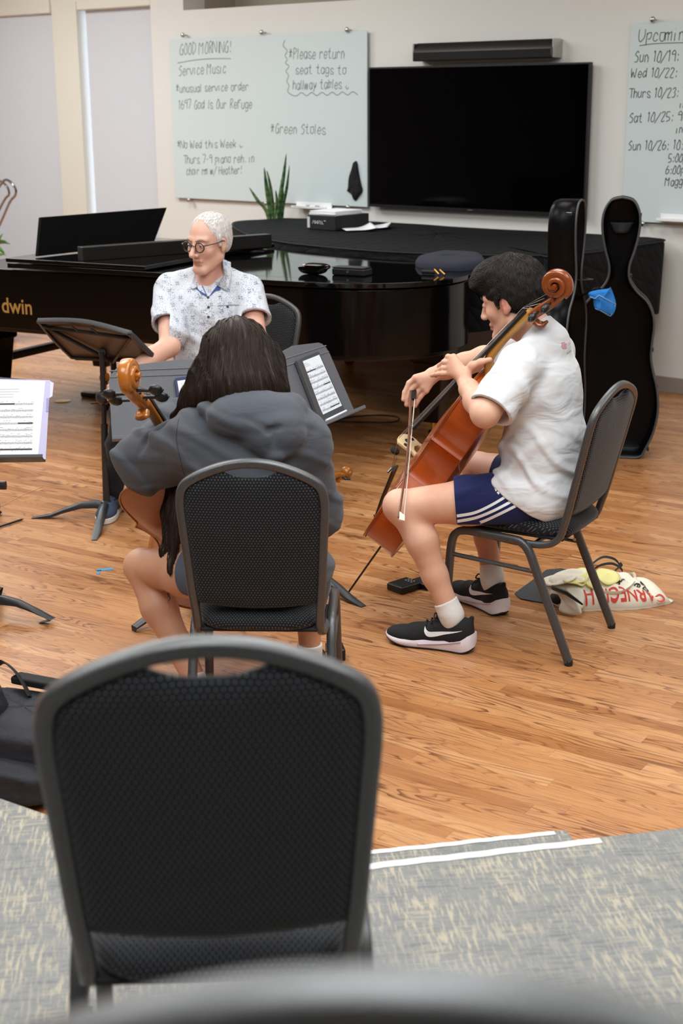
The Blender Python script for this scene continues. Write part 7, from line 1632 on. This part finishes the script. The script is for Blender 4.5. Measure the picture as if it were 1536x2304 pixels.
wsole = simple('off_white_sole', rgb(222, 220, 216), 0.6)
simple_shoe((-0.110, 4.50), (0.1, 1), simple('black_canvas', rgb(24, 24, 27), 0.85), wsole, girl); simple_shoe((-0.455, 4.22), (-0.2, 1), simple('black_canvas2', rgb(24, 24, 27), 0.85), wsole, girl)
for a_, k_ in ((aLg, kLg), (aRg, kRg)):
    u_ = (k_-a_)/np.linalg.norm(k_-a_); SV = Vol(a_-0.1, a_+0.14, 0.004); SV.cone((a_[0], a_[1], 0.07), a_+u_*0.07, 0.042, 0.043, 0.02); SV.cut(a_+u_*0.05, u_, 0.003); v_, f2 = SV.mesh(); np_mesh('sock', v_, f2, sockm, girl, I4)
# ------------------------------------------------------------------ the grey-haired man
man = thing('person', 'grey-haired man with round black glasses in a white patterned short-sleeved shirt, seated', 'person', Vector((-0.60, 6.86, 0)))
MS = 1.10; mear = W3(504, 549, 6.70); mface = (-0.56, -0.83)
Hm = headM((0, 0, 0), mface, math.radians(6), math.radians(-1)); mc = Vector(mear) - (Hm @ Vector((-0.078*MS, -0.008*MS, -0.006*MS))); Hm = Matrix.Translation(mc) @ Hm
VM_ = Vol((-1.32, 6.05, -0.01), (-0.16, 7.10, 1.44), 0.005)
tc = np.array((-0.625, 6.80, 0.0))
def TM3(x, y, z): return tc+np.array((-x*0.98+y*0.0-0.0*y, -y+x*0.10, z))      # x to his right (image left), y forward
VM_.ell(TM3(0, 0, 0.575), (0.175, 0.135, 0.115), 0.03); VM_.cone(TM3(0, 0.0, 0.63), TM3(0, 0.01, 0.90), 0.118, 0.125, 0.05, sc=(0.78, 1, 1)); VM_.ell(TM3(0, 0.0, 0.98), (0.175, 0.110, 0.115), 0.05)
for q in (-1, 1): VM_.cone(TM3(q*0.06, -0.01, 1.09), TM3(q*0.185, 0.0, 1.045), 0.05, 0.055, 0.04)
VM_.cone(TM3(0.0, -0.005, 1.09), arr(Hm @ Vector((0, -0.03, -0.05))), 0.060, 0.056, 0.03); VM_.cone(TM3(0.01, 0.05, 1.06), arr(Hm @ Vector((0, 0.005, -0.09))), 0.040, 0.034, 0.025)
sRm, sLm = TM3(0.200, 0.0, 1.035), TM3(-0.200, 0.0, 1.035)
eRm, wRm = W3(381, 779, 6.56), W3(294, 834, 6.33); eLm, wLm = W3(577, 762, 6.58), np.array((-0.60, 6.36, 0.66))
for s_, e_, w_ in ((sRm, eRm, wRm), (sLm, eLm, wLm)): VM_.cone(s_, e_, 0.055, 0.047, 0.02); VM_.chain([e_, e_*0.6+w_*0.4, w_], [0.048, 0.045, 0.029], 0.02)
hand_into(VM_, wRm, (-0.62, -0.45, -0.45), (-0.3, -0.4, 0.8), -1, 1.02, (0.35, 0.5, 0.35)); hand_into(VM_, wLm, (-0.5, -0.6, -0.25), (0.2, -0.2, 0.95), 1, 1.02, (0.4, 0.5, 0.3))
head_into(VM_, Hm, MS, 1.08, True, 1.05)
# folds beside the mouth and on the brow
for q in (-1, 1): VM_.cone(arr(Hm @ Vector((q*0.022*MS, 0.096*MS, -0.045*MS))), arr(Hm @ Vector((q*0.036*MS, 0.083*MS, -0.082*MS))), 0.0025, 0.002, 0.008, 's')
vm, fm = VM_.mesh(); fc = vm[fm].mean(1); hi_ = np.array(Hm.inverted()); hl = fc @ hi_[:3, :3].T+hi_[:3, 3]
lip = ((np.abs(hl[:, 0])/(0.024*MS))**2+((hl[:, 2]+0.0715*MS)/(0.009*MS))**2 < 1) & (hl[:, 1] > 0.07*MS)
np_mesh('body', vm, fm, [SK_MAN, skin_mat('lips_pale', rgb(204, 138, 122), rgb(194, 126, 112), rgb(188, 118, 104))], man, I4, lip.astype(np.int32))
eyes(man, Hm, MS, rgb(84, 96, 110), SK_MAN); WH = hair_mat('white_hair', rgb(238, 234, 232), rgb(214, 208, 206), 0.6, 0.25); brows(man, Hm, MS, hair_mat('grey_brow', rgb(186, 160, 144), rgb(170, 146, 132), 0.7), 0.0040)
VW = Vol(arr(mc)-0.17, arr(mc)+0.20, 0.004); RM_ = np.array(Hm.to_3x3()); TMh = lambda x, y, z: arr(Hm @ Vector((x*MS, y*MS, z*MS)))
VW.ell(TMh(0, -0.022, 0.038), (0.079*MS, 0.096*MS, 0.084*MS), 0.02, 'u', RM_); VW.ell(TMh(0, -0.045, 0.0), (0.072*MS, 0.066*MS, 0.075*MS), 0.03, 'u', RM_)
VW.ell(TMh(0, 0.130, 0.030), (0.092*MS, 0.098*MS, 0.088*MS), 0.015, 's', RM_); VW.cut(TMh(0, -0.06, -0.055), np.array(Hm.to_3x3() @ Vector((0, 0.4, -1))), 0.02)
for q in (-1, 1): VW.ell(TMh(q*0.080, -0.002, -0.012), (0.022*MS, 0.026*MS, 0.036*MS), 0.006, 's', RM_); VW.ell(TMh(q*0.074, 0.048, -0.02), (0.03*MS, 0.034*MS, 0.055*MS), 0.006, 's', RM_); VW.cone(TMh(q*0.0725, 0.012, 0.03), TMh(q*0.0735, 0.014, -0.006), 0.009, 0.005, 0.006)
vw, fw2 = VW.mesh(); rg_ = np.random.default_rng(4); seeds = vw[rg_.integers(0, len(vw), 3000)]; crm = TMh(0.0, -0.05, 0.125)
def flow_man(P, t):
    d = P-crm; d /= np.linalg.norm(d, axis=1, keepdims=True)+1e-6; fw_ = np.array(Hm.to_3x3() @ Vector((0.25, 1, 0))); up_ = np.array(Hm.to_3x3() @ Vector((0, 0, 1))); hi = np.clip(((P-arr(mc))@up_-0.04)/0.06, 0, 1)[:, None]
    return d*0.7+fw_[None]*hi*0.7-up_[None]*(1-hi)*0.8
sv, sf = strands(VW, seeds, flow_man, 5, 0.0042, 0.0009, 'hair', WH, man, I4, 0.0012, 0.30, 3, 0.5, 0.8)
hv, hf = joinVF((vw, fw2), (sv, sf)); np_mesh('hair', hv, hf, WH, man, I4)
# glasses, worn: part of his dress
gl = bpy.data.objects.new('glasses', None); COL.objects.link(gl); gl.parent = man; WM[gl.name] = WM[man.name].copy(); gl['label'] = 'round black-framed glasses'
blk = simple('black_acetate', rgb(18, 17, 18), 0.3); H_ = lambda x, y, z: Hm @ Vector((x*MS, y*MS, z*MS))
for q in (-1, 1):
    ring = [H_(q*0.033+0.0235*math.cos(a)*0.98, 0.110-0.012*abs(math.cos(a)*0.5+q*0.0)-0.004, -0.004+0.0200*math.sin(a)) for a in [2*math.pi*i/28 for i in range(28)]]
    MB().tube(ring, 0.0024*MS, 6, closed=True).build('rim', blk, gl, smooth=180)
    mb = MB(); ctr = sum(ring, Vector())/28; mb.add([ctr]+ring, [(0, 1+i, 1+(i+1) % 28) for i in range(28)]); mb.build('lens', MT['glass'], gl, smooth=180)
    MB().tube(catmull([H_(q*0.056, 0.102, 0.004), H_(q*0.068, 0.088, 0.006), H_(q*0.079, 0.04, 0.007), H_(q*0.0805, 0.0, 0.010), H_(q*0.079, -0.018, -0.004)], 5), 0.0022*MS, 6, ry=0.003*MS).build('temple', blk, gl, smooth=180)
MB().tube(catmull([H_(-0.011, 0.107, 0.000), H_(0, 0.112, 0.006), H_(0.011, 0.107, 0.000)], 5), 0.0022*MS, 6).build('nose_bridge', blk, gl, smooth=180)
# patterned shirt
def shirt_mat():
    m = NT('white_patterned_cotton'); co = m.coord(); X, Y, Z = m.sep(co)
    sx = m.math('ADD', X, m.math('MULTIPLY', Y, 0.35))
    def cellf(v, p): 
        q = m.math('DIVIDE', v, p); return m.math('SUBTRACT', m.math('FRACT', q), 0.5), m.math('FLOOR', q)
    fx, ix = cellf(sx, 0.046); fz, iz = cellf(m.math('ADD', Z, m.math('MULTIPLY', m.math('MODULO', m.math('ABSOLUTE', ix), 2.0), 0.03)), 0.060)
    ax, az = m.math('ABSOLUTE', fx), m.math('ABSOLUTE', m.math('MULTIPLY', fz, 1.38))
    dd = m.math('SQRT', m.math('ADD', m.math('POWER', m.math('SUBTRACT', ax, 0.085), 2.0), m.math('POWER', m.math('SUBTRACT', az, 0.085), 2.0)))
    four = m.rng(dd, 0.045, 0.06, 1.0, 0.0)
    rr = m.math('SQRT', m.math('ADD', m.math('MULTIPLY', ax, ax), m.math('MULTIPLY', az, az))); ring = m.rng(m.math('ABSOLUTE', m.math('SUBTRACT', rr, 0.24)), 0.015, 0.035, 1.0, 0.0)
    sp = m.noise(m.map(co, scale=(1, 1, 0.8)), 230, 2, 0.6); speck = m.ramp(sp, [(0.54, 0.0), (0.60, 1.0)])
    band = m.ramp(m.noise(m.comb(m.math('MULTIPLY', sx, 26.0), m.math('MULTIPLY', Z, 7.0), 0.0), 1.0, 2), [(0.42, 0.0), (0.62, 1.0)])
    c = m.mix(m.math('MULTIPLY', m.noise(co, 14, 3), 0.5), rgb(222, 225, 232), rgb(200, 211, 226))
    c = m.mix(m.math('MULTIPLY', speck, m.math('ADD', 0.35, m.math('MULTIPLY', band, 0.55))), c, rgb(78, 104, 140))
    c = m.mix(m.math('MULTIPLY', ring, 0.32), c, rgb(112, 142, 176)); c = m.mix(m.math('MULTIPLY', four, 0.85), c, rgb(36, 42, 66))
    m.p(col=c, rough=0.85, spec=0.2); m.bump(m.noise(m.map(co, scale=(1, 1, 1.8)), 9, 2, 0.4, 0.5), 0.35, 0.012); return m.mat
SHM = shirt_mat()
VT = Vol((-1.00, 6.46, 0.50), (-0.24, 7.02, 1.22), 0.0045)
VT.cone(TM3(0, 0.0, 0.56), TM3(0, 0.005, 0.88), 0.140, 0.140, 0.05, sc=(0.78, 1, 1)); VT.ell(TM3(0, 0.0, 0.98), (0.200, 0.128, 0.125), 0.06)
for q in (-1, 1): VT.cone(TM3(q*0.05, -0.01, 1.10), TM3(q*0.18, 0.0, 1.055), 0.055, 0.062, 0.04)
for s_, e_, fr in ((sRm, eRm, 0.62), (sLm, eLm, 0.60)):
    d_ = (e_-s_)/np.linalg.norm(e_-s_); ee = s_+(e_-s_)*fr; VT.cone(s_, ee+d_*0.05, 0.070, 0.084, 0.03)
VT.push(lambda X, Y, Z: 0.006*ridge(X, Y, Z, (0.6, 0.1, 0.7), 40, (0.3, 0.2, 1), 0.3)+0.003*ridge(X, Y, Z, (0.9, 0.1, -0.3), 52, (0.2, 0.4, 1), 2.0))
for s_, e_, fr, lo_, hi2 in ((sRm, eRm, 0.62, (-1.0, 6.46, 0.6), (-0.795, 7.02, 1.0)), (sLm, eLm, 0.60, (-0.455, 6.46, 0.6), (-0.24, 7.02, 1.0))):
    d_ = (e_-s_)/np.linalg.norm(e_-s_); ee = s_+(e_-s_)*fr; VT.cut(ee, d_, 0.004, (np.array(lo_), np.array(hi2))); VT.cone(ee-d_*0.045, ee+d_*0.06, 0.066, 0.072, 0.004, 's')
VT.cut(TM3(0, 0, 0.53), (0, 0, -1), 0.006)
nb0, nb1 = TM3(0, -0.005, 1.09), arr(Hm @ Vector((0, -0.03, -0.05))); nd = (nb1-nb0)/np.linalg.norm(nb1-nb0)
VT.cone(nb0+nd*0.005, nb0+nd*0.3, 0.070, 0.075, 0.006, 's'); VT.cone(W3(468, 617, 6.60), W3(467, 660, 6.60), 0.050, 0.004, 0.006, 's'); VT.cut(nb0+nd*0.05, nd, 0.01, (np.array((-0.715, 6.5, 1.08)), np.array((-0.535, 7.0, 1.22))))
vt, ft_ = VT.mesh(); np_mesh('shirt', vt, ft_, SHM, man, I4); treeT = bvh(vt, ft_, I4)
def flapmesh(px, name, mat, y0, puff=0.004):
    # small cloth piece standing just off the shirt; each corner has its own depth
    c = [Vector(W3(x, y, d)) for x, y, d in px]; ctr = sum(c, Vector())/len(c)+Vector((0, -puff, 0)); rg = []
    for i in range(len(c)): rg += [lerp(c[i], c[(i+1) % len(c)], t/4) for t in range(4)]
    mb = MB(); mb.add([ctr]+rg, [(0, 1+i, 1+(i+1) % len(rg)) for i in range(len(rg))]); return mb.build(name, mat, man, smooth=180, solid=0.003)
def dep(px, py, add=0.0):
    h = treeT.ray_cast(CAM, ray(px, py).normalized()); return (h[0].y if h[0] is not None else 6.63)-add
bluec = varied('blue_inner_collar', rgb(58, 84, 150), rgb(72, 98, 164), 300, 0.85)
def collar(pts, name, mat, lift): flapmesh([(x, y, dep(x, y, lift) if l is None else l) for x, y, l in pts], name, mat, 0)
collar([(445, 618, None), (441, 649, None), (453, 660, None), (466, 667, None), (455, 643, None), (449, 622, None)], 'inner_collar', bluec, 0.006)
collar([(500, 616, None), (497, 632, None), (470, 667, None), (484, 654, None), (495, 652, None), (502, 630, None)], 'inner_collar', bluec, 0.006)
collar([(446, 617, None), (435, 622, None), (427, 646, None), (434, 650, None), (443, 645, None), (447, 622, None)], 'collar', SHM, 0.014)
collar([(500, 582, 6.735), (519, 590, 6.755), (519, 622, None), (512, 655, None), (490, 643, None), (500, 616, None)], 'collar', SHM, 0.014)
for (x, y) in ((468, 669), (469, 691), (469, 713), (512, 690)):
    h = treeT.ray_cast(CAM, ray(x, y).normalized())
    if h[0] is not None: M = frame(h[0], RGT, UPV, -FWD); MB().lathe([(0.0062, 0.0), (0.0062, 0.0025), (0.004, 0.0035), (0.001, 0.0030)], 14, M).build('button', simple('navy_button', rgb(36, 44, 70), 0.4), man, smooth=40)
decal(treeT, ribbonpoly([(489, 687.5), (515, 686), (538, 686)], [(489, 689), (515, 687.5), (538, 687.5)], 4), 'pocket_edge', simple('pocket_line', rgb(130, 140, 160), 0.9), man, 0.001)
decal(treeT, ribbonpoly([(474.5, 672), (476, 730), (476, 800)], [(475.5, 672), (477, 730), (477, 800)], 4), 'placket_edge', simple('placket_line', rgb(176, 184, 202), 0.9), man, 0.001)
# dark jeans and shoes
VJ = Vol((-1.16, 6.18, 0.05), (-0.30, 7.02, 0.72), 0.005); VJ.ell(TM3(0, 0.0, 0.565), (0.185, 0.145, 0.105), 0.03)
hRm, kRm, aRm = TM3(0.09, 0.03, 0.555), W3(283, 925, 6.40), np.array((-1.09, 6.60, 0.09)); hLm, kLm, aLm = TM3(-0.09, 0.03, 0.555), np.array((-0.50, 6.34, 0.53)), np.array((-0.50, 6.42, 0.09))
for h_, k_, a_ in ((hRm, kRm, aRm), (hLm, kLm, aLm)): VJ.chain([h_, h_*0.5+k_*0.5, k_], [0.098, 0.088, 0.070], 0.03); VJ.chain([k_, k_*0.6+a_*0.4, a_], [0.068, 0.066, 0.055], 0.03)
VJ.push(lambda X, Y, Z: 0.005*ridge(X, Y, Z, (0.2, 0.5, 0.9), 60, (1, 0, 0.3), 0.5)); VJ.cut((0, 0, 0.085), (0, 0, -1), 0.006)
vj, fj = VJ.mesh(); np_mesh('jeans', vj, fj, fabric('dark_denim', rgb(26, 28, 38), rgb(34, 37, 50), 0.3, 10, 900, 0.3), man, I4)
simple_shoe((-1.10, 6.585), (-0.1, -1), varied('navy_suede', rgb(52, 62, 86), rgb(66, 76, 102), 60, 0.9), wsole, man, 1.05); simple_shoe((-0.50, 6.40), (0.1, -1), varied('navy_suede2', rgb(52, 62, 86), rgb(66, 76, 102), 60, 0.9), wsole, man, 1.05)
